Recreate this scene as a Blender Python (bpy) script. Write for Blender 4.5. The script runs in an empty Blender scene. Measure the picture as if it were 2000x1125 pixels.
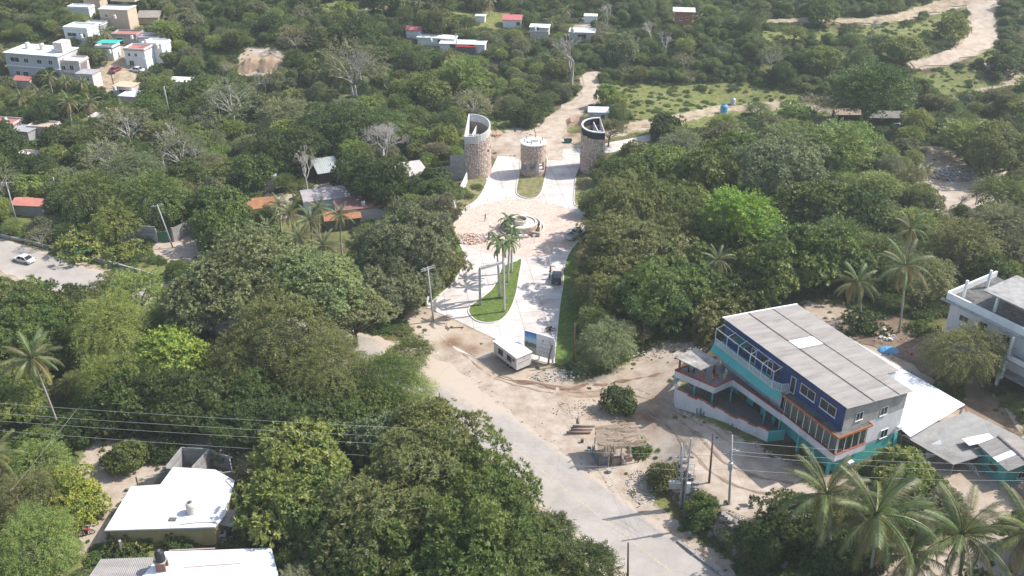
import bpy, bmesh, math, random
import numpy as np
from mathutils import Vector, Matrix
R = math.radians
scene = bpy.context.scene
COL = scene.collection
random.seed(7); RNG = np.random.default_rng(11)

# ---------------- camera, sky, sun, exposure ----------------
FPX, PITCH, CAMH = 1850.0, R(29.5), 85.0
cam_data = bpy.data.cameras.new('camera'); cam = bpy.data.objects.new('camera', cam_data); COL.objects.link(cam)
cam.location = (0, 0, CAMH); cam.rotation_euler = (R(90) - PITCH, 0, 0)
cam_data.sensor_width = 36; cam_data.lens = 36 * FPX / 2000
cam_data.clip_start = 0.5; cam_data.clip_end = 5000
scene.camera = cam

SUN_EL, SUN_AZ = R(47), math.atan2(0.97, 0.24)          # azimuth measured from +Y towards +X
world = bpy.data.worlds.new('World'); scene.world = world; world.use_nodes = True
wn = world.node_tree
sky = wn.nodes.new('ShaderNodeTexSky'); sky.sky_type = 'NISHITA'; sky.sun_disc = False
sky.sun_elevation = SUN_EL; sky.sun_rotation = SUN_AZ; sky.altitude = 50; sky.air_density = 1.2; sky.dust_density = 2.0
bg = wn.nodes['Background']; bg.inputs['Strength'].default_value = 0.14
wn.links.new(sky.outputs[0], bg.inputs['Color'])
sun_data = bpy.data.lights.new('sun', 'SUN'); sun_data.energy = 4.6; sun_data.angle = R(0.53); sun_data.color = (1, 0.95, 0.88)
sun = bpy.data.objects.new('sun', sun_data); COL.objects.link(sun)
tosun = Vector((math.cos(SUN_EL) * math.sin(SUN_AZ), math.cos(SUN_EL) * math.cos(SUN_AZ), math.sin(SUN_EL)))
sun.rotation_euler = (-tosun).to_track_quat('-Z', 'Y').to_euler(); sun.location = (60, 100, 160)
vs = scene.view_settings; vs.view_transform = 'Standard'; vs.look = 'None'; vs.gamma = 1; vs.use_curve_mapping = False
vs.exposure = 0.55
cy = scene.cycles
cy.max_bounces = 6; cy.diffuse_bounces = 3; cy.glossy_bounces = 2; cy.transmission_bounces = 4; cy.volume_bounces = 1
cy.transparent_max_bounces = 8; cy.use_denoising = True; cy.caustics_reflective = False; cy.caustics_refractive = False

# ---------------- terrain and picture-to-place helpers ----------------
def sstep(a, b, x):
    t = np.clip((np.asarray(x, float) - a) / (b - a), 0, 1); return t * t * (3 - 2 * t)
EDGE_Y = [60, 74, 83, 90.8, 97.7, 106.3, 112, 125, 150, 400]
EDGE_X = [42, 34, 27.7, 22.6, 19.2, 17.4, 13, 15, 22, 24]
EDGE_W = [3, 2, 1.6, 2.0, 4, 13, 22, 24, 40, 40]
def height(x, y):
    x = np.asarray(x, float); y = np.asarray(y, float)
    e = np.interp(y, EDGE_Y, EDGE_X); w = np.interp(y, EDGE_Y, EDGE_W)
    h = 3.2 * sstep(0, 1, (x - e) / w) * (1 - sstep(150, 215, y))
    h = h + 0.10 * np.clip(y - 245, 0, 160) * sstep(245, 290, y) + 0.22 * np.clip(y - 400, 0, 600)
    h = h + 14 * np.exp(-(((x + 135) / 50) ** 2 + ((y - 305) / 55) ** 2)) * 0.7
    m = sstep(215, 260, y)
    h = h + m * (2.2 * np.sin(x * 0.045 + 1.3) * np.sin(y * 0.038) + 1.0 * np.sin(x * 0.09 + y * 0.07))
    far = sstep(25, 60, np.abs(x)) * (1 - sstep(95, 150, np.abs(x) - 60) * 0)
    h = h + 0.25 * far * np.sin(x * 0.17) * np.sin(y * 0.13)
    h = h - 3.0 * sstep(-18, -40, -np.abs(x + 70) - 20) * 0
    return h
CT, ST = math.cos(PITCH), math.sin(PITCH)
def ray(px, py):
    a = (px - 1000) / FPX; b = (562.5 - py) / FPX
    return Vector((a, CT + b * ST, -ST + b * CT))
def at_z(px, py, z):
    d = ray(px, py); t = (z - CAMH) / d.z
    return Vector((d.x * t, d.y * t, z))
def at(px, py, dz=0.0):
    """the place on the ground (raised by dz) seen at this pixel of the 2000x1125 photograph"""
    d = ray(px, py); z = 0.0
    t = 40.0
    while t < 1600:
        q = d * t
        if CAMH + q.z <= float(height(q.x, q.y)) + dz: break
        t += 3.0
    lo, hi = t - 3.0, t
    for _ in range(14):
        m = (lo + hi) / 2; q = d * m
        if CAMH + q.z <= float(height(q.x, q.y)) + dz: hi = m
        else: lo = m
    q = d * hi
    return Vector((q.x, q.y, CAMH + q.z))
def pj(p):
    x, y, z = p[0], p[1], p[2] - CAMH
    dep = y * CT - z * ST; u = y * ST + z * CT
    return (1000 + FPX * x / dep, 562.5 - FPX * u / dep, FPX / dep)
def pjn(P):
    z = P[:, 2] - CAMH; dep = P[:, 1] * CT - z * ST; u = P[:, 1] * ST + z * CT
    return 1000 + FPX * P[:, 0] / dep, 562.5 - FPX * u / dep, FPX / dep
def in_poly(x, y, poly):
    x = np.asarray(x, float); y = np.asarray(y, float); ins = np.zeros(x.shape, bool); n = len(poly)
    for i in range(n):
        x1, y1 = poly[i][:2]; x2, y2 = poly[(i + 1) % n][:2]
        if y1 == y2: continue
        c = ((y1 > y) != (y2 > y)) & (x < (x2 - x1) * (y - y1) / (y2 - y1) + x1); ins ^= c
    return ins
def sdist(x, y, poly, closed=True):
    d = np.full(np.shape(x), 1e9); n = len(poly)
    for i in range(n if closed else n - 1):
        x1, y1 = poly[i][:2]; x2, y2 = poly[(i + 1) % n][:2]
        L = (x2 - x1) ** 2 + (y2 - y1) ** 2 + 1e-9
        t = np.clip(((x - x1) * (x2 - x1) + (y - y1) * (y2 - y1)) / L, 0, 1)
        d = np.minimum(d, np.hypot(x - x1 - t * (x2 - x1), y - y1 - t * (y2 - y1)))
    return np.where(in_poly(x, y, poly), -d, d) if closed else d

# ---------------- materials ----------------
MATS = {}
def nmat(name):
    m = bpy.data.materials.new(name); m.use_nodes = True
    return m, m.node_tree, m.node_tree.nodes['Principled BSDF']
def M(name, col=(.5, .5, .5), rough=.8, var=.18, scale=1.5, bump=.15, metal=0.0, dirt=None, damt=.35, stretch=(1, 1, 1), bscale=25, spec=.3, each=0):
    """painted / plastered / metal surface with blotches, fine grain and optional dirt"""
    if name in MATS: return MATS[name]
    m, t, p = nmat(name); N, L = t.nodes, t.links
    tc = N.new('ShaderNodeTexCoord'); mp = N.new('ShaderNodeMapping'); mp.inputs['Scale'].default_value = stretch
    L.new(tc.outputs['Object'], mp.inputs[0])
    n1 = N.new('ShaderNodeTexNoise'); n1.inputs['Scale'].default_value = scale; n1.inputs['Detail'].default_value = 6; n1.inputs['Roughness'].default_value = .65
    L.new(mp.outputs[0], n1.inputs['Vector'])
    r = N.new('ShaderNodeMapRange'); r.inputs[1].default_value = .3; r.inputs[2].default_value = .7
    r.inputs[3].default_value = 1 - var; r.inputs[4].default_value = 1 + var * .6
    L.new(n1.outputs[0], r.inputs[0])
    mx = N.new('ShaderNodeVectorMath'); mx.operation = 'SCALE'; mx.inputs[0].default_value = col[:3]; L.new(r.outputs[0], mx.inputs['Scale'])
    out = mx.outputs[0]
    if each:      # every sheet or block a little different
        oi = N.new('ShaderNodeObjectInfo'); rr = N.new('ShaderNodeMapRange'); rr.inputs[3].default_value = 1 - each; rr.inputs[4].default_value = 1 + each; L.new(oi.outputs['Random'], rr.inputs[0])
        m2 = N.new('ShaderNodeVectorMath'); m2.operation = 'SCALE'; L.new(out, m2.inputs[0]); L.new(rr.outputs[0], m2.inputs['Scale']); out = m2.outputs[0]
    if dirt:
        n2 = N.new('ShaderNodeTexNoise'); n2.inputs['Scale'].default_value = scale * .6; n2.inputs['Detail'].default_value = 8; n2.inputs['Roughness'].default_value = .75
        L.new(mp.outputs[0], n2.inputs['Vector'])
        r2 = N.new('ShaderNodeMapRange'); r2.inputs[1].default_value = .62 - damt * .35; r2.inputs[2].default_value = .78 - damt * .2; L.new(n2.outputs[0], r2.inputs[0])
        mi = N.new('ShaderNodeMix'); mi.data_type = 'RGBA'; L.new(r2.outputs[0], mi.inputs[0]); L.new(out, mi.inputs[6]); mi.inputs[7].default_value = (*dirt, 1); out = mi.outputs[2]
    L.new(out, p.inputs['Base Color']); p.inputs['Roughness'].default_value = rough; p.inputs['Metallic'].default_value = metal
    p.inputs['Specular IOR Level'].default_value = spec
    if bump:
        n3 = N.new('ShaderNodeTexNoise'); n3.inputs['Scale'].default_value = bscale; L.new(tc.outputs['Object'], n3.inputs['Vector'])
        b = N.new('ShaderNodeBump'); b.inputs['Strength'].default_value = bump; b.inputs['Distance'].default_value = .03; L.new(n3.outputs[0], b.inputs['Height']); L.new(b.outputs[0], p.inputs['Normal'])
    MATS[name] = m; return m
def M_attr(name, rough=.85, bump=.2, bscale=12):
    """colour comes from the face colours 'tint' of the mesh"""
    if name in MATS: return MATS[name]
    m, t, p = nmat(name); N, L = t.nodes, t.links
    a = N.new('ShaderNodeAttribute'); a.attribute_name = 'tint'
    tc = N.new('ShaderNodeTexCoord'); n1 = N.new('ShaderNodeTexNoise'); n1.inputs['Scale'].default_value = 9; n1.inputs['Detail'].default_value = 5
    L.new(tc.outputs['Object'], n1.inputs['Vector'])
    r = N.new('ShaderNodeMapRange'); r.inputs[3].default_value = .75; r.inputs[4].default_value = 1.25; L.new(n1.outputs[0], r.inputs[0])
    mx = N.new('ShaderNodeVectorMath'); mx.operation = 'SCALE'; L.new(a.outputs['Color'], mx.inputs[0]); L.new(r.outputs[0], mx.inputs['Scale'])
    L.new(mx.outputs[0], p.inputs['Base Color']); p.inputs['Roughness'].default_value = rough
    b = N.new('ShaderNodeBump'); b.inputs['Strength'].default_value = bump; b.inputs['Distance'].default_value = .04
    n3 = N.new('ShaderNodeTexNoise'); n3.inputs['Scale'].default_value = bscale; L.new(tc.outputs['Object'], n3.inputs['Vector']); L.new(n3.outputs[0], b.inputs['Height']); L.new(b.outputs[0], p.inputs['Normal'])
    MATS[name] = m; return m
def M_glass(name='dark_glass', col=(.03, .04, .045)):
    if name in MATS: return MATS[name]
    m, t, p = nmat(name); p.inputs['Base Color'].default_value = (*col, 1); p.inputs['Roughness'].default_value = .15; p.inputs['Specular IOR Level'].default_value = .35
    MATS[name] = m; return m
WHITE = lambda: M('white_paint', (.74, .75, .76), .7, .1, .6, .1, dirt=(.42, .41, .4), damt=.1)
CONC = lambda: M('grey_concrete', (.34, .33, .32), .9, .3, .9, .3, dirt=(.14, .14, .13), damt=.3)
BLOCKM = lambda: M('concrete_block', (.3, .29, .28), .95, .25, 1.4, .4, each=.15)

# ---------------- mesh builder ----------------
class MB:
    def __init__(s): s.v, s.f, s.c = [], [], []
    def add(s, vs, fs, col=None):
        o = len(s.v); s.v += [tuple(v) for v in vs]; s.f += [tuple(i + o for i in f) for f in fs]; s.c += [col] * len(fs); return s
    def box(s, x0, y0, z0, x1, y1, z1, col=None):
        return s.add([(x0, y0, z0), (x1, y0, z0), (x1, y1, z0), (x0, y1, z0), (x0, y0, z1), (x1, y0, z1), (x1, y1, z1), (x0, y1, z1)],
                     [(0, 3, 2, 1), (4, 5, 6, 7), (0, 1, 5, 4), (1, 2, 6, 5), (2, 3, 7, 6), (3, 0, 4, 7)], col)
    def cbox(s, c, size, rz=0, tilt=0, col=None):
        m = Matrix.Rotation(rz, 3, 'Z') @ Matrix.Rotation(tilt, 3, 'X'); h = Vector(size) / 2; c = Vector(c)
        vs = [c + m @ Vector((sx * h.x, sy * h.y, sz * h.z)) for sz in (-1, 1) for sx, sy in ((-1, -1), (1, -1), (1, 1), (-1, 1))]
        return s.add(vs, [(0, 3, 2, 1), (4, 5, 6, 7), (0, 1, 5, 4), (1, 2, 6, 5), (2, 3, 7, 6), (3, 0, 4, 7)], col)
    def beam(s, a, b, w, h=None, col=None):
        a, b = Vector(a), Vector(b); h = h or w; d = (b - a).normalized()
        u = d.cross(Vector((0, 0, 1)))
        u = Vector((1, 0, 0)) if u.length < 1e-3 else u.normalized()
        v = u.cross(d).normalized(); vs = []
        for q in (a, b):
            for i, j in ((-1, -1), (1, -1), (1, 1), (-1, 1)): vs.append(q + u * i * w / 2 + v * j * h / 2)
        return s.add(vs, [(0, 3, 2, 1), (4, 5, 6, 7), (0, 1, 5, 4), (1, 2, 6, 5), (2, 3, 7, 6), (3, 0, 4, 7)], col)
    def tube(s, pts, rad, n=6, cap=True, col=None):
        pts = [Vector(p) for p in pts]; rad = rad if isinstance(rad, (list, tuple)) else [rad] * len(pts); vs = []; fs = []
        u = None
        for i, p in enumerate(pts):
            d = (pts[min(i + 1, len(pts) - 1)] - pts[max(i - 1, 0)]); d = d.normalized() if d.length > 1e-6 else Vector((0, 0, 1))
            if u is None: u = d.orthogonal().normalized()
            else:
                u = u - d * u.dot(d); u = u.normalized() if u.length > 1e-6 else d.orthogonal().normalized()
            w = d.cross(u)
            for k in range(n):
                a = 2 * math.pi * k / n; vs.append(p + (u * math.cos(a) + w * math.sin(a)) * rad[i])
        for i in range(len(pts) - 1):
            for k in range(n): a, b = i * n + k, i * n + (k + 1) % n; fs.append((a, b, b + n, a + n))
        if cap: fs.append(tuple(range(n - 1, -1, -1))); fs.append(tuple((len(pts) - 1) * n + k for k in range(n)))
        return s.add(vs, fs, col)
    def cyl(s, x, y, z0, z1, r, n=16, r2=None, col=None): return s.tube([(x, y, z0), (x, y, z1)], [r, r if r2 is None else r2], n, col=col)
    def lathe(s, x, y, prof, n=16, col=None):
        return s.tube([(x, y, z) for r, z in prof], [r for r, z in prof], n, col=col) if False else s._lathe(x, y, prof, n, col)
    def _lathe(s, x, y, prof, n, col):
        vs = [(x + r * math.cos(2 * math.pi * k / n), y + r * math.sin(2 * math.pi * k / n), z) for r, z in prof for k in range(n)]; fs = []
        for i in range(len(prof) - 1):
            for k in range(n): a, b = i * n + k, i * n + (k + 1) % n; fs.append((a, b, b + n, a + n))
        fs.append(tuple(range(n - 1, -1, -1))); fs.append(tuple((len(prof) - 1) * n + k for k in range(n)))
        return s.add(vs, fs, col)
    def prism(s, poly, z0, z1, col=None):
        n = len(poly); a = sum(poly[i][0] * poly[(i + 1) % n][1] - poly[(i + 1) % n][0] * poly[i][1] for i in range(n))
        if a < 0: poly = poly[::-1]
        zz = (lambda z, i: z[i] if isinstance(z, (list, tuple)) else z)
        vs = [(p[0], p[1], zz(z0, i)) for i, p in enumerate(poly)] + [(p[0], p[1], zz(z1, i)) for i, p in enumerate(poly)]
        return s.add(vs, [tuple(range(n - 1, -1, -1)), tuple(range(n, 2 * n))] + [(i, (i + 1) % n, n + (i + 1) % n, n + i) for i in range(n)], col)
    def wall(s, p, q, z0, z1, t=.15, z0b=None, z1b=None, col=None):
        """upright wall from p to q (plan), thickness t to both sides"""
        p, q = Vector(p[:2]), Vector(q[:2]); d = (q - p).normalized(); nn = Vector((-d.y, d.x)) * t / 2
        z0b = z0 if z0b is None else z0b; z1b = z1 if z1b is None else z1b
        P = [p - nn, q - nn, q + nn, p + nn]; lo = [z0, z0b, z0b, z0]; hi = [z1, z1b, z1b, z1]
        vs = [(a.x, a.y, z) for a, z in zip(P, lo)] + [(a.x, a.y, z) for a, z in zip(P, hi)]
        return s.add(vs, [(0, 3, 2, 1), (4, 5, 6, 7), (0, 1, 5, 4), (1, 2, 6, 5), (2, 3, 7, 6), (3, 0, 4, 7)], col)
    def mesh(s, name, mat, smooth=False):
        me = bpy.data.meshes.new(name); me.from_pydata(s.v, [], s.f)
        if mat: me.materials.append(mat)
        if any(c is not None for c in s.c):
            at_ = me.color_attributes.new('tint', 'FLOAT_COLOR', 'CORNER'); buf = []
            for f, c in zip(s.f, s.c):
                c = c or (.5, .5, .5); buf += [c[0], c[1], c[2], 1] * len(f)
            at_.data.foreach_set('color', buf)
        if smooth: me.polygons.foreach_set('use_smooth', [True] * len(s.f))
        me.update(); return me
    def build(s, name, mat, parent=None, smooth=False, loc=None, label=None):
        o = bpy.data.objects.new(name, s.mesh(name, mat, smooth)); COL.objects.link(o)
        if parent: o.parent = parent
        if loc is not None: o.location = loc
        if label: o['label'] = label
        return o
def tag(o, label, cat, group=None):
    o['label'] = label; o['category'] = cat
    if group: o['group'] = group
    return o
def thing(name, label, cat, loc=(0, 0, 0), rz=0, group=None):
    o = bpy.data.objects.new(name, None); COL.objects.link(o); o.location = loc; o.rotation_euler = (0, 0, rz); o.empty_display_size = .3
    return tag(o, label, cat, group)
def struct(o): o['kind'] = 'structure'; return o
def stuff(o): o['kind'] = 'stuff'; return o
def dup(o, parent=None, **kw):
    c = o.copy(); COL.objects.link(c); c.parent = parent
    for ch in o.children: dup(ch, c)
    for k, v in kw.items():
        if k == 'loc': c.location = v
        elif k == 'rz': c.rotation_euler.z = v
        else: c[k] = v
    return c
# ---------------- the ground ----------------
W = lambda pts: [at(*p) for p in pts]
CONCRETE_PX = [(972, 305), (1018, 308), (1018, 300), (1066, 300), (1076, 301), (1098, 299), (1100, 291), (1139, 289), (1134, 320), (1123, 348), (1120, 395),
  (1130, 406), (1146, 418), (1143, 440), (1124, 478), (1107, 500), (1101, 525), (1098, 560), (1092, 600), (1086, 660), (1082, 712), (1040, 702), (970, 664),
  (900, 630), (832, 600), (850, 586), (880, 560), (901, 530), (907, 505), (901, 482), (886, 465), (884, 440), (893, 424), (906, 410), (930, 394), (944, 375), (951, 350)]
LANE_PX = [(1137, 292), (1139, 290), (1198, 277), (1270, 263), (1330, 262), (1330, 270), (1275, 273), (1200, 297), (1150, 306), (1136, 308)]
D_LOT = [(790, 606), (840, 602), (905, 634), (970, 668), (1040, 706), (1092, 730), (1120, 752), (1170, 742), (1230, 712), (1300, 668), (1345, 672), (1322, 730), (1318, 800), (1400, 835),
  (1500, 885), (1590, 930), (1760, 960), (1700, 1010), (1560, 1010), (1480, 1020), (1420, 1010), (1370, 1000), (1320, 940), (1275, 880), (1250, 860), (1270, 905), (1250, 925), (1265, 985), (1330, 1035), (1440, 1125), (1190, 1130), (1075, 1000),
  (990, 880), (850, 790), (832, 740), (828, 690)]
D_POLYS = [D_LOT,
  [(200, 850), (330, 850), (470, 845), (600, 880), (540, 900), (470, 900), (330, 905), (260, 935), (215, 1010), (200, 1060), (165, 1070), (170, 1010), (200, 950), (150, 930), (180, 880)],
  [(294, 492), (325, 455), (350, 440), (385, 420), (372, 450), (400, 470), (425, 495), (372, 518), (335, 508)],
  [(1570, 590), (1640, 600), (1720, 620), (1800, 640), (1860, 700), (1960, 800), (2000, 860), (1990, 990), (1930, 1020), (1830, 960), (1800, 830), (1700, 720), (1640, 660)],
  [(468, 108), (492, 92), (540, 98), (555, 112), (525, 128), (525, 150), (470, 148)],
  [(958, 262), (1010, 250), (1050, 262), (1070, 300), (1066, 305), (965, 308), (960, 300)], [(1090, 262), (1140, 262), (1140, 292), (1080, 300)],
  [(1818, 285), (1850, 290), (1900, 330), (1870, 340), (1790, 335)], [(1780, 335), (1960, 330), (1980, 400), (1830, 420), (1800, 380)],
  [(630, 345), (680, 352), (690, 378), (640, 385), (615, 370)], [(1920, 1125), (1820, 1100), (1700, 1125)], [(1660, 1120), (1830, 1060), (2000, 1050), (2000, 1125)],
  [(505, 440), (540, 400), (520, 380), (570, 380), (560, 420)], [(845, 0), (690, 22), (740, 25), (790, 5)], [(1110, 60), (1150, 30), (1165, 45), (1140, 70)]]
GRASSY = [[(1170, 195), (1200, 165), (1420, 160), (1560, 180), (1600, 200), (1400, 195), (1250, 235)], [(1640, 60), (1780, 50), (1860, 30), (1870, 60), (1760, 100), (1680, 90)], [(1750, 150), (1900, 130), (1950, 170), (1850, 200), (1760, 190)], [(560, 0), (700, 0), (720, 40), (640, 50), (600, 25)], [(0, 90), (120, 80), (130, 110), (20, 130)],[(1480, 60), (1620, 55), (1640, 75), (1500, 85)],[(1420,250),(1500,255),(1480,330),(1420,320)],[(1170, 175), (1240, 190), (1330, 215), (1500, 208), (1430, 190), (1320, 205)], [(1780, 125), (1890, 60), (1890, 40), (1800, 110)], [(0, 460), (100, 500), (330, 520), (330, 560), (200, 540), (0, 470)],
  [(935, 250), (960, 235), (1010, 240), (1010, 270), (960, 275)], [(860, 20), (1000, 25), (990, 50), (930, 60), (880, 45)], [(240, 140), (320, 145), (330, 170), (260, 185), (230, 165)],
  [(1230, 225), (1330, 200), (1500, 195), (1620, 205), (1600, 235), (1420, 240), (1300, 260), (1240, 268)], [(1100, 1010), (1060, 960), (1210, 1100), (1230, 1130), (1130, 1130)], [(1790, 215), (1990, 240), (1980, 265), (1790, 250)]]
TRACKS = {  # name: (centre line in the photo, width in m)
 'dirt_track': ([(1056, 312), (1062, 290), (1072, 262), (1090, 236), (1122, 208), (1150, 190), (1158, 172), (1150, 158), (1162, 145)], [11, 8, 7.5, 7, 6.5, 5.5, 4.5, 4.5, 4]),
 'side_track': ([(1110, 276), (1180, 262), (1262, 243), (1350, 226), (1420, 213), (1510, 206), (1620, 214)], [5, 4.5, 4.2, 3.8, 4.2, 2.8, 2.2]),
 'hill_road': ([(1955, -14), (1915, 10), (1918, 40), (1918, 75), (1885, 100), (1835, 120), (1782, 128)], [7.5, 7.5, 8, 8.5, 7, 5, 3]),
 'ridge_track': ([(1930, -5), (1860, 5), (1810, 20), (1745, 37), (1690, 42), (1580, 40), (1490, 42)], [6, 6, 5.5, 5, 4, 4, 4]),
 'corner_track': ([(1950, 130), (1975, 150), (2010, 168), (2060, 190)], [6, 9, 7, 7]),
 'foot_path': ([(1920, 180), (1960, 172), (2010, 166)], [3, 3, 3]),
 'village_street': ([(243, 80), (240, 105), (236, 128), (225, 150), (205, 172)], [7, 8, 9, 9, 6])}
TRACKW = {k: ([at(*p) for p in c], w) for k, (c, w) in TRACKS.items()}
ROAD_C = [(-150, 188), (-120, 174), (-100, 163.5), (-76, 151), (-55, 142), (-32, 133), (-15, 123.5), (-5, 111), (3.5, 100.5), (10.5, 91.8), (18.6, 82), (27, 71.5), (40, 55)]
DPW = [[tuple(v[:2]) for v in W(p)] for p in D_POLYS]; GPW = [[tuple(v[:2]) for v in W(p)] for p in GRASSY]
CPW = [tuple(v[:2]) for v in W(CONCRETE_PX)]; LPW = [tuple(v[:2]) for v in W(LANE_PX)]
def resample(c, w, step):
    P = [(Vector((p[0], p[1])), ww) for p, ww in zip(c, w)]; out = []
    for i in range(len(P) - 1):
        p0 = P[max(i - 1, 0)]; p1 = P[i]; p2 = P[i + 1]; p3 = P[min(i + 2, len(P) - 1)]
        n = max(2, int((p2[0] - p1[0]).length / step))
        for k in range(n):
            t = k / n
            q = 0.5 * ((2 * p1[0]) + (p2[0] - p0[0]) * t + (2 * p0[0] - 5 * p1[0] + 4 * p2[0] - p3[0]) * t * t + (-p0[0] + 3 * p1[0] - 3 * p2[0] + p3[0]) * t ** 3)
            out.append((q, p1[1] + (p2[1] - p1[1]) * t))
    out.append(P[-1]); return out
def road_mask(x, y, grow=0.0):
    """signed distance to every road and track"""
    d = sdist(x, y, ROAD_C, False) - 4.7 - grow
    for k, (c, w) in TRACKW.items():
        for i in range(len(c) - 1):
            d = np.minimum(d, sdist(x, y, [c[i][:2], c[i + 1][:2]], False) - (w[i] + w[i + 1]) / 4 - grow)
    return d
def axis(lo, hi, segs):
    out = [lo]; 
    while out[-1] < hi:
        x = out[-1]; st = next((s for a, b, s in segs if a <= x < b), 25); out.append(x + st)
    return np.array(out)
XS = axis(-900, 900, [(-320, -110, 3), (-110, 75, 1.0), (75, 320, 3)])
YS = axis(-120, 1300, [(-120, 60, 15), (60, 225, 1.0), (225, 430, 2.2), (430, 700, 10)])
GX, GY = np.meshgrid(XS, YS); GZ = height(GX, GY)
gx, gy = GX.ravel(), GY.ravel()
noise1 = np.sin(gx * 1.3 + 2 * np.sin(gy * .7)) * np.sin(gy * 1.1 + 1.7 * np.sin(gx * .9)) * .8
dd = np.full(gx.shape, 1e9)
for p in DPW: dd = np.minimum(dd, sdist(gx, gy, p))
dd = np.minimum(dd, road_mask(gx, gy)); dirt_a = 1 - sstep(-1.0, 2.2, dd + noise1)
gd = np.full(gx.shape, 1e9)
for p in GPW: gd = np.minimum(gd, sdist(gx, gy, p))
grass_a = 1 - sstep(-2, 4, gd + noise1 * 1.5)
flat = np.minimum(sdist(gx, gy, CPW), sdist(gx, gy, LPW))
gz = GZ.ravel() + .10 * noise1 * sstep(2, 6, flat) * sstep(1.0, 3, np.abs(sdist(gx, gy, ROAD_C, False) - 4)) * .6
nx, ny = len(XS), len(YS)
verts = np.stack([gx, gy, gz], 1); idx = np.arange(nx * ny).reshape(ny, nx)
F4 = np.stack([idx[:-1, :-1], idx[:-1, 1:], idx[1:, 1:], idx[1:, :-1]], -1).reshape(-1, 4)
def npmesh(name, V, F, mat, attrs=None, smooth=False):
    me = bpy.data.meshes.new(name); k = F.shape[1]
    me.vertices.add(len(V)); me.vertices.foreach_set('co', V.astype(np.float32).ravel())
    me.loops.add(F.size); me.loops.foreach_set('vertex_index', F.astype(np.int32).ravel())
    me.polygons.add(len(F)); me.polygons.foreach_set('loop_start', np.arange(0, F.size, k, dtype=np.int32)); me.polygons.foreach_set('loop_total', np.full(len(F), k, np.int32))
    if smooth: me.polygons.foreach_set('use_smooth', np.ones(len(F), bool))
    for n_, a in (attrs or {}).items():
        t = me.attributes.new(n_, 'FLOAT', 'POINT'); t.data.foreach_set('value', a.astype(np.float32))
    me.materials.append(mat); me.update(calc_edges=True); me.validate(); return me
def ground_mat():
    m, t, p = nmat('earth_and_grass'); N, L = t.nodes, t.links
    g = N.new('ShaderNodeNewGeometry')
    def noise(sc, det=6, ro=.6):
        n = N.new('ShaderNodeTexNoise'); n.inputs['Scale'].default_value = sc; n.inputs['Detail'].default_value = det; n.inputs['Roughness'].default_value = ro; L.new(g.outputs['Position'], n.inputs['Vector']); return n.outputs[0]
    def ramp(fac, stops):
        r = N.new('ShaderNodeValToRGB'); L.new(fac, r.inputs[0]); e = r.color_ramp.elements
        e[0].position, e[0].color = stops[0][0], (*stops[0][1], 1); e[1].position, e[1].color = stops[-1][0], (*stops[-1][1], 1)
        for q, c in stops[1:-1]: k = e.new(q); k.color = (*c, 1)
        return r.outputs[0]
    def attr(n): a = N.new('ShaderNodeAttribute'); a.attribute_name = n; return a.outputs['Fac']
    def math_(op, a, b):
        q = N.new('ShaderNodeMath'); q.operation = op
        for i, v in enumerate((a, b)):
            if isinstance(v, (int, float)): q.inputs[i].default_value = v
            else: L.new(v, q.inputs[i])
        return q.outputs[0]
    def mix(f, a, b):
        q = N.new('ShaderNodeMix'); q.data_type = 'RGBA'; L.new(f, q.inputs[0]); L.new(a, q.inputs[6]); L.new(b, q.inputs[7]); return q.outputs[2]
    def cut(v, a, b):
        q = N.new('ShaderNodeMapRange'); L.new(v, q.inputs[0]); q.inputs[1].default_value = a; q.inputs[2].default_value = b; return q.outputs[0]
    litter = ramp(noise(1.1, 9, .75), [(.3, (.045, .034, .02)), (.5, (.09, .075, .035)), (.7, (.17, .125, .075))])
    grass = ramp(noise(.8, 9, .8), [(.3, (.045, .07, .018)), (.42, (.10, .13, .035)), (.52, (.17, .18, .06)), (.62, (.26, .23, .11)), (.72, (.33, .27, .16))])
    dirt = ramp(noise(.35, 10, .68), [(.28, (.25, .19, .145)), (.45, (.385, .315, .25)), (.6, (.47, .40, .335)), (.75, (.55, .485, .42))])
    nz = noise(2.2, 5)
    a1 = cut(math_('ADD', attr('grass'), math_('MULTIPLY', math_('SUBTRACT', nz, .5), .9)), .35, .6)
    a2 = cut(math_('ADD', attr('dirt'), math_('MULTIPLY', math_('SUBTRACT', nz, .5), 1.1)), .38, .62)
    soil = ramp(noise(.09, 6, .6), [(.38, (.20, .13, .085)), (.47, (.36, .28, .205)), (.56, (.45, .37, .29)), (.7, (.5, .42, .34))])
    dirt = mix(cut(noise(.05, 3), .5, .62), dirt, soil)
    under = mix(cut(noise(.12, 4), .42, .6), litter, grass)
    c = mix(a2, mix(a1, under, grass), dirt)
    # small pebbles and tyre-polished grain
    v = N.new('ShaderNodeTexVoronoi'); v.inputs['Scale'].default_value = 5; L.new(g.outputs['Position'], v.inputs['Vector'])
    s = N.new('ShaderNodeVectorMath'); s.operation = 'SCALE'; L.new(c, s.inputs[0]); L.new(cut(noise(14, 3), .3, .7), s.inputs['Scale'])
    q = N.new('ShaderNodeMapRange'); L.new(noise(9, 6, .7), q.inputs[0]); q.inputs[1].default_value = .3; q.inputs[2].default_value = .7; q.inputs[3].default_value = .78; q.inputs[4].default_value = 1.18
    L.new(q.outputs[0], s.inputs['Scale']); L.new(s.outputs[0], p.inputs['Base Color']); p.inputs['Roughness'].default_value = .95; p.inputs['Specular IOR Level'].default_value = .15
    b = N.new('ShaderNodeBump'); b.inputs['Strength'].default_value = .5; b.inputs['Distance'].default_value = .12; L.new(noise(3.5, 8, .7), b.inputs['Height']); L.new(b.outputs[0], p.inputs['Normal'])
    return m
gme = npmesh('ground', verts, F4, ground_mat(), {'dirt': dirt_a, 'grass': grass_a}, True)
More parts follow.
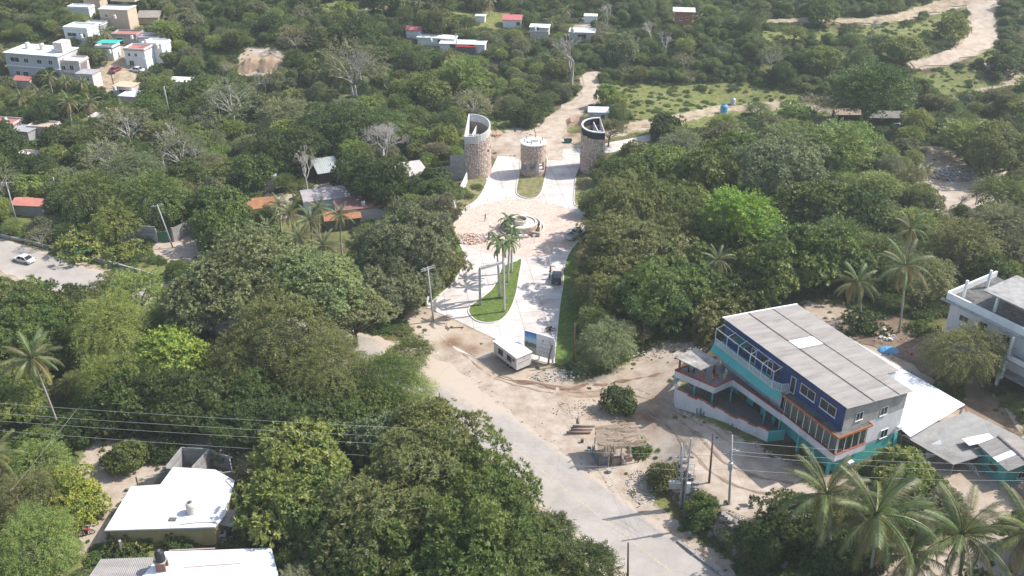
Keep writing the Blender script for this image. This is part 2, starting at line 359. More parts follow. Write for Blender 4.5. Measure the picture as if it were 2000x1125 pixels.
ground = bpy.data.objects.new('ground', gme); COL.objects.link(ground); struct(ground)

def surf_mat(name, stops, scale=.5, rough=.9, joints=None, voro=None, bump=.2, wet=None):
    m, t, p = nmat(name); N, L = t.nodes, t.links; g = N.new('ShaderNodeNewGeometry')
    n = N.new('ShaderNodeTexNoise'); n.inputs['Scale'].default_value = scale; n.inputs['Detail'].default_value = 10; n.inputs['Roughness'].default_value = .68; L.new(g.outputs['Position'], n.inputs['Vector'])
    r = N.new('ShaderNodeValToRGB'); L.new(n.outputs[0], r.inputs[0]); e = r.color_ramp.elements
    e[0].position, e[0].color = stops[0][0], (*stops[0][1], 1); e[1].position, e[1].color = stops[-1][0], (*stops[-1][1], 1)
    for q, c in stops[1:-1]: k = e.new(q); k.color = (*c, 1)
    out = r.outputs[0]; hgt = None
    if joints:   # saw-cut joints: (bay length, rotation, colour factor)
        mp = N.new('ShaderNodeMapping'); mp.inputs['Rotation'].default_value = (0, 0, joints[1]); L.new(g.outputs['Position'], mp.inputs[0])
        br = N.new('ShaderNodeTexBrick'); br.offset = 0; br.inputs['Scale'].default_value = 1; br.inputs['Brick Width'].default_value = joints[0]; br.inputs['Row Height'].default_value = joints[0] * .9
        br.inputs['Mortar Size'].default_value = .05; br.inputs['Color1'].default_value = (1, 1, 1, 1); br.inputs['Color2'].default_value = (.86, .83, .82, 1); br.inputs['Mortar'].default_value = (joints[2],) * 3 + (1,)
        L.new(mp.outputs[0], br.inputs['Vector']); x = N.new('ShaderNodeMix'); x.data_type = 'RGBA'; x.blend_type = 'MULTIPLY'; x.inputs[0].default_value = 1; L.new(out, x.inputs[6]); L.new(br.outputs[0], x.inputs[7]); out = x.outputs[2]
    if voro:
        v = N.new('ShaderNodeTexVoronoi'); v.inputs['Scale'].default_value = voro; L.new(g.outputs['Position'], v.inputs['Vector'])
        v2 = N.new('ShaderNodeTexVoronoi'); v2.feature = 'DISTANCE_TO_EDGE'; v2.inputs['Scale'].default_value = voro; L.new(g.outputs['Position'], v2.inputs['Vector'])
        hs = N.new('ShaderNodeSeparateColor'); L.new(v.outputs['Color'], hs.inputs[0])
        rr = N.new('ShaderNodeValToRGB'); L.new(hs.outputs[0], rr.inputs[0]); ee = rr.color_ramp.elements
        ee[0].position, ee[0].color = 0, (.74, .64, .59, 1); ee[1].position, ee[1].color = 1, (1.15, 1.1, 1.06, 1); k = ee.new(.5); k.color = (1.0, .86, .8, 1)
        x = N.new('ShaderNodeMix'); x.data_type = 'RGBA'; x.blend_type = 'MULTIPLY'; x.inputs[0].default_value = 1; L.new(out, x.inputs[6]); L.new(rr.outputs[0], x.inputs[7])
        cu = N.new('ShaderNodeMapRange'); L.new(v2.outputs[0], cu.inputs[0]); cu.inputs[1].default_value = .02; cu.inputs[2].default_value = .09
        y = N.new('ShaderNodeMix'); y.data_type = 'RGBA'; L.new(cu.outputs[0], y.inputs[0]); y.inputs[6].default_value = (.42, .36, .31, 1); L.new(x.outputs[2], y.inputs[7]); out = y.outputs[2]; hgt = cu.outputs[0]
    L.new(out, p.inputs['Base Color']); p.inputs['Roughness'].default_value = rough; p.inputs['Specular IOR Level'].default_value = .2
    b = N.new('ShaderNodeBump'); b.inputs['Strength'].default_value = bump; b.inputs['Distance'].default_value = .05
    if hgt is None:
        n2 = N.new('ShaderNodeTexNoise'); n2.inputs['Scale'].default_value = 6; n2.inputs['Detail'].default_value = 6; L.new(g.outputs['Position'], n2.inputs['Vector']); hgt = n2.outputs[0]
    L.new(hgt, b.inputs['Height']); L.new(b.outputs[0], p.inputs['Normal']); MATS[name] = m; return m
M_ENT = surf_mat('pale_concrete', [(.25, (.36, .32, .295)), (.38, (.50, .46, .43)), (.5, (.60, .56, .53)), (.7, (.68, .645, .62))], .3, .9, joints=(4.2, R(-8), .5))
M_PLAZA = surf_mat('stone_paving', [(.3, (.56, .47, .41)), (.5, (.68, .60, .54)), (.7, (.74, .67, .61))], .5, .9, voro=4.6, bump=.7)
M_ROAD = surf_mat('worn_road', [(.3, (.31, .275, .25)), (.5, (.37, .335, .305)), (.7, (.43, .39, .36))], .22, .9)
M_DIRT = surf_mat('sandy_dirt', [(.28, (.28, .215, .155)), (.42, (.39, .31, .24)), (.55, (.47, .39, .315)), (.72, (.54, .465, .39))], .4, .95, bump=.6)
M_TRACK = surf_mat('brown_track_soil', [(.3, (.16, .15, .07)), (.42, (.28, .22, .14)), (.55, (.40, .32, .235)), (.72, (.47, .39, .3))], .5, .95, bump=.6)
M_LAWN = surf_mat('mown_grass', [(.28, (.045, .085, .015)), (.42, (.075, .13, .022)), (.55, (.12, .165, .04)), (.66, (.2, .2, .08)), (.76, (.27, .23, .13))], 1.6, .95, bump=1.0)
M_DRYLAWN = surf_mat('dry_grass', [(.3, (.09, .10, .035)), (.5, (.19, .18, .08)), (.7, (.3, .26, .14))], .9, .95, bump=1.0)

def drape(name, poly, off, mat, step=3.0, flat_z=None, skirt=0):
    bm = bmesh.new(); vs = [bm.verts.new((p[0], p[1], 0)) for p in poly]; bm.faces.new(vs)
    xs = [p[0] for p in poly]; ys = [p[1] for p in poly]
    for a, lo, hi in ((0, min(xs), max(xs)), (1, min(ys), max(ys))):
        q = lo + step
        while q < hi:
            co = [0, 0, 0]; co[a] = q; no = [0, 0, 0]; no[a] = 1
            bmesh.ops.bisect_plane(bm, geom=bm.verts[:] + bm.edges[:] + bm.faces[:], plane_co=co, plane_no=no); q += step
    for v in bm.verts: v.co.z = (float(height(v.co.x, v.co.y)) if flat_z is None else flat_z) + off
    bmesh.ops.triangulate(bm, faces=[f for f in bm.faces if len(f.verts) > 4])
    bm.normal_update()
    if sum(f.normal.z for f in bm.faces) < 0: bmesh.ops.reverse_faces(bm, faces=bm.faces[:])
    if skirt:
        r = bmesh.ops.extrude_face_region(bm, geom=bm.faces[:])
        vv = [g for g in r['geom'] if isinstance(g, bmesh.types.BMVert)]
        for v in vv: v.co.z -= skirt
        bm.normal_update(); bmesh.ops.recalc_face_normals(bm, faces=bm.faces[:])
    me = bpy.data.meshes.new(name); bm.to_mesh(me); bm.free(); me.materials.append(mat)
    o = bpy.data.objects.new(name, me); COL.objects.link(o); return struct(o)
def strip(name, c, w, off, mat, step=2.0, rough=.0, across=4):
    P = resample(c, w, step); b = MB(); rows = []
    for i, (q, ww) in enumerate(P):
        d = (P[min(i + 1, len(P) - 1)][0] - P[max(i - 1, 0)][0]).normalized(); n = Vector((-d.y, d.x))
        jl = rough * math.sin(i * 1.7) + rough * random.uniform(-.6, .6); jr = rough * math.sin(i * 1.3 + 2) + rough * random.uniform(-.6, .6)
        row = []
        for k in range(across + 1):
            t = k / across * 2 - 1; e = ww / 2 + (jl if t < 0 else jr); x = q.x + n.x * t * e; y = q.y + n.y * t * e
            row.append((x, y, float(height(x, y)) + off))
        rows.append(row)
    k = across + 1
    b.add([p for r in rows for p in r], [(i * k + j, (i + 1) * k + j, (i + 1) * k + j + 1, i * k + j + 1) for i in range(len(rows) - 1) for j in range(across)])
    o = b.build(name, mat); o.data.flip_normals() if o.data.polygons[0].normal.z < 0 else None
    return struct(o)
rd_ = strip('main_road', ROAD_C, [9.4] * len(ROAD_C), .06, M_ROAD, 1.0, .3, 14)
SPW = [tuple(v[:2]) for v in W([(760, 575), (850, 590), (925, 640), (985, 700), (1010, 765), (985, 800), (930, 790), (872, 742), (846, 752), (820, 745), (790, 712), (750, 670), (730, 630), (745, 590)])]
n_v = len(rd_.data.vertices); co_ = np.zeros(n_v * 3, np.float32); rd_.data.vertices.foreach_get('co', co_); co_ = co_.reshape(-1, 3)
dsp = sdist(co_[:, 0], co_[:, 1], SPW); ed_ = 4.7 - sdist(co_[:, 0], co_[:, 1], ROAD_C, False)
du_ = np.maximum(1 - sstep(-2.5, 4.5, dsp), .75 * (1 - sstep(0, 1.5, ed_))); a_ = rd_.data.attributes.new('dust', 'FLOAT', 'POINT'); a_.data.foreach_set('value', du_.astype(np.float32))
_t = M_ROAD.node_tree; _b = _t.nodes['Principled BSDF']; _src = _b.inputs['Base Color'].links[0].from_socket
_a = _t.nodes.new('ShaderNodeAttribute'); _a.attribute_name = 'dust'; _g = _t.nodes.new('ShaderNodeNewGeometry'); _n = _t.nodes.new('ShaderNodeTexNoise'); _n.inputs['Scale'].default_value = .9; _n.inputs['Detail'].default_value = 9; _n.inputs['Roughness'].default_value = .7; _t.links.new(_g.outputs['Position'], _n.inputs['Vector'])
_m = _t.nodes.new('ShaderNodeMath'); _m.operation = 'MULTIPLY_ADD'; _t.links.new(_n.outputs[0], _m.inputs[0]); _m.inputs[1].default_value = 1.3; _m.inputs[2].default_value = -.65; _s = _t.nodes.new('ShaderNodeMath'); _t.links.new(_a.outputs['Fac'], _s.inputs[0]); _t.links.new(_m.outputs[0], _s.inputs[1])
_r = _t.nodes.new('ShaderNodeMapRange'); _t.links.new(_s.outputs[0], _r.inputs[0]); _r.inputs[1].default_value = .3; _r.inputs[2].default_value = .65; _x = _t.nodes.new('ShaderNodeMix'); _x.data_type = 'RGBA'; _t.links.new(_r.outputs[0], _x.inputs[0]); _t.links.new(_src, _x.inputs[6]); _x.inputs[7].default_value = (.46, .385, .315, 1)
# cracks and patches
_v = _t.nodes.new('ShaderNodeTexVoronoi'); _v.feature = 'DISTANCE_TO_EDGE'; _v.inputs['Scale'].default_value = .22; _w = _t.nodes.new('ShaderNodeVectorMath'); _w.operation = 'ADD'; _t.links.new(_g.outputs['Position'], _w.inputs[0]); _t.links.new(_n.outputs['Color'], _w.inputs[1]); _t.links.new(_w.outputs[0], _v.inputs['Vector'])
_c = _t.nodes.new('ShaderNodeMapRange'); _t.links.new(_v.outputs[0], _c.inputs[0]); _c.inputs[1].default_value = .004; _c.inputs[2].default_value = .014; _c.inputs[3].default_value = .9; _y = _t.nodes.new('ShaderNodeVectorMath'); _y.operation = 'SCALE'; _t.links.new(_x.outputs[2], _y.inputs[0]); _t.links.new(_c.outputs[0], _y.inputs['Scale']); _t.links.new(_y.outputs[0], _b.inputs['Base Color'])
for k, (c, w) in TRACKW.items(): strip(k, c, w, .10 if c[0].y < 330 else .2, M_DIRT if k in ('dirt_track', 'hill_road') else M_TRACK, 2.0, .7, 6)
drape('entrance_road', CPW, .05, M_ENT)
drape('side_lane', LPW, .054, M_ENT)
PLC, PLR = Vector((1.6, 175.8)), 13.6
drape('stone_plaza', [(PLC.x + PLR * math.cos(a * math.pi / 36), PLC.y + PLR * math.sin(a * math.pi / 36)) for a in range(72)], .060, M_PLAZA)
LAWNS = {'median_lawn': ([(1010, 511), (1018, 508), (1013, 540), (1006, 578), (994, 608), (975, 627), (950, 631), (930, 626), (917, 612), (919, 600), (935, 588), (960, 568), (974, 545), (983, 522)], M_LAWN),
 'gatehouse_island': ([(1019, 308), (1016, 335), (1009, 372), (1015, 383), (1028, 388), (1045, 387), (1056, 376), (1062, 355), (1067, 330), (1066, 306), (1050, 300), (1030, 300)], M_DRYLAWN),
 'lower_left_lawn': ([(868, 470), (886, 468), (900, 483), (906, 505), (899, 529), (879, 558), (850, 583), (832, 596), (846, 560), (862, 520), (866, 490)], M_LAWN),
 'upper_left_lawn': ([(912, 350), (949, 349), (942, 374), (928, 393), (904, 409), (890, 424), (886, 410), (896, 385), (903, 362)], M_DRYLAWN),
 'upper_right_lawn': ([(1125, 349), (1146, 336), (1160, 345), (1168, 385), (1160, 410), (1147, 417), (1131, 405), (1122, 395)], M_DRYLAWN),
 'lower_right_lawn': ([(1109, 501), (1120, 484), (1130, 482), (1128, 560), (1122, 640), (1118, 700), (1098, 714), (1084, 711), (1088, 660), (1094, 600), (1100, 560), (1103, 525)], M_LAWN)}
M_KERB = M('kerb_concrete', (.6, .57, .54), .9, .12, 2, .2)
for k, (p, m) in LAWNS.items():
    w = [tuple(v[:2]) for v in W(p)]; n = len(w); cx = sum(q[0] for q in w) / n; cy_ = sum(q[1] for q in w) / n
    sm = resample(w + [w[0]], [1] * (n + 1), .8); ring = [(q.x, q.y) for q, _ in sm[:-1]]
    drape(k, ring, .15, m, 2.0)
    b = MB(); nr = len(ring); V = []
    for i, (x, y) in enumerate(ring):
        a, c = ring[i - 1], ring[(i + 1) % nr]; d = Vector((c[0] - a[0], c[1] - a[1])).normalized(); nn = Vector((-d.y, d.x))
        if nn.dot(Vector((cx - x, cy_ - y))) > 0 and k in ('median_lawn', 'gatehouse_island'): nn = -nn
        z = float(height(x, y))
        for o_, zz in ((0, .02), (0, .2), (.22, .2), (.22, .02)): V.append((x + nn.x * o_ * 1, y + nn.y * o_, z + zz))
    near_ = np.abs(sdist(np.array([q[0] for q in ring]), np.array([q[1] for q in ring]), CPW)) < .7 if k not in ('median_lawn', 'gatehouse_island') else np.ones(nr, bool)
    F = [(4 * i + j, 4 * ((i + 1) % nr) + j, 4 * ((i + 1) % nr) + j + 1, 4 * i + j + 1) for i in range(nr) if near_[i] and near_[(i + 1) % nr] for j in range(3)]
    kb = b.add(V, F).build('kerb', M_KERB); struct(kb)
# painted centre dashes on the main road
b = MB(); P = resample(ROAD_C, [1] * len(ROAD_C), 1.0)
for i in range(0, len(P) - 4, 1):
    if P[i][0].y < 112 and (i % 6) < 6:
        a, c = P[i][0], P[i + 1][0]; d = (c - a).normalized(); n = Vector((-d.y, d.x)) * .055
        b.add([(a.x - n.x, a.y - n.y, .064), (c.x - n.x, c.y - n.y, .064), (c.x + n.x, c.y + n.y, .064), (a.x + n.x, a.y + n.y, .064)], [(0, 1, 2, 3)])
struct(b.build('road_marking', M('faded_yellow_paint', (.50, .42, .27), .9, .4, 3, 0)))

# tyre tracks and damp streaks on the dirt lot
for nm, pts, w, col in (('tyre_track', [(905, 690), (960, 735), (1040, 760), (1130, 775), (1230, 770), (1330, 810), (1430, 870)], .35, (.30, .22, .16)), ('tyre_track', [(912, 684), (968, 728), (1045, 752), (1132, 765), (1235, 760), (1335, 800), (1438, 858)], .35, (.30, .22, .16)),
  ('damp_streak', [(960, 728), (1000, 745), (1060, 750), (1100, 762), (1120, 756), (1180, 750), (1230, 742), (1290, 730)], .8, (.22, .14, .09)), ('tyre_track', [(860, 655), (890, 680), (935, 700), (960, 690)], .4, (.55, .5, .44)), ('tyre_track', [(1270, 800), (1320, 850), (1370, 905), (1440, 950), (1530, 970)], .4, (.27, .2, .15)), ('tyre_track', [(1290, 790), (1345, 835), (1400, 890), (1460, 925), (1550, 945)], .4, (.27, .2, .15))):
    strip(nm, W(pts), [w * f for f in (.3, .8, 1, 1.2, .9, .7, .4, .3)][:len(pts)], .03, M('soil_%d%d' % (int(col[0] * 100), int(w * 10)), col, .95, .35, .8, .3), 1.0, w * .35, 2)

drape('yard_soil', [(q.x + random.uniform(-.7, .7), q.y + random.uniform(-.7, .7)) for q, _ in resample([tuple(v[:2]) for v in W([(1640, 640), (1700, 612), (1800, 640), (1880, 700), (1960, 790), (1985, 850), (1940, 850), (1860, 770), (1760, 700), (1680, 670), (1640, 640)])], [1] * 11, 2.0)[:-1]], .05, M('dark_yard_soil', (.21, .15, .105), .95, .45, .35, .5, dirt=(.36, .26, .18), damt=.4), 2.0)
FOOT = []; CLEAR = [
 [(905, 232), (960, 232), (962, 262), (1012, 258), (1075, 262), (1085, 240), (1120, 205), (1146, 185), (1148, 160), (1168, 160), (1165, 190), (1125, 222), (1140, 240), (1140, 222), (1178, 222), (1184, 262), (1260, 243), (1405, 210), (1405, 190), (1440, 190), (1440, 205), (1520, 202),
  (1520, 212), (1430, 220), (1270, 258), (1300, 262), (1290, 272), (1200, 296), (1180, 345), (1150, 350), (1140, 345), (1140, 400), (1142, 415), (1138, 445), (1138, 470), (1115, 500), (1110, 530), (1112, 600), (1105, 690), (1130, 735), (1180, 735),
  (1250, 725), (1320, 690), (1340, 655), (1400, 640), (1412, 600), (1600, 590), (1650, 640), (1760, 720), (1890, 790), (2000, 800), (2000, 1000), (1950, 1010), (1890, 930), (1760, 900), (1700, 910), (1560, 930), (1480, 980), (1440, 1000), (1390, 960), (1340, 960), (1330, 1010), (1350, 1050), (1440, 1125),
  (1230, 1125), (1180, 1070), (1100, 1000), (1040, 940), (1030, 900), (950, 830), (880, 790), (855, 760), (838, 690), (805, 640), (796, 612), (838, 600), (880, 555), (900, 520), (900, 480), (884, 465), (886, 430), (897, 405), (906, 370), (915, 350), (905, 345)],
 [(1785, 127), (1890, 80), (1895, 20), (1850, 10), (1750, 38), (1500, 44), (1500, 36), (1700, 32), (1830, 0), (1945, 0), (1945, 110), (1840, 128)], [(1955, 140), (1985, 130), (2000, 150), (2000, 170)], [(0, 475), (30, 480), (200, 540), (195, 556), (60, 535), (0, 525)],
 [(296, 490), (325, 460), (385, 430), (385, 455), (410, 480), (410, 500), (370, 512)], [(230, 950), (190, 1040), (200, 940), (140, 930), (200, 870), (235, 880), (240, 940)], [(470, 100), (550, 100), (530, 145), (470, 145)], [(225, 90), (248, 90), (245, 130), (215, 168), (205, 165), (225, 130)],
 [(965, 0), (940, 10), (940, 55), (990, 55), (1000, 30)], [(1830, 285), (1895, 330), (1860, 340), (1800, 330)], [(1680, 600), (1860, 620), (1860, 650), (1700, 660), (1640, 640)], [(1925, 600), (2000, 620), (2000, 790), (1965, 770), (1945, 690)], [(1100, 440), (1145, 440), (1145, 475), (1100, 478)], [(540, 410), (640, 395), (700, 470), (690, 520), (620, 520), (550, 480)], [(1850, 895), (1990, 900), (1990, 985), (1900, 975)], [(60, 690), (85, 700), (120, 800), (112, 825), (95, 790)], [(320, 865), (455, 870), (455, 920), (320, 920)]]
# ================= buildings =================
def addfoot(pts): FOOT.append([(p[0], p[1]) for p in pts])
def hull(pts):
    pts = sorted(set((round(p[0], 1), round(p[1], 1)) for p in pts))
    def half(ps):
        o = []
        for p in ps:
            while len(o) > 1 and (o[-1][0] - o[-2][0]) * (p[1] - o[-2][1]) - (o[-1][1] - o[-2][1]) * (p[0] - o[-2][0]) <= 0: o.pop()
            o.append(p)
        return o
    return half(pts)[:-1] + half(pts[::-1])[:-1]
def addclear(P, k=.85):
    q = hull([pj(p)[:2] for p in P]); cx = sum(a for a, b in q) / len(q); cy2 = sum(b for a, b in q) / len(q)
    CLEAR.append([(cx + (a - cx) * k, cy2 + (b - cy2) * k) for a, b in q])
def corr(parent, A, B, C, D, nu, nv, mat, waves=5, amp=.06, lap=.06, special=None, name='roof_sheet', sp_mat=None):
    """corrugated sheets over the quad A-B-C-D; ridges run from A-B towards D-C; every sheet an object"""
    A, B, C, D = map(Vector, (A, B, C, D)); n = (B - A).cross(D - A).normalized(); n = n if n.z > 0 else -n
    P = lambda u, v: (A.lerp(B, u)).lerp(D.lerp(C, u), v)
    for j in range(nv):
        for i in range(nu):
            b = MB(); v0, v1 = j / nv, min((j + 1) / nv + lap / nv, 1) if j < nv - 1 else 1; vs = []; m = waves * 2
            z = .02 * ((nv - 1 - j) + (i % 2) * .3) + random.uniform(0, .008)
            for k in range(m + 1):
                u = (i + k / m * 1.02) / nu; h = amp * (1 if k % 2 else -1) * .5 + z
                for v in (v0, v1): vs.append(P(min(u, 1), v) + n * h)
            fs = [(2 * k, 2 * k + 2, 2 * k + 3, 2 * k + 1) for k in range(m)]
            if (Vector(vs[2]) - Vector(vs[0])).cross(Vector(vs[1]) - Vector(vs[0])).z < 0: fs = [f[::-1] for f in fs]
            b.add(vs, fs); sp = special and (i, j) in special
            b.build(name, sp_mat if sp else mat, parent, label='white translucent sheet' if sp else None)
WC = {}
def window(parent, x, y, z, w, h, rz=0, fm=None, gm=None, panes=2, name='window', d=.1, sill=True):
    """window whose outside faces local -Y turned by rz; frame with its panes as sub-parts; z is the sill"""
    fm = fm or WHITE(); gm = gm or M_glass(); key = (round(w, 2), round(h, 2), panes, fm.name, gm.name, d)
    if key not in WC:
        b = MB(); t = .07
        b.box(-w / 2, -d / 2, 0, -w / 2 + t, d / 2, h); b.box(w / 2 - t, -d / 2, 0, w / 2, d / 2, h); b.box(-w / 2 + t, -d / 2, 0, w / 2 - t, d / 2, t); b.box(-w / 2 + t, -d / 2, h - t, w / 2 - t, d / 2, h)
        pw = (w - 2 * t) / panes
        for i in range(1, panes): b.box(-w / 2 + t + i * pw - .025, -d / 2 + .01, t, -w / 2 + t + i * pw + .025, d / 2 - .01, h - t)
        if sill: b.box(-w / 2 - .06, -d / 2 - .05, -.06, w / 2 + .06, d / 2, -.002)
        f = b.mesh(name, fm); q = MB().box(-pw / 2 + .026, -.012, t + .001, pw / 2 - .026, .012, h - t - .001).mesh('pane', gm); WC[key] = (f, q, pw, t)
    f, q, pw, t = WC[key]; o = bpy.data.objects.new(name, f); COL.objects.link(o); o.parent = parent; o.location = (x, y, z); o.rotation_euler.z = rz
    for i in range(panes):
        p = bpy.data.objects.new('pane', q); COL.objects.link(p); p.parent = o; p.location = (-w / 2 + t + (i + .5) * pw, 0, 0)
    return o
def to_w(o, p):
    c, s = math.cos(o.rotation_euler.z), math.sin(o.rotation_euler.z); return Vector((o.location.x + p[0] * c - p[1] * s, o.location.y + p[0] * s + p[1] * c, o.location.z + (p[2] if len(p) > 2 else 0)))
TEAL = M('turquoise_paint', (.10, .44, .42), .7, .15, .8, .1, dirt=(.12, .25, .24), damt=.15); RED = M('red_trim_paint', (.42, .095, .07), .7, .2, 2, .1); ORNG = M('orange_trim_paint', (.55, .16, .06), .7, .25, 2, .1)
BLUEP = M('deep_blue_paint', (.035, .075, .22), .65, .3, .7, .1, dirt=(.02, .03, .06), damt=.3); WHT = M('whitewash', (.7, .69, .71), .8, .14, .6, .15, dirt=(.4, .38, .37), damt=.2, stretch=(1, 1, .4))
PLAST = M('bare_plaster', (.42, .40, .385), .9, .18, .8, .3, dirt=(.22, .21, .2), damt=.45); ASB = M('fibre_cement_sheet', (.31, .29, .275), .9, .22, .5, .2, dirt=(.2, .185, .17), damt=.3, stretch=(.4, 2.2, 1), each=.045); SHEETW = M('white_sheet', (.8, .81, .82), .5, .06, .8, 0)
ZINC = M('zinc_sheet', (.34, .335, .325), .7, .18, .7, .1, dirt=(.22, .2, .18), damt=.2, each=.06); TINW = M('white_tin_roof', (.6, .62, .65), .55, .12, .5, 0, dirt=(.45, .44, .43), damt=.25, each=.06); DARKIN = M('dark_floor_tiles', (.16, .14, .13), .8, .25, 1.5, .1); DKROOF = M('stained_slab', (.16, .155, .15), .9, .4, 1.2, .4, dirt=(.05, .05, .05), damt=.5)
LIN = Vector((41.8, 95.6)); BZ = R(27.4)
bb = thing('guesthouse', 'three-storey blue, white and turquoise building with long grey sheet roof beside the dirt lot', 'building', (LIN.x, LIN.y, 0), BZ)
HB = 2.4
def bw(*a): return to_w(bb, a)
addfoot([bw(-8.5, 25), bw(-3.5, 7), bw(-1.5, -1), bw(11.2, -.5), bw(14, 4), bw(14, 24.5), bw(3, 26)])
addclear([bw(-.5, -.5, 14), bw(11, -.5, 12.6), bw(14, 4, 12.3), bw(14, 24, 12.3), bw(0, 24, 14), bw(-8, 24.5, 3), bw(-3, 8, 3.2), bw(-1, -1, 5), bw(11, -.5, 3.5)], .97)
MB().box(.15, .15, 1.5, 10.9, 23.5, 5.95).build('ground_floor_walls', TEAL, bb)
MB().box(.12, .12, 6.15, 10.95, 23.6, 9.98).build('first_floor_walls', WHT, bb)
MB().box(.12, .12, 10.02, 10.95, 23.6, 12.35).box(10.95, 4.3, 10.02, 13.4, 23.6, 12.1).box(10.95, 4.3, 2, 13.4, 23.6, 10).build('upper_floor_walls', WHT, bb)
MB().add([(0, 0, 10.03), (.12, 0, 10.03), (.12, 23.7, 10.03), (0, 23.7, 10.03), (0, 0, 13.88), (.12, 0, 13.86), (.12, 23.7, 13.86), (0, 23.7, 13.88)], [(0, 3, 2, 1), (4, 5, 6, 7), (0, 1, 5, 4), (1, 2, 6, 5), (2, 3, 7, 6), (3, 0, 4, 7)]).build('blue_facade', BLUEP, bb)
def endwall(y0, y1, x0, x1, za, zb, zc, mat, nm): MB().add([(x0, y0, za), (x1, y0, za), (x1, y1, za), (x0, y1, za), (x0, y0, zb), (x1, y0, zc), (x1, y1, zc), (x0, y1, zb)], [(0, 3, 2, 1), (4, 5, 6, 7), (0, 1, 5, 4), (1, 2, 6, 5), (2, 3, 7, 6), (3, 0, 4, 7)]).build(nm, mat, bb)
endwall(-.02, .12, 0, 10.95, 9.98, 13.86, 12.58, PLAST, 'plastered_gable'); endwall(0, .12, .12, 10.95, 5.9, 9.97, 9.97, WHT, 'white_end_wall'); endwall(0, .14, .15, 10.9, 1.5, 5.89, 5.89, TEAL, 'turquoise_end_wall')
endwall(23.6, 23.72, .12, 13.4, 5.9, 13.86, 12.25, WHT, 'far_gable'); endwall(4.2, 4.32, 10.95, 13.4, 6, 12.55, 12.25, WHT, 'step_wall')
MB().box(-.02, .0, 5.95, 10.9, 23.5, 6.14).build('floor_slab', CONC(), bb)
# sloped buttress under the end wall
MB().add([(10.2, -.6, 1.8), (10.9, -.6, 1.8), (10.9, -.01, 1.8), (10.2, -.01, 1.8), (10.3, -.06, 6), (10.9, -.06, 6), (10.9, -.01, 6), (10.3, -.01, 6)], [(0, 3, 2, 1), (4, 5, 6, 7), (0, 1, 5, 4), (1, 2, 6, 5), (2, 3, 7, 6), (3, 0, 4, 7)]).build('buttress', TEAL, bb)
rz_ = lambda x: 14.02 - (x + .35) * .118
corr(bb, (-.4, -.45, rz_(-.4)), (-.4, 24, rz_(-.4)), (4.4, 24, rz_(4.4)), (4.4, -.45, rz_(4.4)), 23, 1, ASB, 6)
corr(bb, (4.3, -.45, rz_(4.3) + .05), (4.3, 24, rz_(4.3) + .05), (9.0, 24, rz_(9) + .05), (9.0, -.45, rz_(9) + .05), 23, 1, ASB, 6, special={(13, 0), (14, 0)}, sp_mat=SHEETW)
corr(bb, (8.9, 4.1, rz_(8.9) + .1), (8.9, 24, rz_(8.9) + .1), (13.9, 24, rz_(13.9) + .1), (13.9, 4.1, rz_(13.9) + .1), 19, 1, ASB, 6)
corr(bb, (8.9, -.45, rz_(8.9) + .1), (8.9, 4.05, rz_(8.9) + .1), (11.4, 4.05, rz_(11.4) + .1), (11.4, -.45, rz_(11.4) + .1), 4, 1, ASB, 6)
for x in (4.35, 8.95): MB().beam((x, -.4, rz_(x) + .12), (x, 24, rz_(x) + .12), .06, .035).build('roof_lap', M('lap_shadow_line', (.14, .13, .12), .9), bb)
MB().beam((-.42, 24.02, rz_(0) + .05), (6, 24.02, rz_(6) + .1), .25, .12).beam((6.05, 24.02, rz_(6) + .1), (13.9, 24.02, rz_(13.9) + .12), .25, .1).build('ridge_flashing', SHEETW, bb)
# windows
MARO = M('maroon_surround', (.18, .05, .04), .7)
for yc, w in ((6.5, 2.7), (2.8, 2.8)):
    window(bb, -.03, yc, 11.15, w, 1.5, R(-90), gm=M_glass(), panes=2)
    b = MB(); h = w / 2 + .05
    b.box(-.03, yc - h - .1, 11.0, .02, yc - h, 12.8).box(-.03, yc + h, 11.0, .02, yc + h + .1, 12.8).box(-.03, yc - h - .1, 12.7, .018, yc + h + .1, 12.8); b.build('window_surround', MARO, bb)
window(bb, -.04, 9.2, 10.15, .95, 2.5, R(-90), panes=1, name='door', sill=False)
for yc in (12.4, 15.2, 19.0, 22.0): window(bb, -.03, yc, 11.1, 1.1, 1.35, R(-90), fm=M('maroon_frame', (.25, .08, .07), .7), panes=2)
for yc in (13.8, 17.2): window(bb, -.03, yc, 10.15, 1.0, 2.3, R(-90), panes=1, name='door', sill=False, gm=M('dark_door', (.05, .05, .06), .5))
for xc, z, w, h in ((2.65, 10.9, 1.25, 1.25), (7.1, 10.15, 1.3, 1.3), (8.15, 6.1, 1.35, 1.35)): window(bb, xc, -.04, z, w, h, 0, panes=2)
# glazed gallery
gl = [(0, 9.2), (-1, 9.2), (-1, -.55), (4.3, -.55), (4.3, 0)]
b = MB()
for p, q in zip(gl[:-1], gl[1:]): b.wall(p, q, 5.88, 7.0, .16)
b.build('gallery_parapet', WHT, bb); MB().box(-.92, -.47, 5.9, -.03, 9.1, 6.0).box(-.03, -.47, 5.9, 4.2, -.03, 6.0).build('gallery_floor', CONC(), bb)
b = MB()
for p, q in zip(gl[:-1], gl[1:]): b.wall(p, q, 7.003, 7.09, .26)
b.build('gallery_sill', RED, bb)
b = MB(); b.box(-1.25, -.8, 9.9, .0, 9.4, 10.0).box(.0, -.8, 9.9, 4.5, -.03, 10.0); b.build('gallery_roof', DKROOF, bb)
MB().box(-1.33, -.88, 9.78, -1.252, 9.4, 10.1).box(-1.252, -.88, 9.78, 4.58, -.802, 10.1).box(4.502, -.802, 9.78, 4.58, -.03, 10.1).build('fascia', ORNG, bb)
mo = []
for k in range(9): mo.append((-1, 9.0 - k * 1.19, R(-90)))
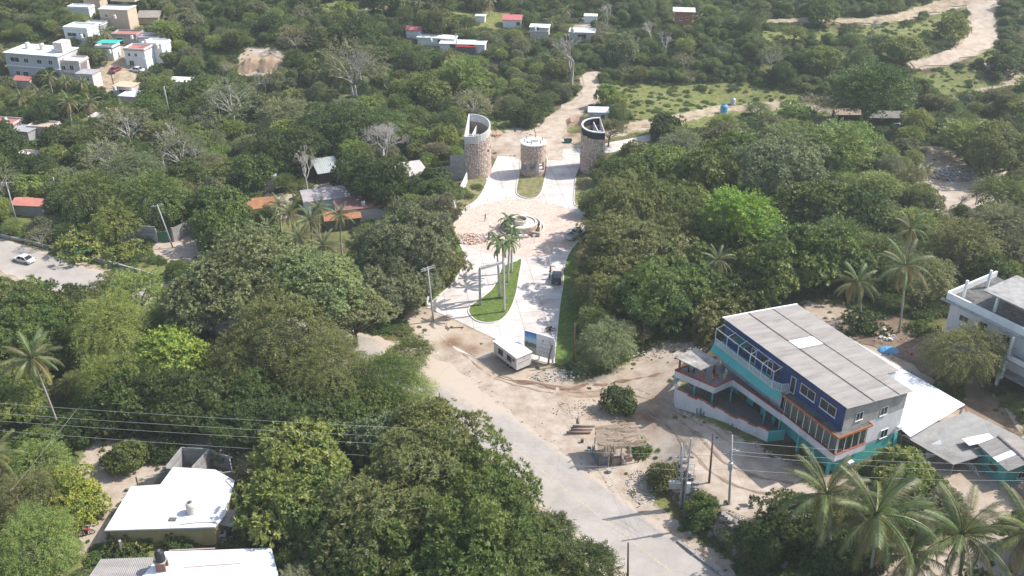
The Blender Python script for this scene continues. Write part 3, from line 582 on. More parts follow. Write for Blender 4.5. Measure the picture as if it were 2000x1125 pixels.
for k in range(5): mo.append((-.85 + k * 1.25, -.55, 0))
for x, y, r in mo: MB().cbox((0, 0, 1.39), (.09, .09, 2.6)).build('mullion', WHITE(), bb, loc=(x, y, 7.09))
CURT = M('pale_green_curtain', (.45, .5, .42), .9, .2, 1.5, .2, stretch=(6, 6, .3)); CLEARG, _t, _p = nmat('clear_glass')
_tr = _t.nodes.new('ShaderNodeBsdfTransparent'); _gl = _t.nodes.new('ShaderNodeBsdfGlossy'); _gl.inputs['Roughness'].default_value = .05; _mx = _t.nodes.new('ShaderNodeMixShader'); _mx.inputs[0].default_value = .18; _t.links.new(_tr.outputs[0], _mx.inputs[1]); _t.links.new(_gl.outputs[0], _mx.inputs[2]); _t.links.new(_mx.outputs[0], _t.nodes['Material Output'].inputs['Surface']); _tr.inputs[0].default_value = (.8, .85, .85, 1)
for k in range(8):
    y0 = 9.0 - k * 1.19; MB().box(-1.01, y0 - 1.14, 7.1, -.99, y0 - .05, 9.75).build('gallery_pane', CLEARG, bb)
for k in range(4): MB().box(-.8 + k * 1.25, -.56, 7.1, .35 + k * 1.25, -.54, 9.75).build('gallery_pane', CLEARG, bb)
def curtain(p, q, z0, z1, swag=0):
    p, q = Vector(p), Vector(q); n = 14; d = (q - p); nn = Vector((-d.y, d.x)).normalized(); b = MB(); V = []
    for i in range(n + 1):
        o = p + d * i / n + nn * (.05 if i % 2 else -.05); V += [(o.x, o.y, z0 + (swag * (i / n) ** 1.5)), (o.x, o.y, z1)]
    b.add(V, [(2 * i, 2 * i + 2, 2 * i + 3, 2 * i + 1) for i in range(n)]); b.build('curtain', CURT, bb)
for a_, c_, sw in ((8.9, 7.9, 0), (7.6, 6.7, 0), (5.4, 5.0, 0), (4.2, 3.8, 0), (3.0, 2.6, 0), (.9, -.2, 1.6)): curtain((-.86, a_), (-.86, c_), 7.0, 9.7, sw)
for a_, c_ in ((-.7, .1), (.4, 1.0), (1.8, 2.8), (3.0, 4.0)): curtain((a_, -.42), (c_, -.42), 7.0, 9.7, 0)
# terrace on the first floor and its ramp-side parapet
te = [(0, 24.6), (-7.7, 24.5), (-5.2, 18.5), (-1.7, 18.9), (-1.0, 9.28)]
MB().prism(te + [(-.02, 9.28)], 5.86, 6.0).build('terrace_slab', CONC(), bb)
b = MB(); r = MB(); u = MB()
for p, q in zip(te[:-1], te[1:]): b.wall(p, q, 5.8, 6.85, .16); r.wall(p, q, 6.853, 7.02, .24)
b.build('terrace_parapet', WHT, bb); r.build('parapet_cap', RED, bb)
for x, y in ((-7.5, 24.2), (-6.4, 21.4), (-5.15, 18.8), (-1.9, 18.6), (-1.25, 12.2), (-1.05, 9.4)): MB().cyl(0, 0, 1.0, 5.8, .14, 10).build('terrace_column', TEAL, bb, loc=(x, y, 0))
for x, y in ((-1.0, 5.6), (-.95, .1), (-1.0, 2.8)): MB().cbox((0, 0, 3.9), (.34, .34, 3.9)).build('gallery_pillar', TEAL, bb, loc=(x, y, 0))
MB().prism([(0, 24.4), (-7.6, 24.3), (-5.2, 17), (-3, 9), (-.6, 7.5), (0, 7.5)], 1.6, 3.3).build('porch_floor', DARKIN, bb)
wl_ = [(-8.3, 22.9), (-6.6, 18.2), (-5.2, 13.9), (-3.2, 9.0)]; b = MB(); r = MB(); N_ = 22
P_ = resample([(p[0], p[1]) for p in wl_], [1] * 4, .66); n_ = len(P_)
for i in range(n_ - 1):
    t = i / n_; seg = (t * 5) % 1; top = 4.8 + t * .3 - (.0 if seg < .5 else .14 if seg < .62 else .28)
    p, q = P_[i][0], P_[i + 1][0]; b.wall(p, q, .3, top, .2); r.wall(p, q, top + .003, top + .09, .3)
b.wall((-8.3, 22.9), (-7.5, 24.3), .3, 4.8, .2)
b.build('porch_wall', WHT, bb); r.build('porch_wall_cap', RED, bb)
MB().wall((-3.2, 9.0), (-1.1, 8.2), 1.5, 4.9, .22).build('porch_end_wall', TEAL, bb)
CACT = M('grey_cactus_relief', (.22, .25, .24), .9, .3, 4, .3)
for t, s in ((.28, 1.0), (.6, 1.05), (.97, .8)):
    q = P_[min(int(t * n_), n_ - 2)][0]; d = (P_[min(int(t * n_) + 1, n_ - 1)][0] - q).normalized(); o = Vector((q.x, q.y, 0)) + Vector((-d.y, d.x, 0)) * -.16
    D = Vector((d.x, d.y, 0)); b = MB(); Z = Vector((0, 0, 1)); base = o + Z * 1.0
    b.tube([base, base + Z * 2.5 * s], [.24, .14], 6)
    for k, (sd, z0, h) in enumerate(((1, .9, .8), (-1, 1.2, .9), (1, 1.6, .5), (-1, .6, .6))): a = base + Z * z0 * s; c2 = a + D * .5 * sd * s + Z * .15; b.tube([a, c2, c2 + Z * h * s + D * .12 * sd], [.12, .11, .07], 5)
    b.build('cactus_relief', CACT, bb)
for x, y in ((-.5, 22), (-.5, 16.5)): pass
MB().box(.08, 10.2, 2.0, .145, 11.4, 4.4).box(.08, 14.5, 2.0, .145, 16, 4.4).build('porch_door', M('dark_timber', (.06, .045, .035), .8), bb)
MB().box(.04, 17.5, 2.9, .14, 19.3, 4.6).box(.04, 12.2, 3.0, .14, 13.6, 4.5).build('porch_window', M('timber_bars', (.16, .1, .06), .8), bb)
# terrace shelter
sh = [(-7.9, 24.6, 9.0), (-3.6, 25.3, 9.2), (-2.9, 20.6, 9.1), (-6.6, 20.3, 8.9)]
MB().prism([p[:2] for p in sh], [9.0] * 4, [9.16] * 4).build('terrace_shelter_roof', M('stained_shelter_slab', (.4, .37, .34), .9, .3, 1.0, .3, dirt=(.12, .12, .12), damt=.5), bb)
for x, y in ((-7.3, 24.1), (-6.1, 20.8), (-3.3, 21.1), (-4, 24.8)): MB().cbox((0, 0, 7.5), (.24, .24, 3.0)).build('red_post', RED, bb, loc=(x, y, 0))
# balcony, lattice, pergola, awning
MB().box(-1.55, 11.4, 9.82, -.003, 23.9, 10.0).prism([(-.003, 9.9), (-1.0, 10.3), (-1.55, 11.398), (-.003, 11.398)], 9.82, 10.0).build('balcony_slab', TEAL, bb)
def lattice(p, q, z0, z1, n):
    p, q = Vector(p), Vector(q); b = MB(); rows = 4
    for k in range(rows + 1): z = z0 + (z1 - z0) * k / rows; b.beam((p.x, p.y, z), (q.x, q.y, z), .055 if k not in (0, rows) else .09, .05 if k not in (0, rows) else .08)
    for k in range(n + 1): o = p.lerp(q, k / n); b.beam((o.x, o.y, z0 + .04), (o.x, o.y, z1 - .04), .05)
    b.build('lattice_panel', WHITE(), bb)
for k in range(5): lattice((-1.5, 23.8 - k * 2.48), (-1.5, 21.34 - k * 2.48), 10.03, 11.0, 9)
for p, q, n in (((-1.5, 11.36), (-.95, 10.3), 4), ((-.95, 10.28), (-.05, 9.9), 4)): lattice(p, q, 10.03, 11.15, n)
for y in (23.8, 21.3, 18.8, 16.3, 13.8, 11.5): MB().box(-1.55, y - .04, 10.0, -1.46, y + .04, 12.5).build('pergola_post', WHITE(), bb)
for y in (23.8, 21.3, 18.8, 16.3, 13.8, 11.5): MB().beam((-1.5, y, 12.55), (-.02, y, 12.95), .09).build('pergola_rafter', WHITE(), bb)
MB().beam((-1.5, 11.4, 12.63), (-1.5, 23.9, 12.63), .1).build('pergola_beam', WHITE(), bb); MB().beam((-.3, 11.4, 12.99), (-.3, 23.9, 12.99), .08).build('pergola_beam', WHITE(), bb)
NET = M('green_shade_net', (.05, .16, .13), .8, .3, 2, .3)
b = MB(); V = []; 
for i in range(8):
    for j in range(5): V.append((-1.6 + j * .38, 20.6 - i * .42, 12.85 - .45 * math.sin(i / 7 * math.pi) * math.sin(j / 4 * math.pi) - (.9 if j == 0 else 0) * (.3 + .3 * math.sin(i))))
b.add(V, [(i * 5 + j, i * 5 + j + 1, (i + 1) * 5 + j + 1, (i + 1) * 5 + j) for i in range(7) for j in range(4)]).build('shade_net', NET, bb, True)
for y0, y1 in ((23.9, 19.85), (19.8, 15.75), (15.7, 11.3)): MB().add([(-1.58, y0, 9.95), (-1.58, y1, 9.95), (-2.15, y1, 8.95), (-2.15, y0, 8.95), (-1.58, y0, 9.88), (-1.58, y1, 9.88), (-2.1, y1, 8.9), (-2.1, y0, 8.9)], [(0, 3, 2, 1), (4, 5, 6, 7), (0, 1, 5, 4), (3, 7, 6, 2), (0, 4, 7, 3), (1, 2, 6, 5)]).build('awning_panel', M('turquoise_awning', (.09, .42, .40), .6, .1, 1, 0), bb)
MB().add([(-1.58, 11.3, 9.95), (-1.0, 10.2, 9.95), (-1.2, 9.7, 8.95), (-2.15, 11.2, 8.95)], [(0, 1, 2, 3)]).build('awning_panel', MATS['turquoise_awning'], bb)
for yc in (10.3,): window(bb, .06, yc, 6.5, 1.2, 2.6, R(-90), panes=2)
for yc in (12.5, 16, 20): MB().beam((-1.5, yc, 8.6), (-.02, yc, 8.4), .06).build('awning_bracket', WHITE(), bb)
# wooden stair at the far corner
b = MB()
for k in range(14): b.cbox((-1.2 + .0 * k, 29.6 - k * .38, 2.0 + k * .56), (1.3, .4, .1))
b.beam((-.5, 29.8, 1.6), (-.5, 24.6, 9.6), .12, .25).beam((-1.9, 29.8, 1.6), (-1.9, 24.6, 9.6), .12, .25); b.build('outside_stair', M('weathered_timber', (.14, .1, .075), .9), bb)
MB().cbox((0, 0, 0), (.9, .5, .6)).build('air_conditioner', WHITE(), bb, loc=(2.0, -.75, 4.6))
MB().cbox((0, 0, 0), (.6, .35, .5)).build('air_conditioner', WHITE(), bb, loc=(10.6, -.3, 7.0))
# laundry on the terrace
def cloth(name, label, x, y, z, w, h, col, par=bb):
    b = MB(); V = []; n = 5
    for i in range(n + 1):
        for j in range(4): V.append(((i / n - .5) * w, .05 * math.sin(i * 2.1 + j), -h * j / 3 + .03 * math.sin(i * 2)))
    b.add(V, [(i * 4 + j, i * 4 + j + 1, (i + 1) * 4 + j + 1, (i + 1) * 4 + j) for i in range(n) for j in range(3)])
    q = to_w(par, (x, y, z)); o = b.build(name, M('cloth_%02x%02x%02x' % tuple(int(c * 255) for c in col), col, .9, .1, 3, .1), None, loc=q); o.rotation_euler.z = BZ + R(80); return tag(o, label, 'laundry', 'washing on the terrace lines')
for i, (n, x, y, w, h, c, col, wd) in enumerate([('towel', -3.2, 22.2, .9, .7, 0, (.5, .52, .55), 'pale grey towel hung in the middle of the terrace line'), ('shirt', -3.6, 20.9, .6, .7, 0, (.05, .05, .06), 'black shirt hanging on the terrace line'), ('shirt', -4.6, 19.9, .6, .65, 0, (.6, .42, .05), 'yellow shirt on the terrace railing line'),
   ('towel', -5.6, 20.6, .8, .7, 0, (.55, .1, .08), 'bright red towel at the left end of the front terrace line'), ('shirt', -3.0, 19.3, .7, .7, 0, (.65, .6, .15), 'pale yellow shirt right of the wide red cloth on the terrace'), ('towel', -1.9, 20.2, .8, .8, 0, (.7, .7, .68), 'white towel nearest the bend of the terrace parapet'), ('shirt', -4.4, 21.8, .7, .7, 0, (.15, .25, .5), 'blue shirt in the middle of the terrace'),
   ('shirt', -3.9, 19.7, .9, .7, 0, (.4, .04, .05), 'wide red cloth on the terrace railing line'), ('towel', -2.6, 19.5, .5, .8, 0, (.55, .6, .7), 'light blue towel on the terrace railing line'), ('shirt', -1.8, 21.5, .5, .5, 0, (.6, .3, .4), 'pink shirt hanging by the white wall on the terrace'),
   ('shirt', -5.3, 21.6, .5, .8, 0, (.5, .6, .2), 'lime green top hung beside the red post'), ('trousers', -6.3, 23.2, .5, 1.0, 0, (.03, .035, .05), 'dark trousers hung under the terrace shelter'), ('trousers', -5.8, 22.6, .5, 1.0, 0, (.08, .05, .06), 'dark brown trousers hung under the terrace shelter')]):
    cloth(n, wd, x, y, 7.9, w, h, col)
for k, (p, q) in enumerate((((-6.4, 23.4), (-1.6, 21.6)), ((-5.2, 19.2), (-1.9, 19.3)))):
    a_, c_ = to_w(bb, (*p, 7.92)), to_w(bb, (*q, 7.92)); o = MB().tube([(0, 0, 0), c_ - a_], .012, 3).build('clothes_line', WHITE(), None, loc=a_); tag(o, ['clothes line strung from the terrace shelter towards the white wall', 'clothes line along the front of the terrace'][k], 'line')

# ---- generic boxy building ----
def bld(name, label, px, py, rz, w, d, h, wall, roof='flat', rcol=None, over=.3, wins=(), dz=-.6, cat='house', front=True, tanks=(), clear=.8, group=None, base=None, parapet=0, storeys=(), foot=True):
    """base centre of the front wall at the pixel (px,py); front faces local -Y"""
    q = base or at(px, py); t = thing(name, label, cat, q, R(rz), group); cs, sn = math.cos(R(rz)), math.sin(R(rz))
    MB().box(-w / 2, 0, dz, w / 2, d, h).build('walls', wall, t)
    rm = rcol or WHITE()
    if roof == 'flat':
        MB().box(-w / 2 - over, -over, h + .003, w / 2 + over, d + over, h + .2).build('roof', rm, t)
        if parapet:
            b = MB()
            for p, r in (((-w / 2, 0), (w / 2, 0)), ((w / 2, 0), (w / 2, d)), ((w / 2, d), (-w / 2, d)), ((-w / 2, d), (-w / 2, 0))): b.wall(p, r, h + .2, h + .2 + parapet, .15)
            b.build('parapet', wall, t)
    elif roof == 'gable':
        hh = w * .22 if w < d else d * .22
        if w >= d: V = [(-w / 2 - over, -over, h - .05), (w / 2 + over, -over, h - .05), (w / 2 + over, d / 2, h + hh), (-w / 2 - over, d / 2, h + hh), (w / 2 + over, d + over, h - .05), (-w / 2 - over, d + over, h - .05)]
        else: V = [(-w / 2 - over, -over, h - .05), (-w / 2 - over, d + over, h - .05), (0, d + over, h + hh), (0, -over, h + hh), (w / 2 + over, d + over, h - .05), (w / 2 + over, -over, h - .05)]
        V2 = [(x, y, z + .15) for x, y, z in V]
        for a_, nm in (((0, 1, 2, 3), 0), ((3, 2, 4, 5), 1)):
            MB().add([V[k] for k in a_] + [V2[k] for k in a_], [(0, 3, 2, 1), (4, 5, 6, 7), (0, 1, 5, 4), (1, 2, 6, 5), (2, 3, 7, 6), (3, 0, 4, 7)]).build('roof_slope', rm, t)
        b = MB()
        if w >= d: b.add([(-w / 2 + .01, .05, h), (-w / 2 + .01, d - .05, h), (-w / 2 + .01, d / 2, h + hh)], [(0, 2, 1)]).add([(w / 2 - .01, .05, h), (w / 2 - .01, d - .05, h), (w / 2 - .01, d / 2, h + hh)], [(0, 1, 2)])
        else: b.add([(-w / 2 + .05, .01, h), (w / 2 - .05, .01, h), (0, .01, h + hh)], [(0, 1, 2)])
        b.build('gable', wall, t)
    elif roof == 'shed':
        s = .12 * d; nn = max(2, int(w / 1.1)); corr(t, (-w / 2 - over, -over, h + .1), (w / 2 + over, -over, h + .1), (w / 2 + over, d + over, h + .1 + s), (-w / 2 - over, d + over, h + .1 + s), min(nn, 14), 1 if d < 6 else 2, rm, 3)
        MB().add([(-w / 2, 0, h), (w / 2, 0, h), (w / 2, d, h), (-w / 2, d, h), (-w / 2, 0, h + .02), (w / 2, 0, h + .02), (w / 2, d, h + s), (-w / 2, d, h + s)], [(0, 1, 5, 4), (1, 2, 6, 5), (2, 3, 7, 6), (3, 0, 4, 7)]).build('gable', wall, t)
    for z in storeys: MB().box(-w / 2 - .25, -.35, z, w / 2 + .25, -.003, z + .22).build('floor_band', WHITE(), t)
    for ww in wins:
        f, u_, z, a_, hgt = ww[:5]; nm = ww[5] if len(ww) > 5 else 'window'
        X, Y, rr = {'f': (u_, -.03, 0), 'r': (w / 2 + .03, u_, R(90)), 'l': (-w / 2 - .03, u_, R(-90))}[f]
        window(t, X, Y, z, a_, hgt, rr, panes=1 if nm == 'door' or a_ < .8 else 2, name=nm, sill=nm != 'door', gm=M('dark_door', (.05, .05, .06), .5) if nm == 'door' else None)
    C8 = [to_w(t, (x, y, z)) for x in (-w / 2, w / 2) for y in (0, d) for z in (h * .35, h)]
    if clear: addclear(C8, clear)
    if foot: addfoot([to_w(t, (-w / 2, 0)), to_w(t, (w / 2, 0)), to_w(t, (w / 2, d)), to_w(t, (-w / 2, d))])
    return t
def tank(loc, s=1.0, col=(.65, .62, .57), label='beige plastic water tank on a roof', parent_rot=0, stand=0, group='roof water tanks'):
    nm = 'tank_%d' % int(col[0] * 100); m = M(nm, col, .55, .12, 2, 0)
    t = thing('water_tank', label, 'water tank', loc, 0, group)
    prof = [(.5, 0), (.53, .05), (.53, .35), (.505, .38), (.53, .42), (.53, .72), (.505, .75), (.53, .79), (.53, 1.05), (.42, 1.28), (.2, 1.38)]
    MB().lathe(0, 0, [(r_ * s, z * s + stand) for r_, z in prof], 20).build('body', m, t, True)
    MB().lathe(0, 0, [(.22 * s, 1.38 * s + stand), (.22 * s, 1.45 * s + stand), (.05, 1.48 * s + stand)], 14).build('lid', M('tank_lid', (.12, .11, .1), .6), t, True)
    return t
# ---- neighbours of the blue building ----
t = thing('roofed_yard', 'white tin roof over the yard right behind the blue building', 'shed', (0, 0, 0)); 
A_, B_, C_, D_ = at_z(1625, 640, 6.2), at_z(1885, 790, 5.6), at_z(1765, 832, 5.8), at_z(1600, 700, 6.6)
corr(t, bw(13.6, 23, 6.9), bw(11.5, -1.6, 6.0), at_z(1885, 790, 5.8), at_z(1632, 645, 6.6), 14, 2, TINW, 4)
for p in (at_z(1880, 793, 5.6), at_z(1800, 826, 5.6)): MB().cbox((p.x, p.y, 4.2), (.25, .25, 3)).build('post', WHITE(), t)
MB().beam(at_z(1883, 795, 5.5), at_z(1766, 834, 5.6), .12, .16).build('edge_beam', M('rusty_steel', (.2, .1, .07), .8), t)
addfoot([bw(11, 23), bw(11, -1), at_z(1765, 832, 6), at_z(1885, 790, 6), at_z(1632, 640, 6.6)]); addclear([at_z(1765, 722, 6), at_z(1885, 790, 6), at_z(1765, 830, 6)], .9)
t = thing('corrugated_canopy', 'broad grey corrugated canopy between the blue building and the turquoise annex', 'canopy', (0, 0, 0))
G = [at_z(1762, 850, 5.4), at_z(1890, 803, 5.8), at_z(2010, 862, 5.8), at_z(1862, 908, 5.2)]
corr(t, G[0], G[3], G[2], G[1], 13, 2, ZINC, 5)
for p in (G[0], G[3], G[1], G[0].lerp(G[3], .5)): MB().cbox((p.x, p.y, 4.0), (.12, .12, 2.6)).build('post', M('steel_post', (.3, .29, .28), .6), t)
MB().beam(G[0] - Vector((0, 0, .15)), G[3] - Vector((0, 0, .15)), .1, .15).build('edge_beam', MATS['rusty_steel'], t)
addfoot(G); addclear(G, .95)
c0 = Vector((62.6, 92.9)); tq = thing('turquoise_annex', 'small turquoise upper room on stilts with corrugated roof and outside stair', 'building', (c0.x, c0.y, 3.2), R(16))
# local: near corner at origin; left wall runs along +Y, right wall along +X
MB().box(0, 0, .0, 5.2, 4.6, 2.8).build('walls', TEAL, tq)
MB().box(.4, .4, -1.2, 4.8, 4.2, 0).build('lower_walls', TEAL, tq)
corr(tq, (-.4, -.5, 3.1), (-.4, 5.1, 3.1), (2.6, 5.1, 3.75), (2.6, -.5, 3.75), 6, 1, ASB, 4, special={(2, 0)}, sp_mat=SHEETW)
corr(tq, (2.6, -.5, 3.75), (2.6, 5.1, 3.75), (5.7, 5.1, 3.2), (5.7, -.5, 3.2), 6, 1, ASB, 4)
MB().beam((2.6, -.5, 3.82), (2.6, 5.1, 3.82), .3, .08).build('ridge_cap', DKROOF, tq)
MB().box(-1.6, 5.15, 3.0, 2.6, 6.6, 3.1).build('porch_roof', SHEETW, tq)
MB().add([(0, 0, 2.8), (5.2, 0, 2.8), (2.6, 0, 3.6)], [(0, 1, 2)]).build('gable', TEAL, tq)
window(tq, -.04, 2.0, 1.1, 1.5, 1.1, R(-90), fm=TEAL, gm=M('brown_shutter', (.12, .08, .06), .8), panes=1); window(tq, 2.6, -.04, .9, 1.2, 1.2, 0)
MB().box(-1.6, 3.2, -.2, -.003, 6.6, .0).build('landing', CONC(), tq)
for x, y in ((-1.5, 6.4), (-1.5, 3.4), (-1.5, .2)): MB().cbox((0, 0, -1.5), (.25, .25, 2.6)).build('stilt', TEAL, tq, loc=(x, y, 0))
b = MB()
for k in range(11): b.cbox((-1.0, 3.1 - k * .33, -.12 - k * .26), (1.1, .34, .08))
b.beam((-.45, 3.2, -.2), (-.45, -.5, -3.1), .1, .22).beam((-1.55, 3.2, -.2), (-1.55, -.5, -3.1), .1, .22); b.build('outside_stair', CONC(), tq)
b = MB()
for (p, q) in (((-1.6, 6.5, 0), (-1.6, 3.2, 0)), ((-1.6, 3.2, 0), (-1.6, -.6, -3.0))):
    p, q = Vector(p), Vector(q)
    for h in (.35, .65, .95): b.beam(p + Vector((0, 0, h)), q + Vector((0, 0, h)), .06)
    for k in range(9): o = p.lerp(q, k / 8); b.beam(o, o + Vector((0, 0, .97)), .06)
b.build('stair_railing', WHITE(), tq)
addfoot([to_w(tq, p) for p in ((-1.8, -.8), (5.4, -.3), (5.4, 6.8), (-1.8, 6.8))]); addclear([to_w(tq, p) for p in ((-1.6, -.5, 1), (-1.6, 6, 1), (5, 0, 0), (5, 4, 3.2), (0, 5, 3.2), (0, 0, -1.5))], .9)
q = to_w(tq, (-1.7, .8, -.9)); o = MB().add([(0, 0, 0), (.1, -1.1, -.8), (.1, -1.3, -1.6), (0, -.1, -.8)], [(0, 1, 2, 3)]).build('towel', M('red_print_towel', (.42, .03, .06), .9, .5, 3, 0), None, loc=q); tag(o, 'red printed towel hanging over the turquoise stair railing', 'towel')
# white two-storey house at the right edge
wv = at_z(1852, 570, 13.2); wv2 = at_z(1990, 636, 13.2); wh = thing('white_house', 'white multi-storey house with open roof deck at the right edge', 'house', (wv.x, wv.y, 3.05), math.atan2(wv2.y - wv.y, wv2.x - wv.x))
# local +X runs towards the viewer along the parapet, +Y to the right-back
MB().box(.6, .6, 2.4, 21, 12, 9.0).build('walls', WHT, wh); MB().box(1.2, 2.6, -2.5, 20, 12, 2.39).build('ground_floor', PLAST, wh); MB().box(.4, -1.3, 2.2, 21.2, 12.1, 2.395).build('floor_slab', CONC(), wh); [MB().cbox((x, -1.0, -.2), (.4, .4, 4.8)).build('ground_column', WHITE(), wh) for x in (.8, 6, 11.5, 17)]; window(wh, 4.5, 2.57, .2, 1.4, 1.2); window(wh, 13, 2.57, -.6, 1.2, 2.4, name='door'); MB().box(-.1, -.1, 9.003, 21.5, 12.4, 9.2).build('roof_slab', DKROOF, wh)
b = MB(); b.wall((0, 0), (21.5, 0), 9.0, 10.15, .3).wall((0, .15), (0, 12.4), 9.0, 10.15, .3); b.build('parapet', WHITE(), wh); MB().box(-.5, -.75, 8.85, 21.6, -.16, 9.0).build('eaves', M('stained_eaves', (.4, .39, .38), .9, .4, 1.5, .2), wh)
for x, y in ((1.4, 2.0), (6.5, 2.2), (1.4, 8), (6.5, 8.5), (12, 2.2), (12, 8)): MB().cbox((0, 0, 10.7), (.35, .35, 3.0)).build('deck_column', WHITE(), wh, loc=(x, y, 0))
MB().box(4.6, 1.0, 12.2, 13, 9.5, 12.4).build('deck_canopy', CONC(), wh)
for x, z, w, h, nm in ((3.2, 6.2, 1.6, 1.1, 'window'), (6.3, 4.6, 1.5, 3.2, 'door'), (10.2, 6.0, 1.3, 1.5, 'window'), (15, 6.0, 1.4, 1.5, 'window'), (3.0, 3.2, 1.4, 1.2, 'window'), (9.0, 3.2, 1.5, 1.2, 'window')): window(wh, x, .56, z, w, h, 0, name=nm)
MB().box(11.9, -1.4, 4.9, 17, .59, 5.1).build('balcony_slab', CONC(), wh); MB().wall((12, -1.3), (17, -1.3), 5.1, 5.9, .08).build('balcony_rail', WHITE(), wh)
for x in (12.0, 16.5): MB().cbox((0, 0, 5.2), (.3, .3, 7.2)).build('balcony_column', WHITE(), wh, loc=(x, -1.2, 0))
addfoot([to_w(wh, p) for p in ((-.5, -1), (21, -1.5), (21, 12), (-.5, 12))]); addclear([to_w(wh, p) for p in ((0, 0, 10), (12, 0, 10), (0, 0, 8.5), (12, 0, 8), (8, 4, 12))], .95)
tank(to_w(wh, (15, 6, 9.2)), 1.2, label='beige water tank on the white house at the right edge')

# ---- lower left: white flat roof house, block shell, second roof ----
wr = [at_z(p[0], p[1], 3.2) for p in ((204, 1036), (420, 1029), (440, 1005), (458, 938), (420, 917), (338, 912), (313, 946), (256, 950))]
hs = thing('yellow_house', 'yellow house with bright white flat roof at lower left', 'house', (0, 0, 0))
cxh = sum(p.x for p in wr) / 8; cyh = sum(p.y for p in wr) / 8
ins = [(cxh + (p.x - cxh) * .95, cyh + (p.y - cyh) * .95) for p in wr]
WROOF = M('white_sealed_roof', (.64, .64, .65), .75, .1, .35, .15, dirt=(.52, .49, .47), damt=.22)
MB().prism(ins, -.3, 3.0).build('walls', M('ochre_wall', (.42, .34, .17), .85, .2, .7, .2), hs); MB().prism([(p.x, p.y) for p in wr], 3.003, 3.2).build('roof', WROOF, hs)
MB().prism([at_z(*p, 3.2)[:2] for p in ((340, 917), (418, 921), (452, 938), (430, 965), (388, 958), (352, 932), (345, 925))], 3.2, 3.206).build('reddish_patch', M('worn_red_sealer', (.72, .60, .57), .8, .2, 1.2, 0, dirt=(.78, .76, .76), damt=.5), hs)
addfoot([(p.x, p.y) for p in wr]); addclear(wr, .97)
window(hs, at_z(420, 1035, 1.2).x - .2, at_z(420, 1035, 1.2).y - .4, 1.2, .01, .01) if False else None
tank(at_z(375, 1000, 3.2), 1.15, (.62, .56, .50), 'beige ribbed water tank standing on the bright white flat roof')
MB_ = at_z(337, 1015, 3.2); o = MB().cbox((0, 0, .06), (.9, .6, .1)).build('roof_hatch', DKROOF, None, loc=MB_); tag(o, 'small dark plate lying on the bright white flat roof', 'hatch')
# roofless block rooms: every course is real blocks
blk = MB().box(-.195, -.075, .005, .195, .075, .19).mesh('block', BLOCKM())
def blockwall(parent, p, q, z0, tops, name='block'):
    """courses of concrete blocks between p and q; tops = list of heights along the wall"""
    p, q = Vector(p[:2]), Vector(q[:2]); L = (q - p).length; n = max(1, int(L / .4)); rz = math.atan2(q.y - p.y, q.x - p.x); k = 0
    MB().wall(p, q, z0 - .3, z0 + .02, .14).build('wall_footing', BLOCKM(), parent)
    for i in range(n):
        t = (i + .5) / n; T = np.interp(t, np.linspace(0, 1, len(tops)), tops)
        m = int((T - z0) / .2)
        for c in range(m):
            o = bpy.data.objects.new(name, blk); COL.objects.link(o); o.parent = parent; off = .5 if c % 2 else 0
            u = min((i + .5 + off * .5) / n, 1 - .3 / n); r_ = p.lerp(q, u); o.location = (r_.x, r_.y, z0 + c * .2); o.rotation_euler.z = rz; k += 1
    return k
sh_ = thing('roofless_rooms', 'unfinished grey block rooms without a roof behind the white flat roof', 'building', (0, 0, 0))
b = MB(); P5 = [at_z(*p, 2.9) for p in ((323, 911), (354, 873), (408, 876), (447, 886), (452, 915), (432, 918))]
GB = BLOCKM()
def courses(parent, p, q, z0, z1, z1b=None, t=.16):
    p, q = Vector(p[:2]), Vector(q[:2]); z1b = z1b or z1; n = int((max(z1, z1b) - z0) / .4)
    for k in range(n):
        za = z0 + k * .4; zb = za + .375
        if zb > max(z1, z1b): break
        f0, f1 = 0, 1
        if z1b < z1 and zb > z1b: f1 = max(.1, (z1 - zb) / (z1 - z1b))
        if z1 < z1b and zb > z1: f0 = min(.9, (zb - z1) / (z1b - z1))
        MB().wall(p.lerp(q, f0), p.lerp(q, f1), za, zb, t).build('block_course', GB, parent)
    MB().wall(p, q, z0, min(z1, z1b) - .05, t - .03).build('mortar_core', GB, parent)
courses(sh_, P5[0], P5[1], 0, 2.9); courses(sh_, P5[1], P5[2], 0, 2.9); courses(sh_, P5[2], P5[3], 0, 2.9, 2.5); courses(sh_, P5[3], P5[4], 0, 2.5, 2.1); courses(sh_, P5[4], P5[5], 0, 2.5); courses(sh_, P5[0], P5[5], 0, 2.7)
m1 = at_z(374, 912, 2.9); courses(sh_, m1, P5[2], 0, 2.9); window(sh_, P5[3].x - .2, P5[3].y + .3, 1, 1, 1.1, R(-10), fm=GB)
MB().prism([p[:2] for p in P5], -.05, .05).build('floor', DARKIN, sh_); addfoot(P5); addclear(P5, 1.0)
st = thing('stepped_block_wall', 'stepped low grey block wall left of the white flat roof', 'wall', (0, 0, 0)); a_, c_ = at_z(268, 940, 1.4), at_z(325, 915, 2.4); courses(st, a_, c_, 0, 1.2, 2.4); MB().cbox((a_.x, a_.y, 1.0), (.2, .2, 2.4)).build('post', CONC(), st)
g = [at_z(*p, 3.0) for p in ((300, 1100), (322, 1077), (420, 1074), (530, 1070), (545, 1128), (540, 1180), (250, 1180), (275, 1128))]
h2 = thing('white_roof_house', 'house with patchy white and blue-shaded flat roof at the bottom edge', 'house', (0, 0, 0))
MB().prism([p[:2] for p in g], -.3, 2.8).build('walls', WHT, h2); MB().prism([(p.x, p.y) for p in g], 2.803, 3.0).build('roof', M('patchy_white_roof', (.74, .76, .8), .7, .1, .8, .15, dirt=(.42, .28, .26), damt=.12), h2)
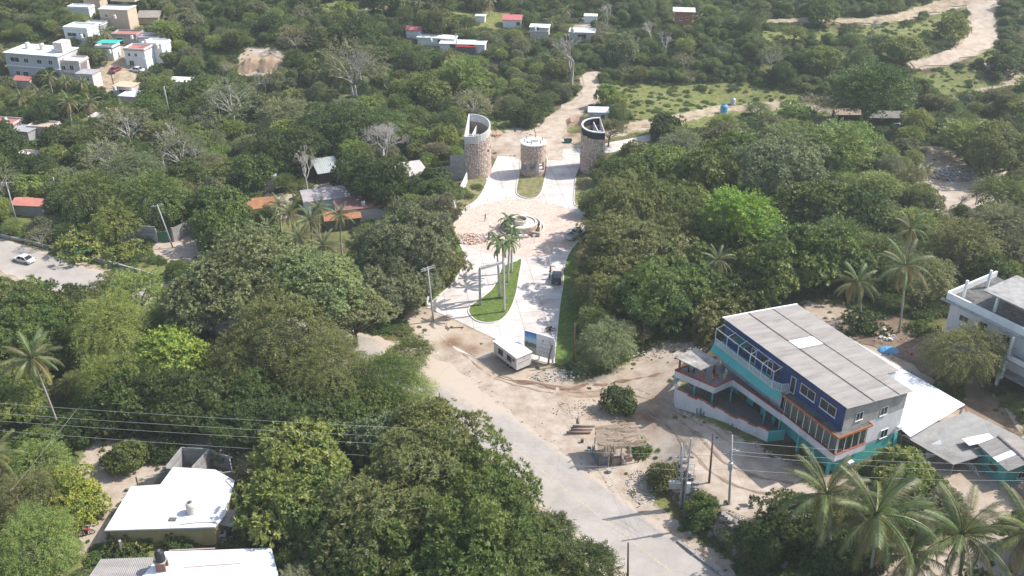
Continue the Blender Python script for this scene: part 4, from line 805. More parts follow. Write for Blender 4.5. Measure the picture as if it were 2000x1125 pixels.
for (p, q) in (((360, 1108), (470, 1100)), ((330, 1075), (420, 1071))): MB().beam(at_z(*p, 3.04), at_z(*q, 3.04), .14, .08).build('roof_ridge', M('worn_red_sealer2', (.5, .36, .33), .8), h2)
z_ = thing('corrugated_lean_to', 'brown-grey corrugated lean-to roof at the bottom left edge', 'shed', (0, 0, 0)); Z4 = [at_z(*p, 2.9) for p in ((168, 1130), (196, 1092), (300, 1088), (288, 1130))]
corr(z_, at_z(150, 1160, 2.7), at_z(282, 1160, 2.7), at_z(300, 1088, 3.1), at_z(196, 1092, 3.1), 5, 1, ASB, 6, amp=.06); MB().prism([p[:2] for p in (at_z(160, 1150, 2.5), at_z(280, 1150, 2.5), at_z(297, 1092, 2.5), at_z(200, 1095, 2.5))], -.2, 2.5).build('walls', GB, z_)
addfoot(g); addfoot(Z4); addclear(g[:5], .95); addclear(Z4, .9)
pq = at_z(318, 1110, 3.0); bp = thing('brick_pedestal', 'small brick pedestal on the lower roof carrying the black tank', 'pedestal', pq)
for i in range(6):
    for k in range(2): MB().cbox((0, (k - .5) * .9, .1 + i * .19), (1.1, .2, .17)).build('brick_course', M('clay_brick', (.32, .15, .11), .9, .3, 5, .3), bp)
MB().cbox((0, 0, 1.25), (1.25, 1.2, .1)).build('slab', PLAST, bp)
tank(pq + Vector((0, 0, 1.3)), 1.05, (.025, .025, .028), 'black water tank on the brick pedestal at the bottom')
# ---- the gate towers, gatehouse, fountain ----
STC = M_attr('cladding_stone', .9, .3)
STONES = [(.52, .40, .33), (.6, .48, .40), (.46, .35, .29), (.66, .55, .47), (.55, .41, .33), (.42, .33, .28), (.62, .52, .45)]
def stone_skin(fn, L, z0, z1, cell=.42, holes=(), top=None, g=None):
    """rubble cladding: irregular stones standing proud of the core; fn(s) -> (point, outward normal) along the wall"""
    g = g or random.Random(3); b = MB(); nu = max(3, int(L / cell)); nz = max(2, int((z1 - z0) / (cell * .8)))
    J = [[(g.uniform(-.3, .3), g.uniform(-.3, .3)) for _ in range(nz + 1)] for _ in range(nu + 1)]
    for i in range(nu):
        for k in range(nz):
            q = []
            for di, dk in ((0, 0), (1, 0), (1, 1), (0, 1)):
                ji, jk = J[i + di][k + dk]; s = (i + di + (ji if 0 < i + di < nu else 0)) / nu * L; z = z0 + (k + dk + (jk if 0 < k + dk < nz else 0)) / nz * (z1 - z0); q.append((s, z))
            cs_, cz = sum(a for a, _ in q) / 4, sum(c for _, c in q) / 4
            if any(h[0] < cs_ < h[1] and h[2] < cz < h[3] for h in holes): continue
            if top and cz > top(cs_ / L): continue
            q = [(cs_ + (a - cs_) * .88, cz + (c - cz) * .88) for a, c in q]; dpt = g.uniform(.04, .13); V = []
            for o in (-.02, dpt):
                for a, c in q:
                    kk = .86 if o > 0 else 1; p, n = fn(cs_ + (a - cs_) * kk); V.append((p.x + n.x * o, p.y + n.y * o, cz + (c - cz) * kk))
            b.add(V, [(4, 5, 6, 7), (0, 1, 5, 4), (1, 2, 6, 5), (2, 3, 7, 6), (3, 0, 4, 7)], g.choice(STONES))
    return b
def poly_fn(pts):
    P = [Vector(p) for p in pts]; cum = [0]
    for a, c in zip(P[:-1], P[1:]): cum.append(cum[-1] + (c - a).length)
    def f(s):
        s = min(max(s, 0), cum[-1] - 1e-6); i = max(k for k in range(len(P) - 1) if cum[k] <= s); d = (P[i + 1] - P[i]).normalized(); return P[i] + d * (s - cum[i]), Vector((d.y, -d.x))
    return f, cum[-1]
MORT = M('mortar', (.26, .21, .18), .95, .3, 3, .3)
def dtower(name, label, corner_near, corner_far, depth, H_, side, band, band_m, slope, cat='tower', rim=False):
    """D-shaped tower: straight wall between the two corners, curved wall bulging to `side` (+1 right)"""
    a = Vector(corner_near); c = Vector(corner_far); L = (c - a).length; d = (c - a).normalized(); n = Vector((d.y, -d.x)) * side
    base = (a + c) / 2; t = thing(name, label, cat, (base.x, base.y, 0)); arc = []
    for k in range(21): th = math.pi * k / 20; arc.append((a + c) / 2 - base - d * math.cos(th) * L / 2 + n * math.sin(th) ** .8 * depth)
    arc = [Vector(p) for p in arc]
    if side > 0: run = arc
    else: run = arc[::-1]
    hz_ = lambda v: H_ - band + slope * ((v.dot(d)) / L + .5)          # top of the stone
    b = MB(); bd = MB()
    n_ = len(arc); 
    for p, q in zip(arc[:-1], arc[1:]): b.wall(p, q, -.2, hz_(p), .3, z1b=hz_(q)); bd.wall(p, q, hz_(p), hz_(p) + band, .26, z0b=hz_(q), z1b=hz_(q) + band)
    if rim:
        rm_ = MB()
        for p, q in zip(arc[:-1], arc[1:]): rm_.wall(p, q, hz_(p) + band + .003, hz_(p) + band + .22, .36, z0b=hz_(q) + band + .003, z1b=hz_(q) + band + .22)
        rm_.build('white_rim', WHITE(), t)
    b.build('tower_core', MORT, t); bd.build('top_band', band_m, t, label='smooth rendered band above the stonework')
    fw = MB(); pa, pc = a - base, c - base
    fw.wall(pa, pc, -.2, hz_(pa) + band + .02, .24, z1b=hz_(pc) + band + .02); fw.build('straight_wall', WHT if side > 0 else PLAST, t)
    MB().wall(pa + n * depth * .3 + d * 1.2, pc + n * depth * .35 - d * 1.0, H_ - band - 2.2, H_ + .1, .16).wall(pa + n * depth * .55 + d * 2.4, pa + n * depth * .1 + d * 2.4, H_ - band - 2.2, H_ - .3, .16).build('inner_wall', WHT, t)
    MB().prism([(p.x * .96, p.y * .96) for p in arc], H_ - band - 2.0, H_ - band - 1.8).build('inner_floor', CONC(), t)
    f, LL = poly_fn([p * 1.0 for p in run]); fo = lambda s: (lambda r: (r[0] + r[1] * .15, r[1]))(f(s))
    test = fo(LL / 2)[1].dot(n); sg = 1 if test > 0 else -1
    fo2 = lambda s: (lambda r: (r[0] + r[1] * .15 * sg, r[1] * sg))(f(s))
    holes = [(LL * u, LL * u + .55, z, z + .5) for u, z in ((.36, 6.0), (.45, 6.2), (.55, 6.5), (.64, 6.9))] if side > 0 else [(LL * u, LL * u + .6, z, z + .6) for u, z in ((.45, 5.2), (.55, 5.6))]
    sk = stone_skin(fo2, LL, 0, H_ - band + slope, .40, holes, top=lambda u: hz_(f(u * LL)[0]) - .05 + .12 * math.sin(u * 40), g=random.Random(len(label)))
    # stones too small to pick apart singly
    o = sk.build('stone_cladding', STC, t); o['kind'] = 'stuff'
    hb = MB()
    for h in holes:
        p, nn = fo2((h[0] + h[1]) / 2); hb.cbox((p.x + nn.x * .01, p.y + nn.y * .01, (h[2] + h[3]) / 2), (h[1] - h[0], .06, h[3] - h[2]), math.atan2(nn.y, nn.x) + math.pi / 2)
    hb.build('slit_opening', M('dark_opening', (.03, .025, .02), .9), t)
    pp = [(base + p) for p in arc]; addfoot([(p.x, p.y) for p in pp]); addclear([Vector((p.x, p.y, z)) for p in pp for z in (1.0, H_)], 1.0); return t
ln = at(910, 350); dtower('stone_tower', 'left stone-clad gate tower with open sloping D-shaped top', (ln.x, ln.y), (ln.x + .7, ln.y + 8.2), 5.2, 10.3, 1, 1.7, M('pale_render', (.55, .54, .52), .85, .12, .8, .1, dirt=(.35, .34, .33), damt=.2), 2.4)
rn = at(1175, 345); dtower('stone_tower', 'right stone-clad gate tower with black band below its white rim', (rn.x + .3, rn.y + .4), (rn.x - 0.2, rn.y + 8.6), 4.6, 10.4, -1, 1.5, M('black_waterproofing', (.022, .02, .02), .8, .3, 2, .2), .6, rim=True)
MB_ = bpy.data.objects['stone_tower.001']; 
kc = at(1041, 338); ks = thing('gatehouse', 'round stone gatehouse with flat white slab top and rebar columns between the lanes', 'gatehouse', (kc.x, kc.y, .15))
KR, KH = 2.9, 7.4
MB().cyl(0, 0, -.2, 1.25, KR - .12, 32).build('lower_drum', MORT, ks); MB().cyl(0, 0, 3.2, KH, KR - .12, 32).build('upper_drum', MORT, ks)
for k in range(8): a = k * math.pi / 4 + .35; MB().cbox((math.cos(a) * (KR - .25), math.sin(a) * (KR - .25), 2.22), (.35, .6 if k % 2 else .8, 1.96), a).build('window_pier', M('stone_pier', (.45, .35, .3), .9, .3, 3, .4), ks)
MB().cyl(0, 0, 1.25, 1.35, KR - .3, 24).build('window_sill', WHT, ks); MB().cyl(0, 0, 1.36, 3.19, 1.0, 16).build('inner_room', PLAST, ks)
cf = lambda r: (lambda s: (Vector((math.cos(s / r) * r, math.sin(s / r) * r)), Vector((math.cos(s / r), math.sin(s / r)))))
for z0, z1 in ((0, 1.2), (3.25, KH - .05)): o = stone_skin(cf(KR - .12), 2 * math.pi * (KR - .12), z0, z1, .38, g=random.Random(int(z1))).build('stone_cladding', STC, ks); o['kind'] = 'stuff'
MB().cyl(0, 0, KH, KH + .22, KR + .12, 36).build('top_slab', M('bright_slab', (.72, .70, .68), .85, .1, 1, .1), ks)
for k in range(6):
    a = k * 1.047 + .3; MB().cbox((0, 0, .4), (.25, .25, .8)).build('starter_column', PLAST, ks, loc=(math.cos(a) * 2.2, math.sin(a) * 2.0, KH + .22))
    b = MB(); [b.tube([(dx, dy, .8), (dx, dy, 1.5)], .01, 3) for dx in (-.08, .08) for dy in (-.08, .08)]; b.build('rebar', MATS['rusty_steel'], ks, loc=(math.cos(a) * 2.2, math.sin(a) * 2.0, KH + .22))
MB().cbox((.3, .3, KH + .5), (1.6, 1.2, .5)).cbox((-.9, -.4, KH + .42), (.8, 1.4, .35)).build('upstand', WHT, ks)
addfoot([(kc.x + 3.3 * math.cos(k), kc.y + 3.3 * math.sin(k)) for k in range(6)])
# fountain
fc = at(1018, 447); ft = thing('fountain', 'round tiered stone fountain basin on the paved plaza', 'fountain', (fc.x, fc.y, .07))
def ring(r0, r1, z0, z1, a0=0, a1=2 * math.pi, n=40, cx=0, cy_=0):
    b = MB(); V = []; full = abs(a1 - a0 - 2 * math.pi) < 1e-3
    for k in range(n + (0 if full else 1)): a = a0 + (a1 - a0) * k / n; [V.append((cx + r * math.cos(a), cy_ + r * math.sin(a), z)) for r, z in ((r0, z0), (r1, z0), (r1, z1), (r0, z1))]
    m = len(V) // 4; F = []
    for k in range(m if full else m - 1):
        a, c = 4 * k, 4 * ((k + 1) % m)
        for j in range(4): F.append((a + j, a + (j + 1) % 4, c + (j + 1) % 4, c + j))
    if not full: F += [(3, 2, 1, 0), (4 * m - 4, 4 * m - 3, 4 * m - 2, 4 * m - 1)]
    return b.add(V, F)
CREAM = M('cream_render', (.62, .57, .52), .85, .12, 1.5, .15)
ring(2.9, 3.25, 0, 1.6).build('outer_basin_wall', CREAM, ft); MB().cyl(0, 0, 0, 1.35, 2.89, 32).build('basin_floor', CREAM, ft); ring(1.3, 1.55, 1.35, 2.1, cx=-.2, cy_=.35).build('inner_ring', CREAM, ft); MB().cyl(-.2, .35, 1.352, 1.55, 1.28, 24).build('pool_water', M('ochre_water', (.28, .22, .12), .25), ft)
o = stone_skin(cf(3.25), 2 * math.pi * 3.25, 0, 1.5, .34, g=random.Random(9)).build('stone_cladding', STC, ft); o['kind'] = 'stuff'
ring(3.9, 4.15, 0, 1.25, R(-25), R(150)).build('outer_screen_wall', CREAM, ft); ring(4.5, 4.75, 0, .5, R(-60), R(40)).build('trough_wall', CREAM, ft); ring(3.5, 4.49, 0, .2, R(-60), R(38)).build('trough_water', MATS['ochre_water'], ft)
ring(4.2, 4.5, 0, .35, R(170), R(290)).build('low_kerb', M('stone_kerb', (.45, .36, .31), .9, .3, 3, .4), ft)
MB().cbox((2.9, -3.3, .45), (1.8, .5, .8), R(-25)).build('planter_block', M('stone_kerb', (.45, .36, .31)), ft); MB().cbox((.2, -3.9, .3), (2.0, .5, .35)).build('bench', WHT, ft); MB().cyl(-1.3, -3.7, 0, 2.2, .1, 8).build('spout_post', CREAM, ft)
# rubble and stone pile on the plaza
def pile(name, label, cat, c, rx, ry, n, s0, s1, cols, hgt=.4, seed=1):
    g = random.Random(seed); b = MB(); cz = float(height(c.x, c.y))
    for _ in range(n):
        a, r = g.uniform(0, 6.28), math.sqrt(g.random()); x, y = c.x + rx * r * math.cos(a), c.y + ry * r * math.sin(a); s = g.uniform(s0, s1); z = max(cz, float(height(x, y))) + .05 + (1 - r) * hgt * g.random()
        b.cbox((x, y, z + s * .3), (s, s * g.uniform(.5, .9), s * g.uniform(.4, .7)), g.uniform(0, 3), g.uniform(-.5, .5), col=g.choice(cols))
    o = b.build(name, STC, None); tag(o, label, cat); return stuff(o)
pile('rubble', 'heap of loose pink building stones on the left of the plaza', 'rubble', at(915, 468), 4.2, 2.6, 420, .12, .42, STONES + [(.5, .3, .22)], .4, 1)
pile('rubble', 'scattered mortar bags and stones left of the fountain', 'rubble', at(957, 462), 2.2, 1.6, 60, .15, .5, [(.4, .38, .36), (.5, .45, .4), (.3, .25, .22)], .3, 2)
pile('rubble', 'white litter and stones below the transformer pole', 'rubble', at(1252, 952), 2.0, 3.4, 330, .04, .2, [(.42, .37, .31), (.55, .52, .48), (.3, .26, .22), (.22, .26, .3)], .12, 3)
pile('rubble', 'scattered stones under the billboard', 'rubble', at(1085, 735), 4.5, 1.6, 130, .06, .3, [(.5, .47, .42), (.62, .62, .6), (.35, .3, .25)], .15, 4)
pile('rubble', 'grey brush and rubble heap in the clearing at right', 'rubble', at(1865, 345), 6, 4, 300, .15, .8, [(.3, .28, .26), (.38, .35, .32), (.22, .2, .17)], .8, 5)
pile('rubble', 'stones strewn along the foot of the lot bank', 'rubble', at(1330, 1010), 5, 1.6, 0, .2, .6, STONES, .3, 6) if False else None
# walls beside the entrance
def bwall(name, label, pts, h, mat, t=.25, cat='wall', cap=None):
    w = [at(*p) for p in pts]; o = thing(name, label, cat, (w[0].x, w[0].y, w[0].z)); 
    for p, q in zip(w[:-1], w[1:]): MB().wall((p.x - w[0].x, p.y - w[0].y), (q.x - w[0].x, q.y - w[0].y), -.4, h, t, z0b=q.z - w[0].z - .4, z1b=q.z - w[0].z + h).build('wall_bay', mat, o)
    return o
bwall('boundary_wall', 'cream boundary wall running down from the left tower', [(912, 356), (904, 375), (893, 395), (886, 412)], 2.3, WHT)
bwall('boundary_wall', 'cream boundary wall beside the lower left lawn', [(872, 452), (864, 475), (862, 500), (856, 535), (842, 572), (833, 598)], 2.2, WHT)
bwall('boundary_wall', 'cream boundary wall behind the right lawn strip', [(1168, 345), (1170, 380), (1160, 420)], 1.6, WHT)
gw = thing('block_wall', 'tall grey block wall stepping up to the left tower', 'wall', (0, 0, 0)); p1_, p2_, p3_ = at(835, 360), at(880, 352), at(909, 350)
courses(gw, p1_, p2_, 0, 3.6); courses(gw, p2_, p3_, 0, 6.0); addclear([Vector((p.x, p.y, z)) for p in (p1_, p3_) for z in (2, 3.6)], .9)
# bank edging and retaining wall down by the main road
RW = [(1280, 935), (1308, 985), (1330, 1020), (1370, 1050), (1420, 1085), (1470, 1120)]
b = MB(); g = random.Random(4); rwt = thing('retaining_wall', 'rough stone retaining bank between the main road and the dirt lot', 'wall', (0, 0, 0))
for i in range(420):
    y = g.uniform(73, 99); e = np.interp(y, EDGE_Y, EDGE_X); w = np.interp(y, EDGE_Y, EDGE_W); u = g.random(); x = e + u * w; z = float(height(x, y)); s = g.uniform(.25, .8); b.cbox((x, y, z), (s, s * .8, s * .6), g.uniform(0, 3), g.uniform(-.4, .4), col=g.choice([(.2, .17, .14), (.28, .24, .2), (.34, .31, .28), (.16, .13, .1)]))
o = b.build('rock', STC, rwt); o['kind'] = 'stuff'
kb = thing('road_kerb', 'broken grey kerb stones along the lower right of the main road', 'kerb', (0, 0, 0))
K0 = resample([(20.5, 86.5), (24, 82), (30, 75), (38, 66)], [1] * 4, 1.0)
for i in range(len(K0) - 1): p, q = K0[i][0], K0[i + 1][0]; MB().wall(p, p.lerp(q, .93), -.1, .32 + .05 * (i % 3), .4).build('kerb_stone', CONC(), kb)

g = random.Random(31); b = MB(); PR = resample(ROAD_C, [1] * len(ROAD_C), 1.0)
for i in range(900):
    k = g.randrange(0, len(PR) - 1); q, n_q = PR[k][0], PR[k + 1][0]; d = (n_q - q).normalized(); o_ = g.choice((-1, 1)) * (4.6 + abs(g.gauss(0, .7))); x, y = q.x - d.y * o_, q.y + d.x * o_
    if not 70 < y < 175: continue
    s = g.uniform(.04, .17); b.cbox((x, y, float(height(x, y)) + .08), (s, s * .8, s * .6), g.uniform(0, 3), g.uniform(-.4, .4), col=g.choice([(.45, .4, .35), (.36, .31, .26), (.28, .24, .2), (.55, .5, .45)]))
stuff(b.build('gravel', STC, None))
# ================= smaller things =================
BLK = M('matt_black', (.02, .02, .022), .6, .1, 3, 0); CHR = M('galvanised_steel', (.5, .5, .5), .45, .15, 3, 0, metal=.5); STEELC = M('concrete_pole', (.42, .41, .40), .9, .15, 3, .2); WOODP = M('brown_pole_wood', (.15, .085, .05), .9, .3, 3, .3)
# site trailer
N_ = at_z(1011, 724, .55); Rr = at_z(1038, 687, 2.95); Nt = at_z(1009, 699, 2.95); Lt = at_z(964.4, 666, 2.95)
ux_ = Vector((Lt.x - Nt.x, Lt.y - Nt.y)); LEN = ux_.length; ang = math.atan2(ux_.y, ux_.x); wd = Vector((Rr.x - Nt.x, Rr.y - Nt.y)); WID = abs(wd.x * -math.sin(ang) + wd.y * math.cos(ang))
tr = thing('site_trailer', 'white windowed site office trailer parked on the dirt below the entrance road', 'trailer', (Nt.x, Nt.y, 0), ang)
s_ = -1 if (wd.x * -math.sin(ang) + wd.y * math.cos(ang)) < 0 else 1
TRW = M('cream_panel', (.62, .58, .56), .6, .06, 1, 0); Y = lambda v: v * s_
def tb(x0, y0, z0, x1, y1, z1, n, m): MB().box(min(x0, x1), min(Y(y0), Y(y1)), z0, max(x0, x1), max(Y(y0), Y(y1)), z1).build(n, m, tr)
tb(0, 0, .6, LEN, WID, 2.85, 'body', TRW); tb(-.12, -.1, 2.853, LEN + .1, WID + .1, 2.98, 'roof', M('white_trailer_roof', (.82, .82, .82), .5, .03, 1, 0)); tb(.1, .1, .45, LEN - .1, WID - .1, .598, 'chassis', BLK)
for x in (1.9, LEN - 1.9): window(tr, x, Y(0) - .03 * s_, 1.45, 1.15, .85, 0 if s_ > 0 else math.pi, fm=M('dark_frame', (.1, .08, .08), .6))
window(tr, .75, Y(0) - .03 * s_, 2.0, .35, .35, 0 if s_ > 0 else math.pi, fm=MATS['dark_frame'], panes=1)
for x in (1.9, 2.7):
    for y in (.05, WID - .27):
        w = MB().tube([(x, Y(y), .33), (x, Y(y + .22), .33)], .33, 14).build('wheel', M('tyre_rubber', (.025, .025, .025), .9), tr); MB().tube([(x, Y(y) - .01 * s_, .33), (x, Y(y + .22) + .01 * s_, .33)], .17, 10).build('rim', CHR, w)
MB().beam((LEN, Y(WID / 2), .5), (LEN + 1.3, Y(WID / 2), .45), .1).build('drawbar', BLK, tr)
# printed marks on the end wall: round emblem and a slanted line of small lettering (illegible in the photo)
GREYP = M('grey_print', (.16, .15, .15), .8); b = MB()
for k in range(14):
    a = R(60) + k * R(20); b.cbox((-.006, Y(WID * .5) + .16 * math.cos(a), 2.35 + .16 * math.sin(a)), (.012, .05, .05))
g = random.Random(2)
for i in range(17):
    if i in (5, 9): continue
    b.cbox((-.006, Y(WID * .12 + i * WID * .045), 1.78), (.012, WID * .028, .1 + .03 * g.random()))
for i in range(12): b.cbox((-.006, Y(WID * .15 + i * WID * .03), 1.45), (.012, WID * .014, .05))
b.build('lettering', GREYP, tr)
addfoot([to_w(tr, (0, 0)), to_w(tr, (LEN, 0)), to_w(tr, (LEN, Y(WID))), to_w(tr, (0, Y(WID)))])
# billboard
A_, B_, Bt = at_z(1024, 687, .9), at_z(1080, 703, .9), at_z(1083, 660, 4.2)
bl = thing('billboard', 'tall white billboard with a blue sky picture at its left behind the trailer', 'billboard', (A_.x, A_.y, 0), math.atan2(B_.y - A_.y, B_.x - A_.x)); BL = (B_ - A_).length; HB_ = 5.0
MB().prism([(0, 0), (BL, 0), (BL, .12), (0, .12)], .9, HB_).build('panel', M('white_banner', (.68, .67, .68), .6, .06, .6, .05), bl)
V = [(BL, -.01, .9), (BL + .28, .05, 1.6), (BL + .3, .1, HB_ - .9), (BL, -.01, HB_)]; MB().add(V + [(x, .12, z) for x, y, z in V], [(0, 1, 2, 3), (7, 6, 5, 4), (0, 4, 5, 1), (1, 5, 6, 2), (2, 6, 7, 3)]).build('banner_edge', MATS['white_banner'], bl)
def sky_mat():
    m, t, p = nmat('printed_sky'); N, L = t.nodes, t.links; tc = N.new('ShaderNodeTexCoord'); sp = N.new('ShaderNodeSeparateXYZ'); L.new(tc.outputs['Object'], sp.inputs[0]); r = N.new('ShaderNodeValToRGB'); mr = N.new('ShaderNodeMapRange'); L.new(sp.outputs[2], mr.inputs[0]); mr.inputs[1].default_value = .9; mr.inputs[2].default_value = HB_
    n = N.new('ShaderNodeTexNoise'); n.inputs['Scale'].default_value = 3; L.new(tc.outputs['Object'], n.inputs['Vector']); ad = N.new('ShaderNodeMath'); ad.operation = 'MULTIPLY_ADD'; L.new(n.outputs[0], ad.inputs[0]); ad.inputs[1].default_value = .14; L.new(mr.outputs[0], ad.inputs[2]); L.new(ad.outputs[0], r.inputs[0]); e = r.color_ramp.elements
    e[0].position, e[0].color = .1, (.42, .42, .33, 1); e[1].position, e[1].color = 1.0, (.03, .12, .38, 1)
    for q, c in ((.3, (.5, .5, .4)), (.38, (.3, .33, .2)), (.42, (.16, .2, .16)), (.56, (.12, .15, .15)), (.6, (.45, .52, .5)), (.72, (.35, .52, .62)), (.84, (.07, .3, .55))): k = e.new(q); k.color = (*c, 1)
    L.new(r.outputs[0], p.inputs['Base Color']); p.inputs['Roughness'].default_value = .6; return m
MB().box(.05, -.008, .95, BL * .42, -.001, HB_ - .05).build('printed_picture', sky_mat(), bl)
b = MB(); g = random.Random(6)
for z, n, h, x0 in ((3.9, 2, .3, .62), (3.35, 8, .09, .58), (2.65, 12, .13, .52), (2.3, 9, .07, .55), (1.9, 10, .13, .52), (1.55, 11, .05, .52)):
    for i in range(n): b.cbox((BL * x0 + i * .17, -.006, z), (.1, .012, h * g.uniform(.7, 1.1)))
b.cbox((BL * .72, -.006, 4.05), (1.1, .012, .03)).cbox((BL * .63, -.006, 3.85), (.03, .012, .6)); b.build('lettering', GREYP, bl)
for x in (.3, BL * .5, BL - .2): MB().beam((x, .25, -.2), (x, .25, HB_ - .3), .14).build('post', MATS['steel_post'] if 'steel_post' in MATS else CHR, bl)
addfoot([to_w(bl, (0, -.5)), to_w(bl, (BL, -.5)), to_w(bl, (BL, 1)), to_w(bl, (0, 1))])
# portal frame on the median
q = at(938, 597); q2 = at(984, 583); pf = thing('portal_frame', 'tall grey concrete portal frame at the edge of the median lawn', 'gateway', (q.x, q.y, 0), 0)
d = q2 - q; MB().cbox((0, 0, 3.6), (.42, .42, 7.2)).build('column', STEELC, pf); MB().cbox((d.x, d.y, 3.6), (.42, .42, 7.2)).build('column', STEELC, pf); MB().beam((0, 0, 7.42), (d.x, d.y, 7.42), .42, .42).build('beam', STEELC, pf)

# poles and wires
def ins(b, p, s=1): b.lathe(p[0], p[1], [(.05 * s, p[2]), (.09 * s, p[2] + .06 * s), (.05 * s, p[2] + .12 * s), (.08 * s, p[2] + .18 * s), (.02, p[2] + .25 * s)], 7)
def pole(label, bx, by, tx, ty, mat=None, r=.17, arms=(), name='utility_pole', az=0, square=False, group='utility poles'):
    q = at(bx, by); sc = pj(q)[2]; h = 5.0
    for _ in range(25): p = pj((q.x, q.y, q.z + h)); h += (p[1] - ty) / sc * .6
    lean = (tx - p[0]) / pj((q.x, q.y, q.z + h))[2]; t = thing(name, label, 'pole', q, 0, group)
    MB().tube([(0, 0, -.3), (lean * .5, 0, h * .5), (lean, 0, h)], [r, r * .82, r * .62], 4 if square else 10).build('shaft', mat or STEELC, t, not square)
    for (z, L, a, n) in arms:
        f = z / 1.0; zz = h - z; c = Vector((lean * zz / h, 0, zz)); dv = Vector((math.cos(R(a)), math.sin(R(a)), 0)); MB().beam(c - dv * L / 2, c + dv * L / 2, .11, .11).build('crossarm', CHR, t)
        for k in range(n): b = MB(); pz = c + dv * L * ((k + .5) / n - .5) + Vector((0, 0, .06)); ins(b, pz); b.build('insulator', M('porcelain', (.45, .4, .38), .3), t)
        b = MB(); b.beam(c - dv * L * .3, c - Vector((0, 0, .7)), .04).beam(c + dv * L * .3, c - Vector((0, 0, .7)), .04); b.build('brace', CHR, t)
    t['h'] = h; return t, q + Vector((lean, 0, h)), h
pl, P1, h1 = pole('grey pole with slanted crossarms at the left corner of the entrance road', 847, 628, 835, 521, arms=((.15, 2.6, 35, 3), (.5, 2.6, 35, 2)))
pe, P2, h2_ = pole('pole with crossarm and transformer on the dirt lot, nearest the palms', 1424, 985, 1430, 850, arms=((2.6, 2.2, 20, 2), (2.3, 1.2, 20, 1), (4.4, .7, 0, 1)))
MB().lathe(-.55, -.1, [(.28, h2_ - 5.2), (.3, h2_ - 5.1), (.3, h2_ - 4.2), (.2, h2_ - 4.05)], 12).build('transformer', CHR, pe, True); ins_b = MB(); ins(ins_b, (-.62, -.1, h2_ - 4.05)); ins(ins_b, (-.42, -.1, h2_ - 4.05)); ins_b.build('bushing', MATS['porcelain'], pe)
pw_, P3, h3 = pole('rust-brown leaning wooden pole in the middle of the dirt lot', 1385, 943, 1393, 848, mat=WOODP, r=.16)
pt, P4, h4 = pole('double pole carrying switchgear frames and a grey box by the bank', 1331, 990, 1331, 866, r=.2, arms=((2.2, 1.6, 0, 2), (2.9, 1.6, 0, 2)))
MB().tube([(.28, 0, -.3), (.2, 0, h4 + .8)], [.12, .09], 8).build('second_shaft', STEELC, pt); b = MB()
for z in range(7):
    zz = h4 - 3.4 - z * .75
    for sx in (-1, 1):
        b.beam((sx * .15, 0, zz), (sx * 1.05, 0, zz + .1), .05); b.beam((sx * 1.05, 0, zz + .1), (sx * 1.05, 0, zz - .5), .05)
b.build('switchgear_frame', CHR, pt)
for k in range(3): MB().lathe(-1.6 + k * .42, -.15, [(.05, h4 * .37 + .5), (.09, h4 * .37 + .7), (.05, h4 * .37 + 1.0)], 8).build('bushing', MATS['porcelain'], pt)
MB().cbox((-1.2, -.15, h4 * .37), (1.4, .6, .9)).build('transformer', CHR, pt); MB().cbox((.55, -.1, h4 * .32), (.5, .4, 1.6)).build('cabinet', WHITE(), pt)
for k in range(3): MB().beam((-.35 + k * .32, .1, h4 - 1.9), (-.45 + k * .35, .1, h4 - .2), .1).build('fuse_tube', WHITE(), pt)
b = MB(); [b.beam((sx * .45, -.45, -1.2), (sx * .3, -.3, 1.0), .06) for sx in (-1, 1)]; [b.beam((-.4, -.4, z), (.4, -.4, z), .05) for z in (-1, -.4, .3, .9)]; b.build('foot_frame', CHR, pt)
pole('grey pole leaning at the left edge beside the red-roofed hut', 34, 440, 12, 356, arms=((.15, 2.6, 10, 3),)); pole('leaning grey pole in front of the green gate', 338, 484, 307, 400, arms=((.15, 2.4, 30, 3),)); pole('grey pole half hidden in the trees above the red-roofed hut', 112, 400, 104, 346, arms=((1.2, 2.2, 20, 2),))
pole('tall pale pole on the hillside right of the orange house', 331, 226, 320, 168, r=.2); pole('pale pole in front of the long white far roofs', 893, 102, 890, 66, r=.22); pole('pale pole right of the white far roofs', 1008, 80, 1008, 62, r=.22); pole('small pale pole near the orange earth cutting', 440, 142, 437, 126, r=.2, arms=((.3, 2.2, 0, 2),)); pole('small pale pole above the large pale-limbed tree', 630, 98, 629, 80, r=.2)
pole('white pole beside the leafless tree', 1109, 75, 1108, 62, r=.2); pole('pale pole in the top left corner', 61, 14, 58, -12, r=.2); pole('pale pole right of the top left corner', 97, 6, 96, -12, r=.2); pole('thin pale pole in the woods left of the brick hut', 1248, 50, 1247, 35, r=.2); pole('rusty pole at the bottom edge beside the road', 1226, 1172, 1227, 1060, mat=WOODP, r=.15)
pole('wooden pole left of the feathery tree below the entrance', 1120, 712, 1123, 632, mat=WOODP, r=.13); pole('wooden pole right of the feathery tree below the entrance', 1256, 690, 1258, 628, mat=WOODP, r=.12); pole('dark pole at the bend of the village street', 222, 165, 214, 133, mat=WOODP, r=.15)
WIREM = M('wire', (.30, .30, .31), .5, 0, 1, 0); WIRED = M('dark_wire', (.07, .07, .07), .6, 0, 1, 0)
def wire(label, pts, sag=.6, r=.018, mat=None, name='power_line'):
    P = [];
    for a, c in zip(pts[:-1], pts[1:]):
        a, c = Vector(a), Vector(c); L = (c - a).length; n = 14
        for i in range(n): t = i / n; q = a.lerp(c, t); q.z -= sag * 4 * t * (1 - t) * min(1, L / 40); P.append(q)
    P.append(Vector(pts[-1])); o0 = P[0]; o = MB().tube([p - o0 for p in P], r, 3).build(name, mat or WIREM, None, loc=o0); return tag(o, label, 'cable', 'overhead cables')
pz = P4.z
